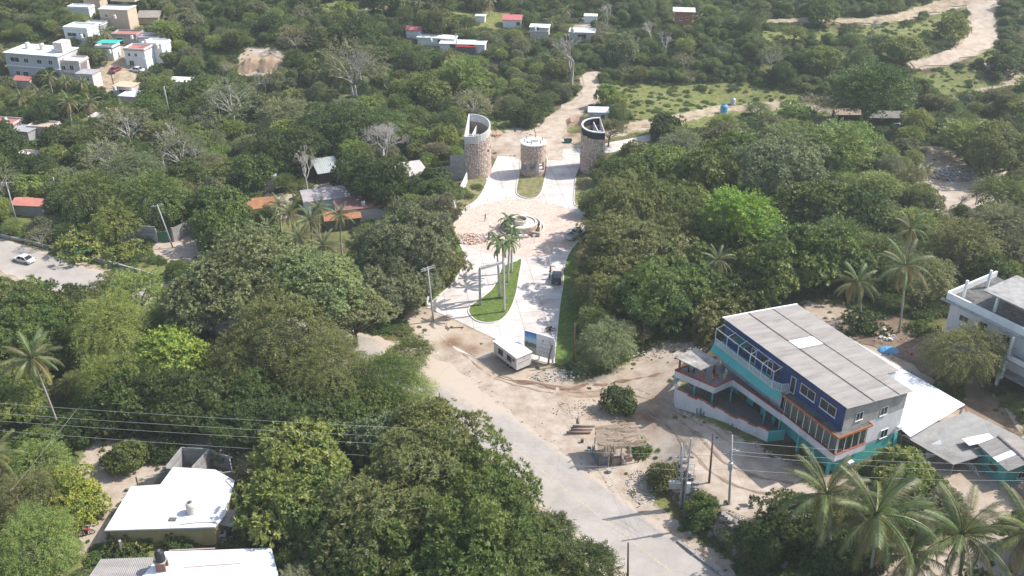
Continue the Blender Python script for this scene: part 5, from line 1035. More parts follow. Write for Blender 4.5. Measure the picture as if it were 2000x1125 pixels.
for i, (yl, zz, yr, nm) in enumerate(((768, pz + .8, 890, 'topmost'), (788, pz - .6, 905, 'second from the top'), (803, pz - 1.8, 925, 'third from the top'), (820, pz - 4.2, 935, 'lowest'))):
    lx = Vector((P4.x, P4.y, zz)); A_ = at_z(-250, yl, lx.z + 1.2 - i * .1); rr_ = Vector((P2.x + .3, P2.y, [P2.z - 1.0, P2.z - 2.4, P2.z - 2.9, P2.z - 5.2][i])); B_ = at_z(2250, yr, rr_.z + .4)
    wire(nm + ' of the four power lines crossing the lower half of the picture', [A_, lx, rr_, B_], .9)
for i, (x, z) in enumerate(((1083, 690), (1075, 700), (1085, 683))):
    wire(['left', 'middle', 'right'][i] + ' of the three wires running from the billboard to the lot pole', [at_z(x, z, 3.2 + .3 * i), (P2.x - .9 + .8 * i, P2.y, P2.z - 2.5)], 1.0, .014, WIREM)
for i, (x, y) in enumerate(((1850, 920), (1880, 915), (1835, 925))): wire(['nearest', 'middle', 'farthest'][i] + ' of the thin service wires from the blue building to the turquoise annex', [to_w(bb, (10.8, -.2, 6.2 - .3 * i)), at_z(x + 20, y - 20, 6 - .2 * i)], .5, .016)
wire('thin stay wire from the lot pole to the ground', [P2 - Vector((0, 0, 3)), at(1462, 975)], 0, .012); wire('service wire crossing the yard to the blue building', [at_z(1880, 735, 6), at_z(2010, 985, 7)], .3, .012, WIRED)
wire('wire slanting down past the palm trunk at left', [at_z(150, 800, 12), at_z(20, 960, 8)], .2, .014); wire('wire between the poles beside the red-roofed hut', [at_z(18, 376, 9), at_z(106, 352, 9)], .6, .02, WIREM)
# thatched stall
TH = M('dry_thatch', (.34, .265, .20), .95, .45, 3.5, .5, stretch=(1, 6, 6), each=.3); q = at(1203, 892); sl = thing('thatched_stall', 'roadside stall roofed with dry grey-pink palm thatch', 'stall', q, R(12))
g = random.Random(8); RC = [(-3.2, -1.7, 3.0), (2.8, -1.9, 2.8), (3.2, 2.0, 3.9), (-2.6, 2.2, 3.9)]
MB().add([(x, y, z) for x, y, z in RC] + [(x, y, z + .12) for x, y, z in RC], [(0, 3, 2, 1), (4, 5, 6, 7), (0, 1, 5, 4), (1, 2, 6, 5), (2, 3, 7, 6), (3, 0, 4, 7)]).build('thatch_bed', TH, sl)
for i in range(46):
    u, v = g.random(), g.random() * .95; a = Vector(RC[0]).lerp(Vector(RC[1]), u); c = Vector(RC[3]).lerp(Vector(RC[2]), u); p = a.lerp(c, v) + Vector((0, 0, .18 + .1 * g.random())); L = g.uniform(1.3, 2.3); an = g.uniform(-.25, .35) + (0 if i % 3 else .6); d = Vector((math.cos(an), math.sin(an) * .5, -.05)); b = MB(); e = Vector((-d.y, d.x, 0))
    if i % 8 == 0: p = a + Vector((0, -.1, .1)); d = Vector((.1 * g.uniform(-1, 1), -.4, -.9)).normalized(); e = Vector((1, 0, 0)); L = 1.1
    b.tube([p - d * L / 2, p, p + d * L / 2], [.035, .045, .02], 3)
    for k in range(14):
        t = k / 13 - .5; o = p + d * L * t
        for s in (-1, 1): b.add([o, o + d * .12, o + d * .4 + e * s * .34 + Vector((0, 0, -.1))], [(0, 1, 2)])
    b.build('dry_frond', TH, sl)
for x, y, z in ((-3.1, -1.6, 3.0), (2.6, -1.8, 2.8), (-2.5, 2.1, 3.9), (3, 1.9, 3.9), (0, -1.8, 2.9), (-1.4, -1.7, 2.9)): MB().tube([(x, y, -.2), (x + .05, y, z)], [.08, .06], 6).build('post', WOODP, sl)
MB().box(-3.0, -1.3, 0, -2.9, 1.6, 1.2).box(-2.9, -1.3, 0, -1.2, -1.25, 1.1).build('tarp_side', M('blue_grey_tarp', (.2, .24, .28), .7, .3, 2, .2), sl); MB().box(-1.0, -1.5, .0, .4, -.9, .9).box(.9, -1.4, 0, 1.9, -.8, .8).build('counter', M('pinkish_board', (.42, .30, .25), .85, .3, 2, .2), sl); MB().cbox((.3, -1.6, 1.6), (.45, .03, .6)).build('notice', WHITE(), sl)
addfoot([to_w(sl, p) for p in ((-3.4, -2.4), (3, -2.4), (3.3, 2.4), (-3, 2.4))])
for i, (x, y, L, a, r, lb) in enumerate(((1130, 847, 5.6, 4, .24, 'thick reddish log in front of the pile by the stall'), (1136, 840, 5.0, 2, .16, 'thin grey log in the middle of the pile by the stall'), (1140, 834, 5.2, 3, .2, 'grey log at the back of the pile by the stall'), (1130, 822, 2.2, 84, .17, 'short dark log lying apart pointing away from the pile'))):
    q = at(x, y); L *= .62; o = MB().tube([(-L / 2, 0, r), (L / 2, 0, r)], [r, r * .85], 9).build('log', M('weathered_log' if i else 'reddish_log', (.28, .23, .2) if i else (.26, .17, .13), .9, .3, 3, .4, stretch=(.3, 3, 3)), None, True, loc=q); o.rotation_euler.z = R(a); tag(o, lb, 'log', 'logs by the stall')
q = at(1137, 864); tag(MB().cyl(0, 0, 0, .55, .22, 10).build('stump', WOODP, None, loc=q), 'small upright stump between the logs and the stall', 'stump'); q = at(1190, 922); tag(MB().cyl(0, 0, 0, .5, .35, 12).build('stump', PLAST, None, loc=q), 'round stump seat in front of the stall', 'stump')
q = at(1188, 915); tag(MB().tube([(0, 0, 0), (0, 0, 1.9)], .05, 6).build('stick', M('pale_stick', (.5, .4, .32)), None, loc=q), 'thin pale upright stick in front of the stall', 'post')
def chair(loc, rz, col, label, nm):
    t = thing('plastic_chair', label, 'chair', loc, rz); m = M(nm, col, .5, .05, 2, 0); MB().box(-.24, -.24, .42, .24, .24, .46).build('seat', m, t); MB().box(-.24, .2, .46, .24, .25, .9).build('backrest', m, t)
    for x in (-.2, .2):
        for y in (-.2, .2): MB().beam((x, y, 0), (x, y, .42), .05).build('leg', m, t)
chair(at(1218, 905), 2.2, (.4, .45, .6), 'pale blue plastic chair under the right end of the thatched stall', 'pale_blue_plastic'); chair(at(1727, 648), .4, (.75, .75, .75), 'white plastic chair in the yard left of the palms', 'white_plastic'); chair(at(1151, 880), 2.8, (.12, .3, .28), 'teal garden chair left of the thatched stall', 'teal_plastic')
# ladder, washing line by the bank, crossed timbers, posts
q = at(1440, 1008); o = thing('ladder', 'light wooden ladder lying on the edge of the bank', 'ladder', q + Vector((0, 0, .15)), R(-38)); [MB().beam((-1.5, y, 0), (1.5, y, .1), .09).build('rail', M('pale_timber', (.5, .42, .33), .85), o) for y in (-.28, .28)]; [MB().beam((-1.3 + k * .43, -.28, .02), (-1.3 + k * .43, .28, .02), .07).build('rung', MATS['pale_timber'], o) for k in range(7)]
for i, (x, y, c, lb) in enumerate(((1464, 985, (.1, .03, .05), 'dark maroon shirt on the line at the edge of the lot'), (1470, 985, (.12, .1, .14), 'dark grey shirt on the line at the edge of the lot'), (1480, 988, (.5, .2, .22), 'pink cloth on the line at the edge of the lot'))):
    p = at(x, y); cloth('shirt', lb, 0, 0, 0, .7, .8, c, bb); o = bpy.data.objects[[k.name for k in bpy.data.objects if k.name.startswith('shirt')][-1]]; o.location = p + Vector((0, 0, 1.5)); o['group'] = 'washing at the lot edge'
wire('washing line at the edge of the lot by the palms', [at(1455, 985) + Vector((0, 0, 1.55)), at(1495, 992) + Vector((0, 0, 1.55))], .1, .012, WIREM, 'clothes_line')
q = at(888, 641); o = thing('timber_frame', 'crossed thin brown timbers lying on the dirt by the entrance', 'timber', q + Vector((0, 0, .08))); MB().beam((-1.6, -.1, 0), (1.5, .15, .03), .1).build('long_timber', WOODP, o); MB().beam((-1.5, .7, .1), (-.9, -.8, .1), .1).build('cross_timber', WOODP, o); MB().beam((1.4, .3, 0), (1.5, -.3, .3), .1).build('end_timber', WOODP, o)
q = at(1071, 712); t = thing('pruned_tree', 'small lopped bare tree trunk standing in front of the billboard', 'tree', q); MB().tube([(0, 0, -.1), (.05, 0, 1.4), (.35, 0, 2.9), (.7, .1, 3.7)], [.17, .14, .12, .09], 8).build('trunk', BLTR := M('lopped_bark', (.25, .2, .15), .9, .3, 4, .4), t, True)
b = MB(); b.tube([(.5, 0, 3.2), (.2, 0, 3.9), (.0, 0, 4.5)], [.08, .06, .04], 6).tube([(.65, .1, 3.6), (.95, 0, 4.2)], [.07, .03], 6).tube([(.3, 0, 2.8), (1.0, .1, 3.1), (1.4, 0, 3.5)], [.07, .05, .02], 6); b.build('branches', BLTR, t, True)

# vehicles
RUB = M('tyre_rubber', (.025, .025, .025), .9); LAMP = M('red_lamp', (.35, .02, .02), .3); HEAD = M('headlamp', (.6, .6, .6), .2)
def car(label, loc, rz, col, L=4.4, Wd=1.78, Ht=1.45, kind='sedan', name='parked_car', cat='car', pick=False):
    t = thing(name, label, cat, loc, rz, 'vehicles'); pm = M('car_paint_%d_%d_%d' % tuple(int(c * 99) for c in col), col, .3, .05, 1, 0, spec=.6)
    if kind == 'sedan': S = [(-.5, .42, .72, .80), (-.47, .3, .86, .93), (-.3, .26, .93, .98), (.0, .25, .92, 1.0), (.24, .25, .88, 1.0), (.42, .27, .76, .95), (.49, .32, .62, .82), (.5, .4, .55, .74)]; G = [(-.36, .91, .9), (-.2, 1.38, .72), (-.05, 1.45, .72), (.1, 1.42, .72), (.26, .90, .88)]
    elif kind == 'suv': S = [(-.5, .45, .9, .86), (-.48, .3, 1.0, .95), (-.3, .26, 1.02, 1.0), (.0, .25, 1.0, 1.0), (.24, .25, .98, 1.0), (.42, .28, .9, .96), (.49, .34, .78, .86), (.5, .42, .66, .8)]; G = [(-.47, 1.0, .92), (-.4, 1.5, .78), (-.1, 1.62, .76), (.1, 1.56, .76), (.27, 1.0, .9)]
    else: S = [(-.5, .5, .95, .97), (-.49, .42, 1.0, 1.0), (-.3, .4, 1.0, 1.0), (.0, .38, 1.0, 1.0), (.24, .38, 1.02, 1.0), (.42, .4, .98, .96), (.49, .42, .9, .88), (.5, .5, .75, .84)]; G = [(-.06, 1.0, .95), (-.03, 1.6, .8), (.08, 1.68, .78), (.14, 1.64, .78), (.27, 1.02, .92)]
    b = MB(); V = []; hw = Wd / 2
    for x, z0, z1, w in S:
        for y, z in ((-w * .96, z0), (-w, (z0 + z1) / 2), (-w * .94, z1 - .04), (-w * .8, z1), (w * .8, z1), (w * .94, z1 - .04), (w, (z0 + z1) / 2), (w * .96, z0)): V.append((x * L, y * hw, z))
    n = 8; F = [(i * n + k, (i + 1) * n + k, (i + 1) * n + (k + 1) % n, i * n + (k + 1) % n) for i in range(len(S) - 1) for k in range(n)] + [tuple(range(n)), tuple(range((len(S) - 1) * n + n - 1, (len(S) - 1) * n - 1, -1))]
    me = b.add(V, F).build('body', pm, t, True); bm = bmesh.new(); bm.from_mesh(me.data); bmesh.ops.recalc_face_normals(bm, faces=bm.faces[:]); bm.to_mesh(me.data); bm.free()
    s = Ht / (1.45 if kind == 'sedan' else 1.65)
    b = MB(); V = []
    for x, z, w in G: V += [(x * L, -w * hw, z * s), (x * L, w * hw, z * s)]
    base = [(x * L, sg * hw * .9, .9) for x, z, w in (G[0], G[-1]) for sg in (-1, 1)]
    m = len(V); b.add(V + base, [(2 * i, 2 * i + 2, 2 * i + 3, 2 * i + 1) for i in range(len(G) - 1)] + [(m, 0, 1, m + 1), (m + 2, m + 3, 9, 8), (m, m + 2, 8, 6, 4, 2, 0), (m + 1, 1, 3, 5, 7, 9, m + 3)]); b.build('windows', M_glass('car_glass', (.02, .025, .03)), t)
    gx = [g_ for g_ in G[1:-1]]; b = MB(); V = []
    for x, z, w in gx: V += [(x * L, -w * hw * 1.01, z * s + .012), (x * L, w * hw * 1.01, z * s + .012)]
    b.add(V, [(0, 2, 3, 1), (2, 4, 5, 3)]).build('roof', pm, t); b = MB()
    for sg in (-1, 1):
        for a_, c_ in ((0, 1), (1, 2), (2, 3), (3, 4)): b.beam((G[a_][0] * L, sg * G[a_][2] * hw, G[a_][1] * s), (G[c_][0] * L, sg * G[c_][2] * hw, G[c_][1] * s), .06)
        b.beam((G[2][0] * L, sg * G[2][2] * hw, G[2][1] * s), (G[2][0] * L, sg * .96 * hw, .95), .06)
    b.build('pillars', pm, t)
    for x in (-.31 * L, .31 * L):
        for sg in (-1, 1):
            w = MB().tube([(x, sg * (hw - .2), .32), (x, sg * (hw + .012), .32)], .32, 16).build('wheel', RUB, t); MB().tube([(x, sg * (hw - .05), .32), (x, sg * (hw + .02), .32)], .19, 10).build('rim', CHR, w)
    for sg in (-1, 1): MB().box(-L / 2 - .01, sg * hw * .75 - .14, .68, -L / 2 + .07, sg * hw * .75 + .12, .8).build('tail_light', LAMP, t); MB().box(L / 2 - .12, sg * hw * .68 - .16, .56, L / 2 + .005, sg * hw * .68 + .1, .66).build('headlight', HEAD, t); MB().cbox((.2 * L, sg * (hw + .08), .98), (.14, .16, .12)).build('mirror', pm, t)
    MB().box(-L / 2 - .03, -.26, .5, -L / 2 - .005, .26, .62).build('number_plate', WHITE(), t)
    if kind == 'pickup':
        b = MB(); b.box(-L * .49, -hw * .95, .72, -L * .08, hw * .95, .78).box(-L * .5, -hw, .78, -L * .485, hw, 1.2).box(-L * .5, -hw, .78, -L * .07, -hw + .07, 1.2).box(-L * .5, hw - .07, .78, -L * .07, hw, 1.2).box(-L * .085, -hw, .78, -L * .07, hw, 1.2); b.build('cargo_bed', pm, t)
        MB().box(-L * .48, -hw * .9, 1.003, -L * .09, hw * .9, 1.02).build('bed_floor', BLK, t)
        b = MB()
        for x in (-L * .49, -L * .35, -L * .21, -L * .08):
            for sg in (-1, 1): b.beam((x, sg * hw * .97, 1.1), (x, sg * hw * .97, 1.75), .05)
        for z in (1.4, 1.72):
            for sg in (-1, 1): b.beam((-L * .49, sg * hw * .97, z), (-L * .08, sg * hw * .97, z), .05)
            b.beam((-L * .49, -hw * .97, z), (-L * .49, hw * .97, z), .05)
        b.build('bed_rack', WHITE(), t)
    return t
car('black hatchback stopped on the entrance road with people around it', at(1087, 547), R(86), (.018, .022, .028), 4.3, 1.8, 1.55, 'suv'); car('white pickup with racked cargo bed at the right rim of the plaza', at(1124, 463), R(50), (.62, .61, .6), 5.0, 1.85, 1.7, 'pickup'); car('white sedan driving on the road at the left edge', at(48, 511), R(157), (.7, .7, .72), 4.5, 1.8, 1.42, 'sedan')
car('dark red car parked on the village street', at(226, 140), R(75), (.2, .03, .05), 4.2, 1.8, 1.45, 'sedan'); car('blue pickup parked above the village street', at(172, 113), R(150), (.3, .42, .6), 4.8, 1.8, 1.6, 'pickup'); car('white car by the post-fenced shed', at(1756, 251), R(115), (.6, .62, .66), 4.2, 1.8, 1.45, 'suv'); car('white car under the white village house with the stair', at(268, 140), R(165), (.7, .7, .7), 4.4, 1.8, 1.45, 'sedan'); car('white van half hidden beside the block wall left of the left tower', at(836, 378), R(100), (.6, .6, .62), 4.6, 1.85, 1.8, 'suv')
def motorbike(label, loc, rz, col, nm):
    t = thing('motorcycle', label, 'motorcycle', loc, rz); pm = M(nm, col, .4, .05, 1, 0)
    for x in (-.62, .66):
        V = [(x + .3 * math.cos(a), 0, .32 + .3 * math.sin(a)) for a in [k * math.pi / 8 for k in range(17)]]; w = MB().tube(V, .05, 6, cap=False).build('wheel', RUB, t); b = MB(); [b.beam((x, 0, .32), (x + .28 * math.cos(k * 1.05), 0, .32 + .28 * math.sin(k * 1.05)), .02) for k in range(6)]; b.build('spokes', CHR, w)
    b = MB(); b.beam((-.62, 0, .32), (-.1, 0, .55), .06).beam((-.1, 0, .55), (.45, 0, .85), .07).beam((-.35, 0, .78), (.4, 0, .85), .06).beam((-.1, 0, .3), (-.1, 0, .7), .1); b.build('frame', BLK, t); b = MB(); b.beam((.66, -.07, .32), (.45, -.07, .98), .05).beam((.66, .07, .32), (.45, .07, .98), .05).beam((.43, -.35, 1.02), (.43, .35, 1.02), .04); b.build('fork_and_handlebar', CHR, t)
    MB().cbox((0, 0, .42), (.38, .28, .36)).build('engine', BLK, t); MB().cbox((.18, 0, .88), (.44, .24, .2)).build('fuel_tank', pm, t); MB().cbox((-.35, 0, .86), (.62, .24, .1)).build('seat', BLK, t); MB().cbox((-.7, 0, .72), (.34, .15, .04)).cbox((.66, 0, .68), (.38, .12, .03)).build('mudguard', pm, t); MB().lathe(.6, 0, [(.02, .88), (.09, .92), (.09, 1.02), (.03, 1.05)], 8).build('headlight', HEAD, t); return t
motorbike('black motorcycle parked on the entrance road behind the billboard', at(1074, 648), R(10), (.02, .02, .02), 'black_bike_paint'); motorbike('red motorcycle standing in the yard at lower left', at(170, 1045), R(20), (.5, .02, .03), 'red_bike_paint')
# people
def person(label, loc, rz, shirt, trou, pose='stand', hair=(.02, .015, .01)):
    t = thing('person', label, 'person', loc, rz, 'people'); J = {'pelvis': (0, 0, .95), 'chest': (0, .02, 1.28), 'neck': (0, .02, 1.48), 'head': (0, -.02, 1.6), 'top': (0, -.01, 1.72)}
    sh = .19; hp = .1
    arm = {'stand': ((.27, .02, 1.16), (.3, -.08, .9), (.31, -.1, .8)), 'lean': ((.26, -.15, 1.22), (.2, -.4, 1.15), (.18, -.5, 1.14)), 'phone': ((.27, -.08, 1.18), (.15, -.3, 1.3), (.08, -.33, 1.36)), 'wide': ((.38, -.05, 1.4), (.58, -.15, 1.52), (.66, -.18, 1.55))}[pose]
    Vn = [J['pelvis'], J['chest'], J['neck'], J['head'], J['top']]; E = [(0, 1), (1, 2), (2, 3), (3, 4)]; Rd = [.15, .17, .065, .1, .075]
    for s in (-1, 1):
        i = len(Vn); Vn += [(s * sh, .02, 1.42)] + [(s * a, b_, c) for a, b_, c in arm]; E += [(1, i), (i, i + 1), (i + 1, i + 2), (i + 2, i + 3)]; Rd += [.07, .052, .04, .045]
        i = len(Vn); st = .05 * s; Vn += [(s * hp, 0, .86), (s * hp * 1.1, -.02 - st, .48), (s * hp * 1.15, .02 - st, .09), (s * hp * 1.3, -.14 - st, .04)]; E += [(0, i), (i, i + 1), (i + 1, i + 2), (i + 2, i + 3)]; Rd += [.1, .07, .05, .045]
    me = bpy.data.meshes.new('body'); me.from_pydata(Vn, E, []); o = bpy.data.objects.new('body_rig', me); COL.objects.link(o); md = o.modifiers.new('skin', 'SKIN'); 
    for v, r_ in zip(me.skin_vertices[0].data, Rd): v.radius = (r_, r_ * (.75 if r_ > .12 else 1))
    me.skin_vertices[0].data[0].use_root = True; o.modifiers.new('sub', 'SUBSURF').levels = 1
    dg = bpy.context.evaluated_depsgraph_get(); m2 = bpy.data.meshes.new_from_object(o.evaluated_get(dg)); bpy.data.objects.remove(o); m2.name = 'body'
    for m in (M('skin_tone', (.28, .15, .09), .6, .05, 3, 0), M('cl_%d%d%d' % tuple(int(c * 99) for c in shirt), shirt, .9, .1, 3, .1), M('cl_%d%d%d' % tuple(int(c * 99) for c in trou), trou, .9, .1, 3, .1), M('shoe', (.03, .03, .03), .7)): m2.materials.append(m)
    for p in m2.polygons:
        c = p.center; r_ = math.hypot(c.x, c.y); p.material_index = 0 if c.z > 1.47 or (abs(c.x) > .24 and (c.z < 1.12 or pose in ('wide',) and abs(c.x) > .45)) or (pose != 'stand' and c.y < -.24) else 3 if c.z < .09 else 2 if c.z < .95 else 1; p.use_smooth = True
    b = bpy.data.objects.new('body', m2); COL.objects.link(b); b.parent = t
    MB().lathe(0, .015, [(.1, 1.62), (.115, 1.68), (.1, 1.75), (.05, 1.79), (.01, 1.8)], 12).build('hair', M('hair_%d' % int(hair[0] * 99), hair, .9), t, True)
    MB().add([(-.012, -.12, 1.63), (.012, -.12, 1.63), (0, -.145, 1.6), (0, -.12, 1.66)], [(0, 1, 2), (0, 2, 3), (1, 3, 2)]).build('nose', MATS['skin_tone'], t)
    for s in (-1, 1):      # hands: palm with four fingers and thumb
        w = Vector((s * arm[2][0], arm[2][1], arm[2][2])); d = (w - Vector((s * arm[1][0], arm[1][1], arm[1][2]))).normalized(); hb = MB(); e = d.orthogonal().normalized(); hb.tube([w, w + d * .08], [.035, .038], 6)
        for k in range(4): q_ = w + d * .08 + e * (k - 1.5) * .018; hb.tube([q_, q_ + d * .04, q_ + d * (.07 + .01 * (k in (1, 2))) + e.cross(d) * .015], [.01, .009, .006], 4)
        hb.tube([w + d * .03 - e * .03, w + d * .06 - e * .055], [.011, .008], 4); hb.build('hand', MATS['skin_tone'], t, True)
    return t
person('person in red shirt standing left of the black hatchback, farther from the viewer', at(1075, 536), R(120), (.4, .03, .05), (.04, .045, .06)); person('person in light turquoise shirt standing left of the black hatchback', at(1073, 545), R(100), (.3, .5, .48), (.03, .035, .05), 'phone'); person('person in dark blue leaning on the right side of the black hatchback', at(1102, 539), R(-110), (.03, .05, .1), (.03, .035, .05), 'lean')
person('person with raised arms standing on the stone plaza left of the fountain', at(948, 432), R(20), (.25, .25, .27), (.35, .33, .32), 'wide'); person('person in dark clothes bending by the rubble near the fountain', at(955, 468), R(60), (.06, .05, .06), (.08, .07, .07), 'lean')
# roadside odds
q = at(1735, 685); b = MB(); g = random.Random(3); V = []; n = 12
for i in range(n + 1):
    for j in range(n + 1): x, y = (i / n - .5) * 3.2, (j / n - .5) * 2.4; r_ = math.hypot(x / 1.6, y / 1.2); V.append((x * (1 if r_ < 1 else 1 / r_), y * (1 if r_ < 1 else 1 / r_), max(0, .5 * (1 - r_ * r_)) + g.uniform(0, .14)))
o = b.add(V, [(i * (n + 1) + j, (i + 1) * (n + 1) + j, (i + 1) * (n + 1) + j + 1, i * (n + 1) + j + 1) for i in range(n) for j in range(n)]).build('tarpaulin', M('blue_tarp', (.10, .33, .55), .45, .2, 3, .2), None, loc=q); tag(o, 'crumpled bright blue tarpaulin covering a heap in the yard', 'tarpaulin')
tag(MB().lathe(0, 0, [(.22, 0), (.3, .5), (.31, .52)], 12).build('bucket', M('red_plastic', (.5, .03, .02), .4), None, loc=at(1773, 644)), 'red plastic bucket in the yard under the palms', 'bucket'); tag(MB().lathe(0, 0, [(.2, 0), (.27, .4), (.28, .42)], 12).build('bucket', MATS['red_plastic'], None, loc=at(1779, 692)), 'small red bucket between the blue tarpaulin and the olive tree', 'bucket')
pile('rubble', 'white blocks and rubbish by the white chair in the yard', 'rubble', at(1735, 660), 1.4, 1.0, 30, .15, .5, [(.6, .6, .58), (.4, .35, .3)], .2, 11)
q = at(1805, 905); o = MB().add([(0, 0, 0), (2.4, .3, .4), (2.2, 1.6, 1.9), (.4, 1.2, 1.2)], [(0, 1, 2, 3)]).build('white_sheet', WHITE(), None, loc=q + Vector((0, 0, .8))); tag(o, 'white plastic sheet slung by the canopy edge', 'sheet')
# water tanks on the side track, shed with posts
tank(at(1413, 222), 1.9, (.10, .38, .62), 'big bright blue water tank beside the side track', group='field tanks'); tank(at(1431, 204), 1.35, (.5, .52, .56), 'pale grey tank behind the blue one on the side track', group='field tanks')
tank(at(656, 366), .9, (.6, .55, .25), 'pale yellow barrel lying near the silver roof shed', group='field tanks')
fp = [(1795, 256), (1816, 249), (1838, 253), (1862, 247), (1884, 266), (1937, 262)]
for i, (x, y) in enumerate([(1704, 240), (1732, 243), (1760, 246), (1793, 250), (1815, 252), (1838, 253), (1862, 250), (1883, 257), (1937, 262), (1858, 265), (1875, 270), (1915, 205)]):
    o = MB().cbox((0, 0, 1.1), (.26, .26, 2.6), R(10)).build('fence_post', WHITE(), None, loc=at(x, y)); tag(o, ['leftmost white post under the big dome tree', 'white post left of the shed', 'white post in front of the shed', 'white post at the right end of the shed', 'first white post right of the shed', 'second white post right of the shed', 'third white post right of the shed', 'fourth white post right of the shed', 'farthest right white post by the meadow', 'short white post in the meadow, left one', 'short white post in the meadow, right one', 'lone pale post on the slope above the meadow'][i], 'post', 'white fence posts')
bld('open_shed', 'long dark open shed with grey sheet roof behind the white posts', 1738, 246, -2, 12, 3.6, 2.2, M('dark_boards', (.07, .055, .045), .9, .3, 2), 'shed', M('weathered_grey_sheet', (.2, .185, .17), .9, .3, .6, .2, each=.1), .5, clear=.35, cat='shed'); bld('thatched_hut', 'small brown thatched hut left of the open shed', 1655, 238, 0, 6, 4, 2, M('dark_boards', (.07, .055, .045)), 'gable', TH, .5, cat='hut', clear=0)
q = at(1793, 257); t = thing('flatbed_trailer', 'dark empty flatbed trailer beside the white car', 'trailer', q, R(3)); MB().box(-4, -1, .8, 3.6, 1, 1.4).build('bed', BLK, t); MB().add([(-4, -1, .8), (-5.6, -1, .2), (-5.6, 1, .2), (-4, 1, .8), (-4, -1, 1.4), (-5.6, -1, .35), (-5.6, 1, .35), (-4, 1, 1.4)], [(0, 1, 2, 3), (4, 7, 6, 5), (0, 4, 5, 1), (3, 2, 6, 7), (1, 5, 6, 2)]).build('ramp', BLK, t); [MB().tube([(x, y, .45), (x, y + .2, .45)], .4, 12).build('wheel', RUB, t) for x in (1.5, 2.5) for y in (-1.1, .9)]
# ------------- houses of the village and the valley -------------
PINKR = M('faded_red_roof', (.45, .17, .14), .85, .2, 1, .1, dirt=(.3, .2, .18), damt=.3); REDR = M('bright_red_roof', (.45, .05, .035), .7, .15, 1, .1); CREAMW = M('cream_wall', (.55, .44, .33), .85, .15, .8, .1); PINKW = M('pinkish_white_wall', (.6, .54, .52), .85, .15, .8, .1, dirt=(.4, .33, .3), damt=.3); GREYW = M('grey_wall', (.36, .35, .36), .9, .2, .8, .1); ORW = M('orange_wall', (.6, .14, .06), .8, .15, .8, .1); RUSTR = M('rusty_flat_roof', (.30, .13, .11), .9, .35, .6, .2, dirt=(.2, .19, .19), damt=.5); ORRUST = M('orange_rust_roof', (.36, .17, .09), .9, .3, .8, .2)
G2 = 'hillside houses'
def B(label, px, py, rz, w, d, h, wall, roof='flat', rcol=None, over=.3, wins=(), **k):
    if px < 345 and py < 335 and w < 15:
        f = .7; w, d, h = w * f, d * f, h * .8; over *= .7; wins = [(a, u_ * f, z * .8, ww * .75, hh * .8) + tuple(r_) for a, u_, z, ww, hh, *r_ in wins]; k['storeys'] = [z * .8 for z in k.get('storeys', ())]
        k['clear'] = .45 if py > 225 else .62; k.setdefault('parapet', .45 if roof == 'flat' and (int(px) % 3) else 0)
    return bld('house', label, px, py, rz, w, d, h, wall, roof, rcol, over, wins, **k)
def roof_tank(px, py, z, lb, s=1.0, col=(.65, .62, .57)): p = at(px, py); tank(at_z(px, py, p.z + z), s, col, lb)
t = B('long white two-storey hillside house with two roof tanks at upper left', 72, 158, -14, 17, 9, 7.4, M('pale_grey_wall', (.5, .49, .51), .85, .15, .8, .1), rcol=WHITE(), storeys=(3.8,), wins=[('f', -5.5, 5, 3, 1.4), ('f', -1.8, 5, 1.6, 1.3), ('f', 2.4, 5, 1.6, 1.3), ('f', 6, 5, 1.4, 1.3), ('f', -5.5, 1.2, 1.3, 1.3), ('f', -3, 1.2, 1.8, 1.3), ('f', 1.5, 1.2, 1.8, 1.3)], tanks=()); T0 = t
for x, lb in ((-4.5, 'beige tank at the left on the long white hillside house'), (.2, 'beige tank in the middle on the long white hillside house')): tank(to_w(t, (x, 5, 7.6)), 1.3, label=lb)
tank(to_w(t, (4, 6, 7.6)), 1.1, (.05, .05, .06), 'black tank on the long white hillside house')
MB().box(5.6, 3, 7.6, 8.3, 7, 10.4).build('stair_tower', PINKW, t)
t = B('pink-trimmed balconied house right of the long white one', 142, 160, -8, 9, 7, 6.8, PINKW, rcol=PINKW, storeys=(3.4,), wins=[('f', -2.5, 4.2, 1.8, 1.6), ('f', 1, 4.2, 1.6, 1.8), ('f', 3.2, .6, 1.2, 2)]); B('narrow pinkish house with dark upper opening below the balconied one', 171, 180, -10, 7, 6, 6.2, PINKW, rcol=GREYW, wins=[('f', -1.6, 3.8, 1.2, 1.8), ('f', 1.4, 3.8, 1.2, 1.8)])
B('small hut with salmon roof below the long white house', 45, 172, -8, 7, 5, 2.6, PINKW, 'gable', PINKR)
B('bright white house with wide window band and green awning', 155, 95, -12, 11, 8, 7.0, WHITE(), rcol=WHITE(), parapet=.5, wins=[('f', -2, 4.4, 4, 1.4), ('f', 2.8, 4.4, 2.6, 1.4)]); B('low grey house with white slab roof above the bright white one', 182, 66, -8, 8, 6, 3, GREYW, rcol=WHITE(), wins=[('f', -1.5, 1, 2, 1.3)])
B('tall cream house with thatched top at upper left', 228, 58, -8, 13, 8, 7.5, CREAMW, rcol=WHITE(), wins=[('f', -3.5, 4.6, 1.3, 1.2), ('f', 1, 4.8, 1.3, 1.2)]); q = at(228, 30); bld('thatched_roof', 'wide grey thatched roof on top of the tall cream house', 228, 47, -8, 8, 6, .5, CREAMW, 'gable', M('grey_thatch', (.33, .29, .26), .95, .3, 2, .4), .4, base=Vector((at(228, 58).x + 1.5, at(228, 58).y + 5, at(228, 58).z + 7.9)), cat='roof', foot=False)
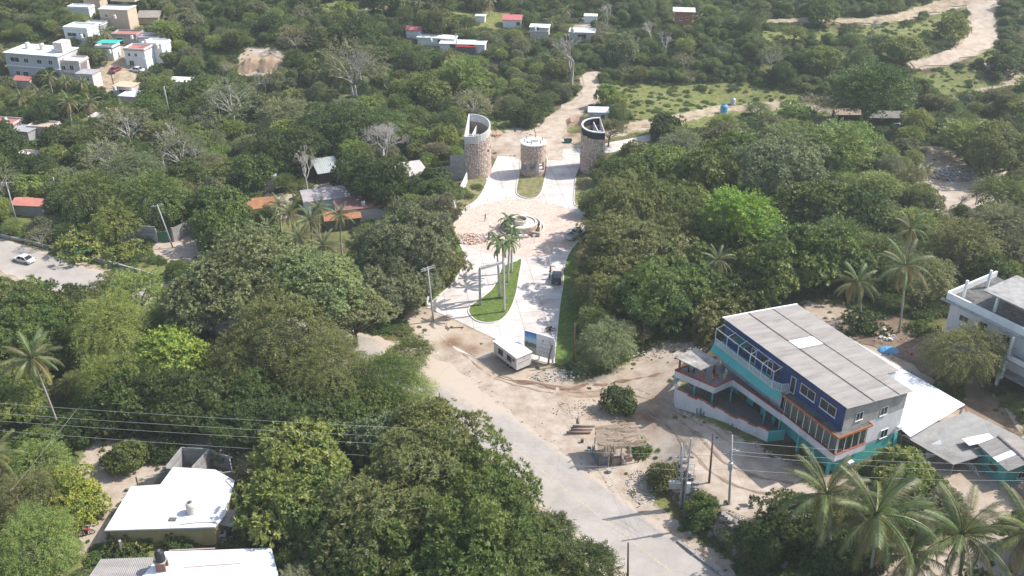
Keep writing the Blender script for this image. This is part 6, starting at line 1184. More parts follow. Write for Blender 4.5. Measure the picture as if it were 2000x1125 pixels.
B('open-fronted house with red and white roof across the village street', 245, 88, -6, 11, 7, 3.4, GREYW, 'flat', PINKR, wins=[('f', -2, .3, 3, 2.4, 'door')]); B('white terraced house with skylight roof at the top of the stair', 290, 96, -8, 10, 7, 3.8, WHITE(), rcol=GREYW, wins=[('f', -1, .4, 1.2, 2.4, 'door'), ('f', 2, .8, 2, 1.4)])
B('white stair house with salmon roof beside the village street', 268, 132, -10, 9, 7, 6.2, WHITE(), rcol=PINKR, storeys=(3.2,), wins=[('f', -2.5, 4, 1.2, 1.2), ('f', .5, 4, 1.2, 1.2), ('f', -2, .5, 2, 2)]); B('tall blank white house right of the stair house', 302, 122, -14, 9, 7, 6.4, WHITE(), rcol=WHITE(), wins=[('r', 3, 3, 1.2, 1.2)]); roof_tank(307, 95, 6, 'beige tank on the blank white house', 1.1)
B('small white terrace house under the turquoise shade', 207, 116, -10, 7.5, 6, 4.0, WHITE(), rcol=DKROOF, parapet=.6, wins=[('f', 0, 1.2, 1.6, 1.2)]); p = at(200, 92); o = MB().prism([(0, 0), (6, -.6), (6.5, 3), (.5, 3.4)], 0, .08).build('shade_sail', M('turquoise_sail', (.05, .45, .36), .6), None, loc=at_z(187, 84, p.z + 6)); tag(o, 'turquoise shade sail over the small white terrace house', 'shade sail')
B('pale house with slab roof above the orange one', 243, 195, -12, 8, 6, 4.4, PINKW, rcol=CREAMW, wins=[('f', 0, 2.4, 3, 1.2)]); B('grey and green house with white slab roof on the slope', 258, 212, -10, 9, 7, 4.0, GREYW, rcol=WHITE(), wins=[('f', -2.4, .8, 2.4, 2, 'door'), ('f', 1.8, 1.2, 1.3, 1.2)]); B('bright orange flat house among the palms', 236, 236, -14, 8, 6, 2.8, ORW, rcol=PINKW, wins=[('f', 1, 1, 1, 1)]); B('small white house behind the drooping palms', 195, 246, -10, 8, 5, 2.6, PINKW, rcol=PINKW)
B('little white roof peeking from the trees right of the tall pole', 350, 178, -8, 6, 4, 2.6, WHITE(), rcol=WHITE()); bld('round_hut', 'conical thatched hut near the top of the village', 292, 48, 0, 6, 6, 2.2, CREAMW, 'gable', MATS['grey_thatch'], .6, cat='hut'); B('cream house with orange roof at the top edge', 182, 20, -10, 8, 6, 4, CREAMW, rcol=ORRUST); B('white roof low in the trees at the top', 155, 30, -8, 10, 5, 2.6, WHITE(), rcol=WHITE())
B('pink-roofed house at the left edge above the road', 8, 262, -8, 9, 6, 3, PINKW, rcol=PINKR); roof_tank(12, 240, 3.1, 'beige tank on the pink-roofed house at the left edge', 1.0); B('greyish house with flat roof left of the orange-roofed one', 42, 275, -16, 7, 6, 3, GREYW, rcol=GREYW); B('flat salmon-roofed house among trees at left', 80, 268, -10, 9, 6, 2.8, PINKW, rcol=M('salmon_slab', (.5, .38, .3), .85, .2, 1, .1)); B('white walled hut with turquoise corner at left', 143, 285, -10, 7, 5, 2.6, PINKW, rcol=WHITE()); B('small white walls glimpsed at the left below the trees', 58, 320, -10, 8, 4, 2.2, PINKW, rcol=PINKW, clear=.6)
B('hut with bright coral roof beside the leaning pole at left', 58, 422, -6, 6.5, 3.6, 2.4, GREYW, 'gable', M('coral_roof', (.55, .22, .17), .7, .15, 1, .1), clear=1.0)
# middle-left cluster
B('low white house with long white roof far up the valley', 852, 90, -10, 12, 4, 2.4, WHITE(), rcol=WHITE(), wins=[('f', 2, .8, 3, 1.4)]); B('white-walled house with red porch roof far up the valley', 903, 103, -6, 14, 4.5, 2.6, WHITE(), rcol=WHITE(), wins=[('f', -3, .3, 2, 2.4, 'door'), ('f', 3, .3, 2, 2.4, 'door')]); bld('porch_roof', 'red porch roof in front of the far white house', 910, 106, -6, 6, 1.8, 2.2, DKROOF, 'flat', REDR, .2, cat='roof', foot=False, clear=.8)
B('small pink-roofed far house left of the white ones', 807, 76, -14, 4.5, 4, 2.6, WHITE(), 'gable', M('pink_roof', (.5, .16, .17), .7, .1, 1, 0)); B('far house with bright pink-red gable roof on the hill', 1000, 56, -6, 6, 5, 2.8, WHITE(), 'gable', MATS['pink_roof'], wins=[('f', 2, 1, 1.4, 1.3)], clear=1.0); B('tiny white shelter on the far slope', 938, 44, -8, 3, 2, 2, WHITE(), rcol=WHITE())
B('stacked white far house left of the leafless tree', 1053, 76, -8, 6, 4, 3.6, PINKW, rcol=WHITE(), storeys=(2.4,), wins=[('f', -1, 2.8, 2, 1.2)]); B('far house with reddish slab porch right of the leafless tree', 1136, 82, -8, 8, 5, 3, PINKW, rcol=WHITE(), wins=[('f', 0, .6, 3, 2, 'door')]); roof_tank(1118, 64, 3.5, 'white tank on the far house behind the leafless tree', 1.2)
B('tiny white roof among trees near the top centre', 1153, 44, -8, 4, 3, 2, WHITE(), rcol=WHITE()); bld('brick_hut', 'square orange brick hut with white slab roof on the far slope', 1334, 50, -8, 5.4, 4.5, 4.4, M('orange_brick', (.42, .17, .09), .9, .2, 2, .2), 'flat', PINKW, .9, [('f', -.9, 1.6, .8, .9), ('f', 1.2, 2.0, .6, .8)], cat='hut', clear=1.1)
B('red gable-roofed house in the trees left of centre', 548, 350, 22, 5, 8, 3, PINKW, 'gable', REDR, wins=[('f', 1, 1, 1.2, 1.2)], clear=.6); B('pale walled house with grey roof below the red gable', 500, 372, 10, 9, 6, 3, PINKW, rcol=GREYW); B('house with brownish pitched roof near the track', 520, 422, 14, 4.5, 4, 2.4, PINKW, 'gable', ORRUST, clear=.5); bld('silver_shed', 'small silver sheet-roofed shed on posts in the grassy yard', 646, 356, 22, 5, 7, 2.4, M('dark_boards', (.07, .055, .045)), 'shed', M('silver_sheet', (.62, .66, .66), .35, .1, 1, 0, metal=.4), .3, cat='shed', clear=1.0)
B('white house with grey and red flat roof left of the rusty roofs', 645, 415, 18, 10, 6, 3, WHITE(), rcol=M('grey_red_slab', (.36, .33, .34), .9, .3, .8, .2, dirt=(.42, .25, .24), damt=.3), wins=[('r', 2, .8, 1.2, 1.2), ('r', 5, .8, 1.2, 1.2)], clear=.7)
B('house with dark red stained flat roofs at left centre', 722, 432, 14, 13, 9, 3, PINKW, rcol=RUSTR, clear=.75); B('rust-orange porch roof in front of the dark red roofs', 672, 450, 14, 7, 4, 2.4, DKROOF, 'flat', ORRUST, clear=.9); B('pale flat-roofed garage by the block wall', 808, 368, 20, 7, 8, 3, GREYW, rcol=M('pale_slab', (.5, .46, .43), .9, .15, 1, .1), clear=.9); B('rust-tiled low roof among the palms at left centre', 492, 430, 25, 4.5, 4, 2.4, PINKW, 'gable', ORRUST, clear=.5)
bld('store_shed', 'pale roofed store shed behind the right gate tower', 1168, 243, -4, 5, 4, 3.2, PLAST, 'flat', M('bluish_white_roof', (.62, .68, .74), .6, .08, 1, 0), .3, [('f', 1.2, .4, 1.2, 2.4, 'door')], cat='shed', clear=.9)
q = at(1109, 278); t = thing('wheelbarrow_skip', 'dark teal mixing tub on the ground behind the gatehouse', 'tub', q); MB().add([(-.8, -.5, 0), (.8, -.5, 0), (.8, .5, 0), (-.8, .5, 0), (-1, -.7, .8), (1, -.7, .8), (1, .7, .8), (-1, .7, .8)], [(0, 3, 2, 1), (0, 1, 5, 4), (1, 2, 6, 5), (2, 3, 7, 6), (3, 0, 4, 7)]).build('tub', M('teal_steel', (.05, .16, .17), .6), t)
# block wall with green gate
gwall = thing('gate_wall', 'stepped grey block wall with green metal gate by the left yard', 'wall', (0, 0, 0)); a_, b_, c_, d_, e_ = at(237, 471), at(277, 472), at(308, 474), at(340, 472), at(385, 452)
courses(gwall, a_, b_, 0, 2.4); courses(gwall, b_, c_, 0, 3.6); courses(gwall, d_, e_, 0, 3.0); MB().wall(c_, d_, .1, 2.3, .08).build('gate', M('green_metal', (.03, .14, .08), .5, .1, 2, 0), gwall); [MB().cbox((p.x, p.y, 1.5), (.3, .3, 3.2)).build('gate_post', CONC(), gwall) for p in (c_, d_)]
addclear([Vector((p.x, p.y, z)) for p in (a_, e_) for z in (.5, 2.6)], .95)
# low guard wall beside the left road
b = MB(); GW = resample([(-103, 171), (-90, 165.5), (-76, 159), (-66, 154)], [1] * 4, 3); gl_ = thing('guard_wall', 'low pale concrete guard wall along the left road', 'wall', (0, 0, 0))
for i in range(len(GW) - 1): MB().wall(GW[i][0], GW[i + 1][0], -.3, .75, .25).build('wall_bay', PLAST, gl_)
q = at(173, 505); t = thing('bus_shelter', 'small green-roofed shelter by the left roadside', 'shelter', q, R(25)); MB().box(-1.8, -1, 2.0, 1.8, 1, 2.1).build('roof', M('green_roof', (.04, .22, .13), .6), t); [MB().cbox((x, y, .9), (.1, .1, 2.2)).build('post', CHR, t) for x in (-1.6, 1.6) for y in (-.8, .8)]
# clutter by the yellow house
q = at(436, 1052); t = thing('washing_machine', 'pale grey top-loading washing machine beside the yellow house', 'washing machine', q, R(15)); MB().box(-.45, -.4, 0, .45, .4, 1.0).build('cabinet', M('appliance_white', (.6, .6, .62), .4, .03, 1, 0), t); MB().box(-.4, -.3, 1.003, .2, .3, 1.05).build('lid', M('smoked_lid', (.1, .1, .11), .3), t)
o = MB().add([at_z(434, 993, 2.6), at_z(466, 997, 2.3), at_z(455, 1030, 2.2), at_z(425, 1024, 2.5)], [(0, 1, 2, 3)]).build('canvas_sheet', M('dirty_canvas', (.42, .36, .34), .9, .3, 1, .2), None); tag(o, 'dirty canvas sheet stretched off the white flat roof', 'awning')
q = at(236, 1080); o = MB().beam((0, 0, 0), (.5, -.4, 2.4), .3, .3).build('concrete_post', CONC(), None, loc=q); tag(o, 'leaning grey concrete post near the red motorcycle', 'post')
q = at(452, 1025); t = thing('yard_bench', 'long plank bench in the clutter right of the yellow house', 'bench', q, R(-60)); MB().box(-1.8, -.2, .45, 1.8, .2, .52).build('seat', M('pale_timber', (.5, .42, .33)), t); [MB().box(x, -.15, 0, x + .1, .15, .45).build('leg', WOODP, t) for x in (-1.5, 1.4)]
pile('rubble', 'jumbled household clutter between the yellow house and the trees', 'clutter', at(465, 1040), 1.6, 2.2, 90, .15, .6, [(.3, .25, .22), (.45, .4, .38), (.2, .12, .1), (.1, .12, .14), (.5, .35, .15)], .5, 12)

# ---- the air: pale haze round the whole place ----
hm, ht_, hp_ = nmat('pale_haze'); ht_.nodes.remove(hp_); pv = ht_.nodes.new('ShaderNodeVolumePrincipled'); pv.inputs['Density'].default_value = .00024; pv.inputs['Color'].default_value = (.86, .93, 1, 1); pv.inputs['Anisotropy'].default_value = .2
ht_.links.new(pv.outputs[0], ht_.nodes['Material Output'].inputs['Volume'])
stuff(MB().box(-1000, -160, -8, 1000, 1420, 230).build('haze', hm))

# orange earth cuttings on the hillside: slumped soil faces
for lb, x, y, w_, hh, seed in (('orange', 506, 142, 15, 3.2, 1), ('low', 955, 268, 8, .9, 4), ('low', 1140, 246, 10, 1.6, 5)):
    q = at(x, y); g = random.Random(seed); b = MB(); V = []; nu, nv = 30, 8
    sm_ = lambda i, k: math.sin(i * .7 + k) * .5 + math.sin(i * 1.9 + 2.3 * k) * .3 + g.uniform(-.2, .2)
    top = [hh * min(1, 2.6 * (1 - abs(2 * i / nu - 1))) * (.85 + .2 * sm_(i, seed)) for i in range(nu + 1)]; cur = [2.0 * (2 * i / nu - 1) ** 2 + .8 * sm_(i, seed + 1) for i in range(nu + 1)]
    for j in range(nv + 1):
        for i in range(nu + 1):
            u, v = i / nu - .5, j / nv; px_, py_ = q.x + u * w_, q.y + v * hh * .9 - cur[i] * (1 - v) + g.uniform(-.25, .25); z0 = float(height(px_, py_)); V.append((px_ - q.x, py_ - q.y, z0 - q.z - .3 + top[i] * v ** .8 + (g.uniform(-.18, .18) if 0 < j < nv else 0)))
    V += [(a_[0], a_[1] + 3.0, a_[2] * .9) for a_ in V[-(nu + 1):]] + [(a_[0], a_[1] + 9.0, -1.5) for a_ in V[-(nu + 1):]]
    b.add(V, [(j * (nu + 1) + i, j * (nu + 1) + i + 1, (j + 1) * (nu + 1) + i + 1, (j + 1) * (nu + 1) + i) for j in range(nv + 2) for i in range(nu)]); struct(b.build('earth_bank', M('orange_soil', (.42, .29, .20), .95, .35, .5, .6, dirt=(.26, .2, .1), damt=.4), None, True, loc=q))
for i, (x, y, z, lb) in enumerate(((160, 74, 5.6, 'pale tank on the bright white house with the green awning'), (225, 36, 6.0, 'pale tank in front of the thatched top of the cream house'), (258, 76, 2.8, 'pale tank on the red and white roofed house'), (285, 84, 3.2, 'pale tank on the terraced house with grey roof'), (215, 104, 3.3, 'pale tank on the small terrace house'), (225, 176, 3.6, 'pale tank above the slab-roofed pale house'), (710, 402, 3.1, 'pale tank on the dark red stained roofs'), (1045, 60, 3.4, 'pale tank on the stacked far house'), (842, 82, 2.5, 'white tank at the left end of the long far roofs'))):
    roof_tank(x, y, z, lb, .8)
g = random.Random(12)
pile('rubble', 'debris and fallen leaves scattered over the yard under the palms', 'litter', at(1790, 680), 9, 4.5, 150, .05, .24, [(.3, .25, .2), (.4, .36, .31), (.2, .14, .1), (.55, .55, .52), (.14, .1, .08)], .08, 21)
pile('rubble', 'dry brush and litter along the edge of the woods above the lot', 'litter', at(1290, 690), 8, 1.6, 170, .05, .25, [(.3, .26, .22), (.5, .46, .4), (.2, .14, .1), (.6, .6, .58)], .1, 22)
pile('rubble', 'small stones scattered along the lot beside the stall', 'gravel', at(1160, 800), 7, 2.5, 200, .05, .2, [(.5, .44, .36), (.4, .34, .27), (.3, .25, .2)], .03, 23)
for k, (x, y, x2, y2, lb) in enumerate(((440, 938, 462, 975, 'thin white pipe along the right edge of the bright white flat roof'), (352, 1024, 420, 1020, 'thin grey cable lying along the front of the bright white flat roof'))):
    a_, c_ = at_z(x, y, 3.26), at_z(x2, y2, 3.26); m_ = (a_ + c_) / 2 + Vector((.3, .2, 0)); o = MB().tube([(0, 0, 0), m_ - a_, c_ - a_], .04, 5).build('pipe', CHR, None, loc=a_); tag(o, lb, 'pipe')
# ================= vegetation =================
def leaf_mat(name, inst=False, gloss=.28, trans=.3):
    m, t, p = nmat(name); N, L = t.nodes, t.links
    oi = N.new('ShaderNodeObjectInfo'); a = N.new('ShaderNodeAttribute'); a.attribute_name = 'tone'
    if inst:
        r = N.new('ShaderNodeValToRGB'); L.new(oi.outputs['Random'], r.inputs[0]); e = r.color_ramp.elements
        e[0].position, e[0].color = 0, (.055, .095, .026, 1); e[1].position, e[1].color = 1, (.18, .19, .08, 1)
        for q, c in ((.2, (.08, .13, .035)), (.4, (.10, .155, .035)), (.55, (.14, .2, .045)), (.7, (.12, .145, .06)), (.85, (.15, .21, .05))): k = e.new(q); k.color = (*c, 1)
        base = r.outputs[0]
    else: base = oi.outputs['Color']
    hs = N.new('ShaderNodeHueSaturation'); L.new(base, hs.inputs['Color']); hs.inputs['Saturation'].default_value = .93
    mr = N.new('ShaderNodeMapRange'); L.new(a.outputs['Fac'], mr.inputs[0]); mr.inputs[3].default_value = .46; mr.inputs[4].default_value = .535; L.new(mr.outputs[0], hs.inputs['Hue'])
    mv = N.new('ShaderNodeMapRange'); L.new(a.outputs['Fac'], mv.inputs[0]); mv.inputs[3].default_value = 1.6; mv.inputs[4].default_value = .72; L.new(mv.outputs[0], hs.inputs['Value'])
    L.new(hs.outputs[0], p.inputs['Base Color']); p.inputs['Roughness'].default_value = .48; p.inputs['Specular IOR Level'].default_value = gloss
    tr = N.new('ShaderNodeBsdfTranslucent'); s2 = N.new('ShaderNodeHueSaturation'); s2.inputs['Value'].default_value = 1.3; s2.inputs['Saturation'].default_value = 1.1; L.new(hs.outputs[0], s2.inputs['Color']); L.new(s2.outputs[0], tr.inputs['Color'])
    mx = N.new('ShaderNodeMixShader'); mx.inputs[0].default_value = trans; L.new(p.outputs[0], mx.inputs[1]); L.new(tr.outputs[0], mx.inputs[2]); L.new(mx.outputs[0], N['Material Output'].inputs['Surface'])
    MATS[name] = m; return m
LEAF = leaf_mat('leaf'); LEAF_I = leaf_mat('leaf_of_mass', True)
BARK = M('grey_brown_bark', (.2, .165, .13), .95, .3, 4, .6); PALEBARK = M('pale_bare_bark', (.44, .41, .38), .9, .2, 4, .3); PALMBARK = M('palm_bark', (.36, .33, .30), .9, .25, 5, .5, stretch=(1, 1, 4))
def unit(v): return v / (np.linalg.norm(v, axis=1, keepdims=True) + 1e-9)
def leafmesh(name, P, Nn, ln, wd, tone, D=None):
    """one kite-shaped leaf face per point"""
    n = len(P); rnd = RNG.normal(size=(n, 3))
    T = unit(np.cross(Nn, rnd)) if D is None else unit(D + rnd * .25)
    B = unit(np.cross(Nn, T)); l = ln * RNG.uniform(.7, 1.3, (n, 1)) / 2; w = wd * RNG.uniform(.7, 1.3, (n, 1)) / 2
    fold = Nn * w * .35
    V = np.stack([P - T * l, P + B * w - T * l * .1 - fold, P + T * l, P - B * w - T * l * .1 - fold], 1).reshape(-1, 3)
    F = np.arange(4 * n).reshape(n, 4)
    return npmesh(name, V, F, LEAF, {'tone': np.repeat(np.clip(tone, 0, 1), 4)})
def fib(n, zmin=-.25):
    k = np.arange(n) + .5; z = 1 - k / n * (1 - zmin); a = k * 2.399963
    r = np.sqrt(np.clip(1 - z * z, 0, 1)); return np.stack([r * np.cos(a), r * np.sin(a), z], 1)
def crown_round(seed, nl=46, n=11000, vz=.72, lr=(.24, .38), leaf=(.085, .05), zmin=-.35, rough=.16, ajit=.5):
    g = np.random.default_rng(seed)
    C = fib(nl, zmin) + g.normal(size=(nl, 3)) * .13
    sh = 1 + .16 * np.sin(3 * np.arctan2(C[:, 1], C[:, 0]) + g.uniform(0, 6)) + g.normal(size=nl) * .07
    C = C * (.72 * sh)[:, None]; C[:, 2] *= vz
    rr = g.uniform(*lr, nl); C = np.concatenate([C, g.normal(size=(6, 3)) * [.3, .3, .2]]); rr = np.append(rr, [.42] * 6)
    w = rr ** 2; k = g.choice(len(C), n, p=w / w.sum())
    d = unit(g.normal(size=(n, 3))); out = unit(C[k] * [1, 1, 1.3] + [0, 0, .25]); f = np.sum(d * out, 1); d = np.where((f < -.15)[:, None], -d, d)
    P = C[k] + d * rr[k][:, None] * [1, 1, .8] * (1 - np.abs(g.normal(size=(n, 1))) * rough)
    Nn = unit(d * .9 + out * .3 + g.normal(size=(n, 3)) * ajit + [0, 0, .35])
    lt = g.uniform(.25, .75, len(C)); tone = lt[k] + g.normal(size=n) * .17
    return leafmesh('crown', P, Nn, *leaf, tone)
def crown_tuft(seed, nl=46, nt=1400, per=8, vz=.72, lr=(.2, .42), leaf=(.11, .04), zmin=-.35, ajit=.5, jit=.16, rag=.1):
    """crown of many leaf rosettes sitting on irregular limbs-ends, some poking out"""
    g = np.random.default_rng(seed)
    C = fib(nl, zmin) + g.normal(size=(nl, 3)) * jit
    az = np.arctan2(C[:, 1], C[:, 0]); sh = 1 + .17 * np.sin(2 * az + g.uniform(0, 6)) + .12 * np.sin(5 * az + g.uniform(0, 6)) + g.normal(size=nl) * rag
    C = C * (.74 * sh)[:, None]; C[:, 2] *= vz
    rr = g.uniform(*lr, nl) * g.choice([.6, 1, 1], nl); C = np.concatenate([C, g.normal(size=(7, 3)) * [.3, .3, .2]]); rr = np.append(rr, [.4] * 7)
    w = rr ** 2 + .01; k = g.choice(len(C), nt, p=w / w.sum()); d = unit(g.normal(size=(nt, 3))); out = unit(C[k] * [1, 1, 1.3] + [0, 0, .3])
    f = np.sum(d * out, 1); d = np.where((f < -.1)[:, None], -d, d)
    Q = C[k] + d * rr[k][:, None] * [1, 1, .75] * (1 + g.normal(size=(nt, 1)) * .14); ax = unit(d * .7 + out * .4 + [0, 0, .35])
    lt = g.uniform(.15, .85, len(C)); tt = lt[k] * .6 + g.uniform(0, .4, nt)
    ax = np.repeat(ax, per, 0); Q = np.repeat(Q, per, 0); tone = np.repeat(tt, per) + g.normal(size=nt * per) * .1
    D = unit(ax * .45 + unit(g.normal(size=ax.shape)) * .9); s = np.sum(D * ax, 1); D = np.where((s < -.1)[:, None], -D, D); D[:, 2] -= .12
    P = Q + D * leaf[0] * .5; Nn = unit(np.cross(np.cross(D, ax), D) + g.normal(size=D.shape) * ajit * .5 + [0, 0, .15])
    return leafmesh('crown', P, Nn, *leaf, tone, D=D)
def crown_twig(seed, nt=560, per=22, vz=.7, L=.34, leaf=(.05, .022), droop=.55, zmin=-.4, levels=0, hollow=.62):
    """feathery crown made of drooping twigs with two rows of leaves"""
    g = np.random.default_rng(seed); S = fib(nt, zmin); g.shuffle(S)
    sh = 1 + .14 * np.sin(2 * np.arctan2(S[:, 1], S[:, 0]) + g.uniform(0, 6)) + .12 * np.sin(5 * np.arctan2(S[:, 1], S[:, 0]) + 3 * S[:, 2] + g.uniform(0, 6))
    base = S * (g.uniform(hollow - .22, hollow + .12, nt) * sh)[:, None]; base[:, 2] *= vz
    if levels:
        lv = np.linspace(-.15, vz * .82, levels); base[:, 2] = lv[g.integers(0, levels, nt)] + g.normal(size=nt) * .03
        rad = np.sqrt(np.clip(1 - (np.clip(base[:, 2], 0, 1) / vz) ** 2, .05, 1)); a = np.arctan2(base[:, 1], base[:, 0]); r = np.sqrt(g.uniform(0, 1, nt)) * rad * .8 * sh
        base[:, 0] = r * np.cos(a); base[:, 1] = r * np.sin(a)
    d0 = unit(S * [1, 1, .6] + g.normal(size=(nt, 3)) * .35 + [0, 0, .25 if not levels else .02])
    t = np.linspace(.1, 1, per)[None, :, None]; Lx = L * g.uniform(.6, 1.3, (nt, 1, 1))
    P = base[:, None] + d0[:, None] * t * Lx - np.array([0, 0, 1]) * (t ** 2) * Lx * droop * .8
    D = unit((d0[:, None] - np.array([0, 0, 1]) * 2 * t * droop * .8).reshape(-1, 3))
    side = unit(np.cross(D, [0, 0, 1.0] + g.normal(size=D.shape) * .2)) * np.where(np.tile(np.arange(per) % 2, nt)[:, None] == 0, 1, -1)
    P = P.reshape(-1, 3) + side * leaf[0] * .45 + g.normal(size=D.shape) * .012
    Nn = unit(np.cross(D, side) * np.sign(np.cross(D, side)[:, 2:3] + 1e-6) + g.normal(size=D.shape) * .45)
    lt = g.uniform(.2, .8, nt); tone = np.repeat(lt, per) + g.normal(size=len(P)) * .12
    return leafmesh('crown', P, Nn, *leaf, tone, D=side * .9 + D * .5)
def limbs(seed, nb=7, h0=.45, spread=.62, top=1.0, r0=.055, mat=BARK, n=6, lean=.04):
    g = random.Random(seed); b = MB(); kx, ky = g.uniform(-lean, lean), g.uniform(-lean, lean)
    tp = [(0, 0, -.12), (kx * .3, ky * .3, .12), (kx, ky, .3), (kx * 1.5, ky * 1.2, h0)]
    b.tube(tp, [r0 * 1.5, r0 * 1.05, r0 * .9, r0 * .75], 7)
    for i in range(nb):
        a = 2 * math.pi * i / nb + g.uniform(-.4, .4); s = spread * g.uniform(.5, 1.05); z1 = h0 + (top - h0) * g.uniform(.35, 1)
        x, y = math.cos(a) * s, math.sin(a) * s
        zs = g.uniform(.3, h0)
        pts = [(kx * 1.2, ky, zs), (x * .3, y * .3, zs + (z1 - zs) * .45), (x * .62 + g.uniform(-.06, .06), y * .62, zs + (z1 - zs) * .75), (x, y, z1)]
        b.tube(pts, [r0 * .55, r0 * .42, r0 * .28, r0 * .1], 5)
        for j in range(2):
            q = Vector(pts[2]); e = q + Vector((g.uniform(-.28, .28), g.uniform(-.28, .28), g.uniform(.02, .22))); b.tube([q, (q + e) / 2 + Vector((0, 0, .03)), e], [r0 * .2, r0 * .14, r0 * .05], 4)
    return b.mesh('trunk', mat, True)
def bare_mesh(seed, depth=5, mat=PALEBARK, spread=.75):
    """leafless crown: forking branches down to the twigs, in a unit tree 1 high"""
    g = random.Random(seed); b = MB()
    def grow(p, d, L, r, k):
        q = p + d * L * .5 + Vector((g.uniform(-1, 1), g.uniform(-1, 1), 0)) * L * .08; e = p + d * L
        b.tube([p, q, e], [r, r * .85, r * .68], 6 if r > .012 else 3, cap=False)
        if k == 0: return
        for i in range(3 if k > 1 else 4):
            a = Vector((g.gauss(0, 1), g.gauss(0, 1), g.gauss(0, .6))).normalized()
            nd = (d + a * spread * g.uniform(.6, 1.1) + Vector((0, 0, .12))).normalized(); grow(e if i else q.lerp(e, .7), nd, L * g.uniform(.6, .82), r * g.uniform(.5, .68), k - 1)
    grow(Vector((0, 0, -.05)), Vector((0.03, 0, 1)), .33, .032, depth)
    return b.mesh('branches', mat, True)
# --- one mesh of each kind, shared by its copies ---
CR = {
 'round': [crown_tuft(s, nl=36 + 7 * s, nt=1500, per=8, leaf=(.12, .055)) for s in (1, 2, 3, 4)],
 'mango': [crown_tuft(s, nl=95, nt=3600, per=9, lr=(.13, .27), leaf=(.075, .022), jit=.12, rag=.13, vz=.68) for s in (11, 12)],
 'parota': [crown_tuft(s, nl=130, nt=5000, per=8, vz=.46, lr=(.09, .19), leaf=(.042, .022), zmin=-.02, jit=.07, rag=.1) for s in (21, 22)],
 'feather': [crown_twig(s, nt=640) for s in (31, 32, 33)],
 'featherbig': [crown_twig(s, nt=1600, per=20, L=.25, leaf=(.032, .013), droop=.7) for s in (36, 37)],
 'layer': [crown_twig(s, nt=760, per=20, vz=.5, L=.27, leaf=(.055, .028), droop=.15, levels=5, zmin=0) for s in (41, 42)],
 'sparse': [crown_twig(s, nt=260, per=16, L=.26, leaf=(.05, .026), droop=.3, hollow=.8) for s in (51, 52)],
 'bush': [crown_tuft(s, nl=16, nt=330, per=7, vz=.75, lr=(.3, .45), leaf=(.2, .08), zmin=0, ajit=.7) for s in (61, 62, 63)],
 'broad': [crown_tuft(s, nl=14, nt=70, per=9, vz=.8, lr=(.3, .42), leaf=(.5, .13), zmin=-.1, ajit=.4) for s in (71,)],
}
TR = {'std': [limbs(s) for s in (1, 2, 3)], 'wide': [limbs(s, 9, .4, .75, .95, .05) for s in (4, 5)], 'pale': [limbs(s, 11, .35, .78, 1.2, .04, PALEBARK) for s in (6, 7)]}
BARE = [bare_mesh(s, 5) for s in (3, 8, 9)] + [bare_mesh(5, 7, spread=.95)]
KIND = {  # crown family, trunk family, crown depth / radius, name, category, words
 'round': ('round', 'std', 1.0, 'broadleaf_tree', 'tree', 'round leafy tree'),
 'mango': ('mango', 'std', 1.0, 'broadleaf_tree', 'tree', 'spreading long-leaved tree'),
 'parota': ('parota', 'wide', .95, 'shade_tree', 'tree', 'huge domed shade tree'),
 'feather': ('feather', 'std', 1.0, 'feathery_tree', 'tree', 'feathery tree'),
 'featherbig': ('featherbig', 'wide', 1.0, 'feathery_tree', 'tree', 'large drooping feathery tree'),
 'layer': ('layer', 'wide', .9, 'flat_topped_tree', 'tree', 'flat-topped layered tree'),
 'sparse': ('sparse', 'pale', 1.0, 'thinning_tree', 'tree', 'half-bare pale-limbed tree'),
 'bush': ('bush', None, 1.0, 'shrub', 'shrub', 'low rounded leafy shrub'),
 'broad': ('broad', None, 1.0, 'shrub', 'shrub', 'shrub with large glossy leaves')}
def colour_word(c):
    r, g, b = c; v = g
    if r > g * .97: return 'brownish'
    if r > .8 * g and v > .13: return 'yellow-green'
    if r > .8 * g: return 'olive'
    if v > .15: return 'bright green'
    if b > .5 * g: return 'grey-green'
    return 'dark green' if v < .095 else 'mid-green'
LAND = {'the left stone tower': (932, 290), 'the round gatehouse': (1041, 310), 'the right stone tower': (1160, 285), 'the stone plaza': (1010, 440), 'the median lawn': (960, 590), 'the black hatchback': (1087, 541),
 'the white site trailer': (1000, 690), 'the billboard': (1050, 668), 'the thatched stall': (1190, 855), 'the blue building': (1600, 720), 'the white neighbouring house': (1940, 640), 'the turquoise annex': (1940, 920),
 'the lower left white roof': (330, 970), 'the roofless block rooms': (390, 890), 'the bright blue water tank': (1413, 213), 'the post-fenced shed': (1760, 235), 'the bend of the hill road': (1900, 80), 'the tall leafless tree': (1120, 110),
 'the long hillside building': (70, 130), 'the village street': (235, 110), 'the orange hillside house': (250, 205), 'the white car on the road': (47, 506), 'the green gate': (322, 462), 'the rusty flat roofs': (710, 415), 'the red gable roof': (545, 335),
 'the bright red far roof': (1000, 45), 'the little brick hut': (1335, 40), 'the orange earth cutting': (505, 120), 'the low white far buildings': (900, 92), 'the transformer pole': (1332, 920), 'the ridge track': (1560, 42), 'the lamp pole': (843, 570),
 'the rubble pile': (910, 465), 'the bottom road edge': (1300, 1100), 'the bottom left corner': (20, 1110), 'the leftmost near palm': (60, 680), 'the silver roof shed': (650, 342), 'the scrub heap at right': (1880, 350), 'the top left corner': (15, 15), 'the top right corner': (1985, 15), 'the middle top edge': (640, 12), 'the right edge': (1990, 420), 'the left edge': (10, 300)}
LABN = {}
_o = 'first second third fourth fifth sixth seventh eighth ninth'.split(); _t = 'tenth eleventh twelfth thirteenth fourteenth fifteenth sixteenth seventeenth eighteenth nineteenth'.split()
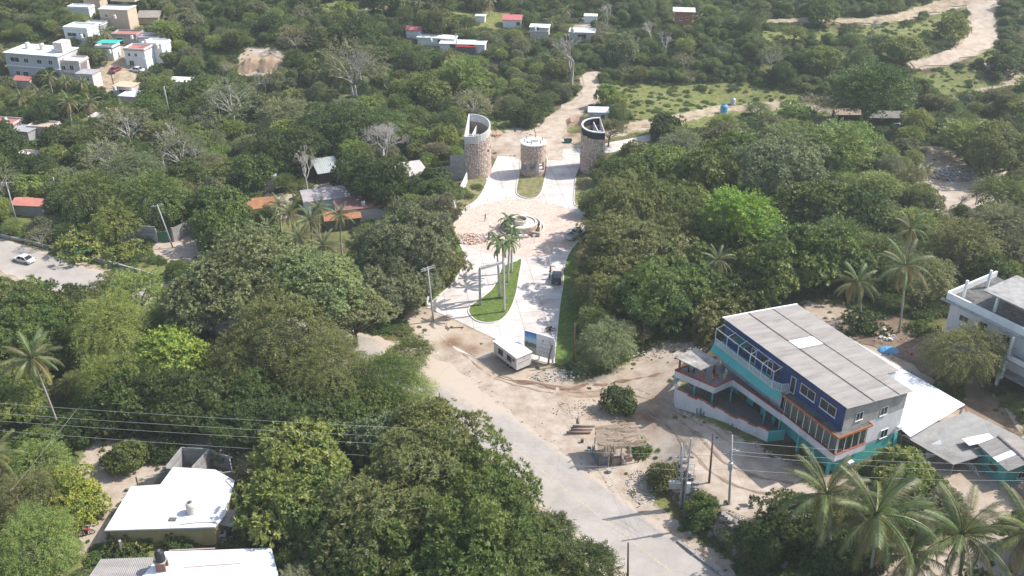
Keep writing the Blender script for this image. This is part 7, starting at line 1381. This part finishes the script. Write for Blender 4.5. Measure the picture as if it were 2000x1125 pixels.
ORD = _o + _t + ['twentieth'] + ['twenty-' + q for q in _o] + ['thirtieth'] + ['thirty-' + q for q in _o] + ['fortieth'] + ['forty-' + q for q in _o]
PEND = []   # (object, px, py, words)
def finish_labels():
    rows = {}
    for o, x, y, w in PEND:
        ln, (lx, ly) = min(LAND.items(), key=lambda kv: (kv[1][0] - x) ** 2 + (kv[1][1] - y) ** 2)
        dx, dy = x - lx, y - ly
        side = ('right of' if dx > 0 else 'left of') if abs(dx) > 1.2 * abs(dy) else ('in front of' if dy > 0 else 'behind')
        if 'corner' in ln or 'edge' in ln: side = 'close to'
        rows.setdefault((w, side, ln), []).append((dx * dx + dy * dy, o))
    for (w, side, ln), L in rows.items():
        L.sort(key=lambda q: q[0])
        for i, (_, o) in enumerate(L): o['label'] = (w + ' ' if len(L) == 1 else w + ', the ' + ORD[min(i, 48)] + ' nearest ') + side + ' ' + ln
        for _, o in L:
            if len(o['label'].split()) > 16: o['label'] = o['label'].replace(', the ', ', ').replace('large drooping ', 'drooping ').replace('half-bare pale-limbed', 'half-bare')
USED = []   # (x, y, radius) of planted crowns
def plant(kind, loc, rad, hgt, col, var=None, rz=None, squash=None, words=None, group=None):
    fam, trf, vz, nm, cat, wd = KIND[kind]; r = random
    root = thing(nm, '', cat, loc, r.uniform(0, 6.28) if rz is None else rz, group or {'tree': 'trees of the valley', 'shrub': 'shrubs'}[cat])
    me = CR[fam][r.randrange(len(CR[fam])) if var is None else var % len(CR[fam])]
    cr = bpy.data.objects.new('crown' if trf else 'foliage', me); COL.objects.link(cr); cr.parent = root
    k = squash or 1
    if trf:
        cr.location = (0, 0, hgt - rad * .66 * vz * k); cr.scale = (rad * r.uniform(.92, 1.08), rad * r.uniform(.92, 1.08), rad * vz * k)
        tk = bpy.data.objects.new('trunk', (TR['pale'] if kind in ('mango', 'featherbig', 'parota') and r.random() < .4 else TR[trf])[r.randrange(2)]); COL.objects.link(tk); tk.parent = root
        tk.scale = (rad * .95, rad * .95, max(hgt - rad * .45, 1.5))
    else: cr.location = (0, 0, rad * .1); cr.scale = (rad, rad, rad * .8 * k)
    cr.rotation_euler = (r.uniform(-.16, .16), r.uniform(-.16, .16), 0); cr.scale.z *= r.uniform(.82, 1.22)
    cr.color = (*[c * r.uniform(.93, 1.07) for c in col], 1)
    x, y, _ = pj((loc[0], loc[1], loc[2] + hgt * .6)); PEND.append((root, x, y, colour_word(col) + ' ' + (words or wd)))
    USED.append((loc[0], loc[1], rad)); return root
def tree_px(kind, cx, cy_, wpx, col, hk=1.55, squash=None, var=None, words=None):
    """crown centre and crown width as seen in the photo"""
    g = at(cx, cy_); s = pj(g)[2]; rad = wpx / 2 / s * .97
    for _ in range(4):
        hgt = rad * hk if kind not in ('bush', 'broad') else rad * .8
        cz = (hgt - rad * .66 * KIND[kind][2]) if KIND[kind][1] else rad * .3
        q = at(cx, cy_, cz); s = pj(q)[2]; rad = wpx / 2 / s
    z = float(height(q.x, q.y)); return plant(kind, (q.x, q.y, z), rad, hgt, col, var, squash=squash, words=words)
# palette (real leaf colours)
DK, MD, LT, OL, BR, YG, GG, SG, PO = (.065, .10, .022), (.105, .15, .030), (.175, .225, .045), (.145, .165, .045), (.145, .22, .035), (.24, .29, .04), (.155, .175, .08), (.19, .225, .09), (.21, .20, .10)
NAMED = [
 # near, left and centre
 ('feather', 270, 585, 150, LT, 1.2), ('featherbig', 350, 590, 120, MD, 1.2), ('mango', 190, 600, 130, OL, 1.2), ('feather', 310, 640, 110, LT, 1.3), ('bush', 225, 555, 60, LT, 1),
 ('parota', 480, 565, 290, SG, 1.25, .85), ('parota', 600, 580, 280, SG, 1.3, .8), ('parota', 690, 620, 190, SG, 1.35, .75), ('parota', 410, 610, 190, SG, 1.2, .8),
 ('featherbig', 560, 645, 250, OL, 1.5), ('featherbig', 640, 720, 200, OL, 1.5), ('featherbig', 480, 700, 170, OL, 1.4), ('feather', 800, 690, 110, MD, 1.3), ('featherbig', 745, 740, 170, MD, 1.4), ('featherbig', 790, 760, 130, LT, 1.3),
 ('round', 330, 695, 130, YG, 1.5), ('round', 400, 740, 90, YG, 1.3), ('featherbig', 215, 640, 200, LT, 1.5), ('featherbig', 215, 740, 150, LT, 1.4), ('mango', 50, 640, 170, MD, 1.3), ('mango', 125, 605, 130, DK, 1.1),
 ('mango', 25, 755, 110, OL, 1.2), ('mango', 360, 790, 170, DK, 1.3), ('mango', 480, 810, 170, DK, 1.3), ('mango', 600, 815, 170, DK, 1.3), ('mango', 700, 810, 130, MD, 1.2), ('round', 250, 790, 140, DK, 1.2), ('mango', 195, 825, 120, DK, 1.1),
 ('mango', 840, 880, 230, OL, 1.6), ('mango', 780, 980, 280, OL, 1.5), ('mango', 930, 985, 240, MD, 1.5), ('mango', 720, 1060, 220, MD, 1.3), ('mango', 900, 1090, 230, MD, 1.4), ('mango', 1010, 1075, 180, MD, 1.2),
 ('round', 590, 905, 170, LT, 1.5), ('round', 560, 1000, 150, LT, 1.4), ('round', 630, 985, 140, LT, 1.4), ('mango', 640, 1060, 170, DK, 1.2),
 ('feather', 70, 905, 130, LT, 1.3), ('round', 145, 985, 110, YG, 1.2), ('featherbig', 50, 980, 170, OL, 1.3), ('featherbig', 70, 1070, 210, LT, 1.3), ('round', 245, 895, 75, MD, 1.3), ('round', 320, 880, 60, DK, 1.1), ('bush', 350, 1062, 62, DK, 1), ('bush', 250, 1055, 70, OL, 1), ('bush', 300, 1045, 60, MD, 1), ('round', 545, 1110, 60, MD, 1.1),
 # trees left of the plaza
 ('mango', 800, 490, 190, GG, 1.5), ('mango', 770, 560, 150, GG, 1.3), ('mango', 850, 420, 90, GG, 1.3), ('mango', 850, 520, 100, OL, 1.3), ('mango', 740, 360, 130, DK, 1.4), ('round', 690, 345, 80, DK, 1.3), ('round', 430, 405, 95, MD, 1.6), ('round', 430, 450, 90, MD, 1.5), ('round', 495, 340, 80, MD, 1.4), ('feather', 300, 390, 150, MD, 1.4), ('feather', 180, 380, 150, MD, 1.4), ('feather', 230, 430, 120, LT, 1.3),
 ('bush', 160, 478, 100, LT, 1), ('bush', 245, 492, 70, LT, 1), ('feather', 250, 330, 130, GG, 1.4), ('sparse', 215, 315, 110, PO, 1.4), ('sparse', 350, 300, 120, GG, 1.4),
 # right of the plaza
 ('mango', 1214, 410, 150, OL, 1.6), ('round', 1240, 350, 90, MD, 1.3), ('mango', 1190, 340, 80, MD, 1.3), ('round', 1300, 335, 110, LT, 1.3), ('mango', 1240, 500, 190, OL, 1.6), ('mango', 1300, 570, 200, MD, 1.35), ('mango', 1192, 560, 120, OL, 1.8), ('round', 1200, 475, 80, LT, 1.6), ('mango', 1182, 515, 95, MD, 1.8), ('round', 1165, 590, 60, LT, 1.6),
 ('mango', 1330, 470, 150, OL, 1.4), ('mango', 1290, 410, 130, MD, 1.3), ('layer', 1445, 425, 165, (.15, .26, .022), 1.9), ('layer', 1530, 480, 130, DK, 1.4), ('mango', 1530, 330, 180, GG, 1.5), ('feather', 1330, 290, 110, GG, 1.4), ('round', 1400, 500, 110, MD, 1.3), ('round', 1500, 540, 130, MD, 1.4), ('round', 1600, 510, 140, MD, 1.4), ('feather', 1640, 470, 130, MD, 1.4), ('round', 1380, 590, 120, DK, 1.3), ('round', 1450, 590, 80, DK, 1.2),
 ('round', 1600, 400, 130, MD, 1.4), ('round', 1660, 420, 110, DK, 1.3), ('round', 1370, 350, 120, MD, 1.4), ('round', 1430, 300, 110, MD, 1.3), ('layer', 1640, 290, 150, LT, 1.4), ('layer', 1540, 280, 130, MD, 1.4), ('feather', 1880, 480, 150, OL, 1.4), ('feather', 1960, 440, 150, GG, 1.4), ('mango', 1950, 300, 130, OL, 1.5), ('feather', 1800, 540, 140, OL, 1.4), ('feather', 1720, 500, 120, MD, 1.4), ('feather', 1960, 380, 130, MD, 1.4),
 ('featherbig', 1188, 668, 135, SG, 1.35), ('round', 1400, 625, 110, OL, 1.1), ('featherbig', 1885, 690, 175, OL, 1.5), ('round', 1210, 785, 62, MD, 1.2), ('broad', 1250, 878, 44, MD, 1), ('round', 1298, 935, 58, OL, 1.2), ('round', 1374, 996, 66, MD, 1.1), ('bush', 1690, 630, 72, DK, 1), ('bush', 1800, 640, 50, MD, 1), ('bush', 1755, 735, 46, OL, 1), ('bush', 1850, 760, 60, DK, 1),
 ('mango', 1560, 1020, 150, DK, 1.2), ('mango', 1640, 1080, 150, DK, 1.1), ('round', 1760, 930, 110, LT, 1.1), ('round', 1815, 955, 70, MD, 1.0), ('mango', 1500, 1060, 110, DK, 1.0), ('mango', 1700, 1020, 130, DK, 1.1),
 # middle distance
 ('layer', 1705, 180, 175, (.07, .12, .02), 1.6), ('layer', 1880, 270, 110, LT, 1.3), ('sparse', 925, 205, 85, PO, 1.4), ('layer', 905, 150, 110, LT, 1.4), ('sparse', 690, 130, 150, GG, 1.5), ('feather', 740, 240, 120, MD, 1.4), ('round', 830, 190, 90, MD, 1.4), ('layer', 1190, 250, 70, (.13, .13, .05), 1.7), ('feather', 560, 230, 130, GG, 1.4), ('mango', 650, 250, 130, DK, 1.5), ('mango', 560, 300, 120, DK, 1.4), ('layer', 330, 60, 70, LT, 1.4),
 ('sparse', 450, 200, 130, GG, 1.4), ('sparse', 250, 250, 110, PO, 1.4), ('bush', 895, 372, 28, LT, 1), ('bush', 931, 365, 22, MD, 1), ('bush', 915, 383, 22, MD, 1), ('round', 850, 355, 60, DK, 1.2), ('layer', 1720, 85, 60, DK, 1.4), ('round', 1955, 125, 50, DK, 1.3), ('round', 1300, 250, 60, DK, 1.3), ('feather', 1480, 215, 60, MD, 1.2)]
for row in NAMED:
    k, x, y, w, c, hk = row[:6]; tree_px(k, x, y, w, c, hk, row[6] if len(row) > 6 else None)
# leafless trees
def bare_px(bx, by, hpx, var, wk=1.0, words='pale leafless tree'):
    q = at(bx, by); h = hpx / pj(q)[2] / math.cos(R(24)); root = thing('leafless_tree', '', 'tree', q, random.uniform(0, 6.28), 'leafless trees')
    o = bpy.data.objects.new('branches', BARE[var % 3 if var < 90 else 3]); COL.objects.link(o); o.parent = root; o.scale = (h * wk, h * wk, h); PEND.append((root, bx, by - hpx * .6, words)); USED.append((q.x, q.y, h * .25)); return root
bare_px(1117, 168, 95, 0, 1.0, 'tall silvery leafless tree'); bare_px(755, 335, 88, 99, 1.35, 'wide grey leafless tree'); bare_px(600, 375, 85, 2, .8, 'slender pale leafless tree')
for i, (x, y, h) in enumerate([(688, 190, 90), (215, 345, 70), (320, 330, 90), (430, 230, 55), (260, 275, 60), (165, 500, 0), (1270, 85, 40), (1300, 110, 48), (470, 215, 60), (1185, 60, 50), (705, 160, 60), (380, 340, 60), (1905, 400, 40), (520, 190, 50), (1700, 75, 45), (1870, 420, 38), (300, 760, 60), (820, 720, 45), (860, 470, 50), (1500, 370, 45)]):
    if h: bare_px(x, y, h, i, 1.0)
# --- palms: every frond a part ---
FROND_M = leaf_mat('palm_leaf', gloss=.5, trans=.25)
def frond(L=4.2, pairs=30, bend=.9, seed=1, wid=.085, ll=.85, hang=.5):
    g = random.Random(seed); b = MB(); tone = []; pts = []
    for i in range(9):
        t = i / 8; a = -bend * t ** 1.3; pts.append((t, a))
    P = [Vector((0, 0, 0))]; 
    for i in range(8): a = -bend * ((i + .5) / 8) ** 1.2 * 1.6; P.append(P[-1] + Vector((math.cos(a), 0, math.sin(a))) * L / 8)
    b.tube(P, [.06 * (1 - i / 9.5) + .008 for i in range(9)], 3)
    for i in range(pairs):
        t = .12 + .88 * i / pairs; k = min(int(t * 8), 7); q = P[k].lerp(P[k + 1], t * 8 - k); d = (P[k + 1] - P[k]).normalized(); up = Vector((-d.z, 0, d.x))
        l = ll * math.sin(math.pi * (.12 + .83 * t)) ** .6 * g.uniform(.85, 1.1)
        for s in (-1, 1):
            dr = (Vector((0, s, 0)) * .85 + d * .55 - Vector((0, 0, 1)) * hang * g.uniform(.7, 1.3) + up * .15).normalized(); m = q + dr * l * .5 + Vector((0, 0, .04 * l)); e = q + dr * l - Vector((0, 0, hang * .22 * l)); w = d * wid * g.uniform(.8, 1.2)
            b.add([q - w * .5, q + w * .5, m + w * .55, m - w * .55, e], [(0, 1, 2, 3), (3, 2, 4)])
    me = b.mesh('frond', FROND_M); n = len(me.vertices); a = me.attributes.new('tone', 'FLOAT', 'POINT'); a.data.foreach_set('value', np.clip(np.repeat(RNG.uniform(.3, .7, n // 5 + 1), 5)[:n], 0, 1).astype(np.float32)); return me
FR = {'up': frond(4.4, 54, .55, 1, hang=.6, wid=.045, ll=.85), 'mid': frond(4.6, 56, .85, 2, hang=1.15, wid=.045, ll=.9), 'low': frond(4.4, 54, 1.15, 3, hang=1.8, wid=.045, ll=.9), 'roy': frond(3.0, 40, 1.15, 4, wid=.07, ll=.62, hang=.5), 'far': frond(4.4, 24, .95, 5, wid=.11, ll=.8, hang=1.0)}
def palm_trunk(h, lean, seed, r0=.19, r1=.12, royal=False):
    g = random.Random(seed); b = MB(); pts = []; n = 9
    for i in range(n): t = i / (n - 1); pts.append((lean[0] * t ** 1.5, lean[1] * t ** 1.5, -.3 + (h + .3) * t))
    rad = [r0 * (1.5 if i == 0 else 1) * (1 - t_) + r1 * t_ for i, t_ in enumerate([i / (n - 1) for i in range(n)])]
    if royal: rad = [r0 * f for f in (1.3, 1.0, .95, .98, 1.02, 1.0, .9, .78, .7)]
    return b.tube(pts, rad, 10), pts[-1]
def palm(loc, h, s=1.0, lean=(0, 0), n=20, col=(.125, .15, .045), old=(.27, .22, .08), kind='coco', detail=True, words=None, seed=0, group='coconut palms'):
    g = random.Random(seed * 13 + 5); royal = kind == 'roy'
    root = thing('royal_palm' if royal else 'coconut_palm', '', 'palm tree', loc, 0, group)
    mb, top = palm_trunk(h, lean, seed, .2 if royal else .19, .12, royal)
    mb.build('trunk', M('royal_palm_bark', (.5, .47, .44), .85, .12, 3, .2) if royal else PALMBARK, root, True)
    if royal: MB().tube([(top[0], top[1], top[2] - .25), (top[0], top[1], top[2] + .8), (top[0], top[1], top[2] + 1.4)], [.13, .15, .06], 8).build('crownshaft', M('green_crownshaft', (.13, .2, .05), .6), root, True); top = (top[0], top[1], top[2] + 1.0)
    for i in range(n):
        t = i / n; a = i * 2.39996 + g.uniform(-.25, .25); el = R(80) - R(120) * t ** .9 + R(g.uniform(-7, 7))
        if royal: el = R(60) - R(75) * t
        me = FR['roy'] if royal else (FR['far'] if not detail else FR['up' if t < .35 else 'mid' if t < .7 else 'low'])
        o = bpy.data.objects.new('frond', me); COL.objects.link(o); o.parent = root; o.location = top
        o.rotation_euler = Matrix.Rotation(a, 3, 'Z').to_4x4().to_3x3().__matmul__(Matrix.Rotation(-el, 3, 'Y')).to_euler(); o.scale = (s * g.uniform(.85, 1.08),) * 3
        c = (.24, .16, .08) if (t > .9 and g.random() < .5 and not royal) else old if (t > .62 and g.random() < .6 and not royal) else tuple(q * g.uniform(.85, 1.2) for q in col); o.color = (*c, 1)
        if c == old: o['label'] = 'yellowing drooping frond'
    if not royal and detail:
        b = MB()
        for k in range(7): a = k * .9; b.lathe(top[0] + .28 * math.cos(a), top[1] + .28 * math.sin(a), [(.03, top[2] - .42), (.12, top[2] - .33), (.13, top[2] - .22), (.04, top[2] - .12)], 6)
        b.build('coconut_cluster', M('coconut_husk', (.16, .17, .05), .7), root, True)
    x, y, _ = pj((loc[0] + top[0], loc[1] + top[1], loc[2] + top[2])); PEND.append((root, x, y, words or ('slim royal palm with grey trunk' if royal else 'coconut palm with arching fronds')))
    USED.append((loc[0], loc[1], 1.2)); return root
def palm_px(bx, by, tx, ty, s=1.0, **kw):
    """trunk foot and crown heart as seen in the photo"""
    q = at(bx, by); sc = pj(q)[2]; h = 1.0
    for _ in range(25):                       # height from the crown's row
        p = pj((q.x, q.y, q.z + h)); h += (p[1] - ty) / sc * .6
    lean = (tx - p[0]) / pj((q.x, q.y, q.z + h))[2]
    return palm(q, h, s, (lean, 0), **kw)
PALMS = [(590, 545, 585, 462, .8, 21), (668, 500, 664, 420, .75, 22), (625, 470, 622, 405, .75, 23), (550, 455, 545, 400, .75, 24), (740, 395, 738, 350, .6, 25), (112, 828, 62, 700, 1.1, 1), (1390, 602, 1402, 508, .8, 2), (1680, 628, 1675, 552, 1.05, 3), (1755, 650, 1768, 520, 1.15, 4), (1752, 560, 1780, 448, .85, 5),
 (1618, 1110, 1615, 965, 1.35, 6), (1695, 1145, 1712, 1005, 1.6, 7), (1790, 1150, 1775, 1085, 1.2, 8), (1870, 1150, 1880, 1045, 1.45, 9), (2010, 1150, 2015, 1040, 1.4, 10), (-15, 960, -15, 890, .9, 11),
 (645, 560, 632, 480, .85, 12), (612, 500, 606, 430, .85, 13), (578, 480, 566, 415, .85, 14), (702, 540, 700, 480, .75, 15), (540, 500, 520, 445, .7, 16), (492, 340, 492, 312, .65, 17), (625, 1140, 640, 1100, .8, 18), (730, 1150, 722, 1085, .8, 19)]
for bx, by, tx, ty, s, sd in PALMS: palm_px(bx, by, tx, ty, s, seed=sd, n=26 if s > .9 else 22)
for i, (bx, by, tx, ty, s) in enumerate([(45, 232, 40, 190, .9), (90, 225, 75, 180, .85), (140, 240, 133, 198, .95), (178, 250, 175, 200, .95), (105, 190, 95, 150, .8), (120, 185, 128, 158, .7), (160, 195, 160, 160, .7), (222, 92, 205, 62, .85),
  (1073, 62, 1073, 40, .8), (1365, 45, 1366, 33, .8), (880, 60, 880, 40, .7), (1100, 50, 1105, 20, .8), (850, 45, 848, 10, .7), (818, 42, 818, 5, .7), (748, 40, 747, 8, .7), (1640, 30, 1625, 12, .8), (1530, 25, 1530, 5, .7), (1790, 350, 1793, 335, .8), (1815, 352, 1812, 330, .7), (570, 40, 570, 35, .7), (956, 30, 955, 0, .8), (1075, 130, 1077, 112, .8)]):
    palm_px(bx, by, tx, ty, s, seed=40 + i, n=16, detail=False, old=(.26, .19, .07), words='small far coconut palm')
for i, (bx, by, tx, ty) in enumerate([(985, 610, 982, 490), (976, 582, 970, 478), (992, 552, 995, 482), (999, 533, 1000, 458), (997, 446, 993, 436)]): palm_px(bx, by, tx, ty, .95, seed=80 + i, kind='roy', n=14, col=(.09, .14, .035), group='royal palms of the median')

# --- trees filling the rest of the valley ---
CLEAR_W = CLEAR
box_ = lambda q: (min(a[0] for a in q), max(a[0] for a in q), min(a[1] for a in q), max(a[1] for a in q))
CLB = [(box_(q), q) for q in CLEAR]; FTB = [(box_(q), q) for q in FOOT]
def tint_at(x, y, g):
    n = math.sin(x * .05 + 1) * math.cos(y * .043) + g.gauss(0, .5)
    return DK if n < -.75 else MD if n < -.2 else (OL if g.random() < .4 else LT) if n < .45 else GG if n < .8 else LT if n < 1.25 else BR if g.random() < .25 else PO
def blocked(P, tol=0):
    X, Y, _ = pjn(P); x0, x1, y0, y1 = X.min(), X.max(), Y.min(), Y.max()
    for bb_, poly in CLB:
        if bb_[0] > x1 or bb_[1] < x0 or bb_[2] > y1 or bb_[3] < y0: continue
        if in_poly(X, Y, poly).any(): return True
    return False
def crown_pts(x, y, z, rad, hgt):
    a = np.arange(8) * math.pi / 4; c = z + hgt - rad * .66
    P = [(x + rad * .8 * math.cos(t), y + rad * .8 * math.sin(t), c) for t in a] + [(x, y, z + hgt), (x, y, z + .5), (x - rad * .7, y, c + rad * .4), (x + rad * .7, y, c + rad * .4), (x, y, c)]
    return np.array(P)
def infoot(x, y, m):
    return any(b_[0] - m < x < b_[1] + m and b_[2] - m < y < b_[3] + m and sdist(np.array([x]), np.array([y]), f)[0] < m for b_, f in FTB)
rg = random.Random(5); CAND = []
xs_c, ys_c = [], []
for _ in range(26000):
    y = 66 + (rg.random() ** .75) * 420; hw = y * .62 + 14; x = rg.uniform(-hw, hw)
    CAND.append((x, y))
grid = {}
for (x, y, r_) in USED: grid.setdefault((int(x // 8), int(y // 8)), []).append((x, y, r_))
def clash(x, y, r_, k=.72):
    gx_, gy_ = int(x // 8), int(y // 8)
    for i in range(gx_ - 2, gx_ + 3):
        for j in range(gy_ - 2, gy_ + 3):
            for (a, b, c) in grid.get((i, j), ()):
                if (a - x) ** 2 + (b - y) ** 2 < ((c + r_) * k) ** 2: return True
    return False
FILL = []; MASS = []
RMX = np.array([c[0] for c in CAND]); RMY = np.array([c[1] for c in CAND]); RM = road_mask(RMX, RMY)
DM = np.full(RM.shape, 1e9)
for p_ in DPW: DM = np.minimum(DM, sdist(RMX, RMY, p_))
for p_ in (CPW, LPW): DM = np.minimum(DM, sdist(RMX, RMY, p_))
GM = np.full(RM.shape, 1e9)
for p_ in GPW: GM = np.minimum(GM, sdist(RMX, RMY, p_))
for i, (x, y) in enumerate(CAND):
    if RM[i] < 1.2 or DM[i] < 1.0 or GM[i] < .5: continue
    rad = rg.uniform(2.2, 4.8) if y < 250 else ((rg.uniform(1.1, 2.2) if rg.random() < .8 else rg.uniform(3, 5)) if x > 8 else (rg.uniform(1.8, 3.4) if rg.random() < .7 else rg.uniform(3.5, 5.5))); hgt = rad * rg.uniform(1.35, 1.75)
    if clash(x, y, rad): continue
    z = float(height(x, y))
    if infoot(x, y, rad * .55 + .3): continue
    if blocked(crown_pts(x, y, z, rad, hgt)): continue
    grid.setdefault((int(x // 8), int(y // 8)), []).append((x, y, rad))
    px_, py_, sc = pj((x, y, z + hgt * .6))
    FILL.append((rad * sc, x, y, z, rad, hgt, -60 < px_ < 2060 and -40 < py_ < 1190))
FILL.sort(key=lambda q: -q[0])
cnt = {}
for (s_, x, y, z, rad, hgt, vis) in FILL:
    u = rg.random(); k = 'round' if u < .36 else 'feather' if u < .68 else 'layer' if u < .84 else 'sparse' if u < .93 else 'mango'
    cap = {'round': 175, 'feather': 180, 'layer': 120, 'sparse': 70, 'mango': 60}[k]
    if vis and cnt.get(k, 0) < cap:
        cnt[k] = cnt.get(k, 0) + 1; c = tint_at(x, y, rg)
        if k == 'sparse': c = GG if rg.random() < .5 else PO
        plant(k, (x, y, z), rad, hgt, c, rz=rg.uniform(0, 6))
    else: MASS.append((x, y, z, rad, hgt))
def scatter(name, pts, srcs, mat=None):
    """points with scale / turn / pick, filled with shared shapes by one geometry-node tree"""
    n = len(pts); me = bpy.data.meshes.new(name); me.vertices.add(n); A = np.array(pts, np.float32)   # x y z sx sz rz pick
    me.vertices.foreach_set('co', A[:, :3].ravel())
    a = me.attributes.new('sc', 'FLOAT_VECTOR', 'POINT'); a.data.foreach_set('vector', np.stack([A[:, 3], A[:, 3], A[:, 4]], 1).ravel())
    a = me.attributes.new('rt', 'FLOAT_VECTOR', 'POINT'); a.data.foreach_set('vector', np.stack([A[:, 5] * 0, A[:, 5] * 0, A[:, 5]], 1).ravel())
    a = me.attributes.new('pick', 'INT', 'POINT'); a.data.foreach_set('value', A[:, 6].astype(np.int32))
    o = bpy.data.objects.new(name, me); COL.objects.link(o); stuff(o)
    ng = bpy.data.node_groups.new(name, 'GeometryNodeTree'); ng.interface.new_socket('Geometry', in_out='INPUT', socket_type='NodeSocketGeometry'); ng.interface.new_socket('Geometry', in_out='OUTPUT', socket_type='NodeSocketGeometry')
    N, L = ng.nodes, ng.links; gi = N.new('NodeGroupInput'); go = N.new('NodeGroupOutput'); jn = N.new('GeometryNodeJoinGeometry')
    def na(nm, tp): q = N.new('GeometryNodeInputNamedAttribute'); q.data_type = tp; q.inputs[0].default_value = nm; return q.outputs[0]
    for i, s in enumerate(srcs):
        oi = N.new('GeometryNodeObjectInfo'); oi.inputs[0].default_value = s; oi.transform_space = 'ORIGINAL'
        ip = N.new('GeometryNodeInstanceOnPoints'); cmp = N.new('FunctionNodeCompare'); cmp.data_type = 'INT'; cmp.operation = 'EQUAL'; L.new(na('pick', 'INT'), cmp.inputs[2]); cmp.inputs[3].default_value = i
        L.new(gi.outputs[0], ip.inputs['Points']); L.new(cmp.outputs[0], ip.inputs['Selection'])
        geo = oi.outputs['Geometry']
        if mat: sm = N.new('GeometryNodeSetMaterial'); sm.inputs['Material'].default_value = mat; L.new(geo, sm.inputs[0]); geo = sm.outputs[0]
        L.new(geo, ip.inputs['Instance']); L.new(na('rt', 'FLOAT_VECTOR'), ip.inputs['Rotation']); L.new(na('sc', 'FLOAT_VECTOR'), ip.inputs['Scale']); L.new(ip.outputs[0], jn.inputs[0])
    L.new(jn.outputs[0], go.inputs[0]); md = o.modifiers.new('scatter', 'NODES'); md.node_group = ng; return o
def src(me):
    return next(o for o in bpy.data.objects if o.type == 'MESH' and o.data == me)
def ensure(fam, i):
    me = CR[fam][i]
    for o in bpy.data.objects:
        if o.type == 'MESH' and o.data == me: return o
    return None
SR = [q for q in [ensure('round', 0), ensure('round', 1), ensure('feather', 0), ensure('feather', 1), ensure('layer', 0), ensure('sparse', 0), ensure('round', 2)] if q]
far_pts = [(x, y, z + hgt - rad * .6, rad, rad, rg.uniform(0, 6), rg.randrange(len(SR))) for (x, y, z, rad, hgt) in MASS]
for _ in range(2600):      # the hills beyond and beside the view
    y = rg.uniform(430, 1000); x = rg.uniform(-700, 700)
    if road_mask(np.array([x]), np.array([y]))[0] < 3: continue
    rad = rg.uniform(3.5, 6.5); far_pts.append((x, y, float(height(x, y)) + rad * .7, rad, rad, rg.uniform(0, 6), rg.randrange(len(SR))))
for _ in range(900):
    y = rg.uniform(-60, 430); s_ = rg.choice((-1, 1)); x = s_ * (max(y, 50) * .62 + 16 + rg.uniform(0, 130)); rad = rg.uniform(3, 5)
    if road_mask(np.array([x]), np.array([y]))[0] < 3 or infoot(x, y, rad * .6 + .3): continue
    far_pts.append((x, y, float(height(x, y)) + rad * .7, rad, rad, rg.uniform(0, 6), rg.randrange(len(SR))))
ow = scatter('hillside_woodland', far_pts, SR, LEAF_I); ow['label'] = 'mass of far trees covering the hills'
# undergrowth between the trees
SB = [q for q in [ensure('bush', 0), ensure('bush', 1), ensure('bush', 2)] if q]
ug = []; UX = []; 
for _ in range(30000):
    y = 64 + (rg.random() ** .7) * 400; hw = y * .6 + 10; UX.append((rg.uniform(-hw, hw), y))
ux = np.array(UX); rmu = road_mask(ux[:, 0], ux[:, 1]); dmu = np.full(rmu.shape, 1e9)
for p_ in DPW + [CPW, LPW]: dmu = np.minimum(dmu, sdist(ux[:, 0], ux[:, 1], p_))
gmu = np.full(rmu.shape, 1e9)
for p_ in GPW: gmu = np.minimum(gmu, sdist(ux[:, 0], ux[:, 1], p_))
for w_ in ('lower_left_lawn', 'upper_left_lawn', 'upper_right_lawn', 'lower_right_lawn'): dmu = np.minimum(dmu, sdist(ux[:, 0], ux[:, 1], [tuple(v[:2]) for v in W(LAWNS[w_][0])]))
dlo = np.full(rmu.shape, 1e9)
for p_ in DPW: dlo = np.minimum(dlo, sdist(ux[:, 0], ux[:, 1], p_))
dco = np.minimum(sdist(ux[:, 0], ux[:, 1], CPW), sdist(ux[:, 0], ux[:, 1], LPW))
fmu = np.full(rmu.shape, 1e9)
for f in FOOT: fmu = np.minimum(fmu, sdist(ux[:, 0], ux[:, 1], f))
hz = height(ux[:, 0], ux[:, 1]); PX, PY, SC = pjn(np.stack([ux[:, 0], ux[:, 1], hz + .8], 1)); bl = np.zeros(len(ux), bool)
for poly in CLEAR_W: bl |= in_poly(PX, PY, poly)
for i in range(len(ux)):
    y = ux[i, 1]
    if -2.2 < dlo[i] < .6 and rmu[i] > .2 and dco[i] > .7 and fmu[i] > .5 and rg.random() < .55:
        s_ = rg.uniform(.12, .42); ug.append((ux[i, 0], ux[i, 1], hz[i] - .03, s_, s_ * .7, rg.uniform(0, 6), rg.randrange(len(SB)))); continue
    if bl[i] or rmu[i] < .7 or dmu[i] < .5: continue
    g_ = gmu[i] < 1; s_ = rg.uniform(.25, 1.0) if g_ else rg.uniform(.6, 2.0) * (1.15 if y > 245 else 1)
    if g_ and rg.random() < .2: continue
    s_ = min(s_, max(rmu[i] * .7, .3), max(dmu[i] * .8, .3))
    if fmu[i] < s_ * .9: continue
    ug.append((ux[i, 0], ux[i, 1], hz[i] - .05, s_, s_ * rg.uniform(.5, .95), rg.uniform(0, 6), rg.randrange(len(SB))))
ou = scatter('undergrowth', ug, SB, LEAF_I); ou['label'] = 'tangled low shrubs and vines covering the ground'
print('FILL', len(FILL), 'MASS', len(MASS), 'UG', len(ug), cnt)
finish_labels()
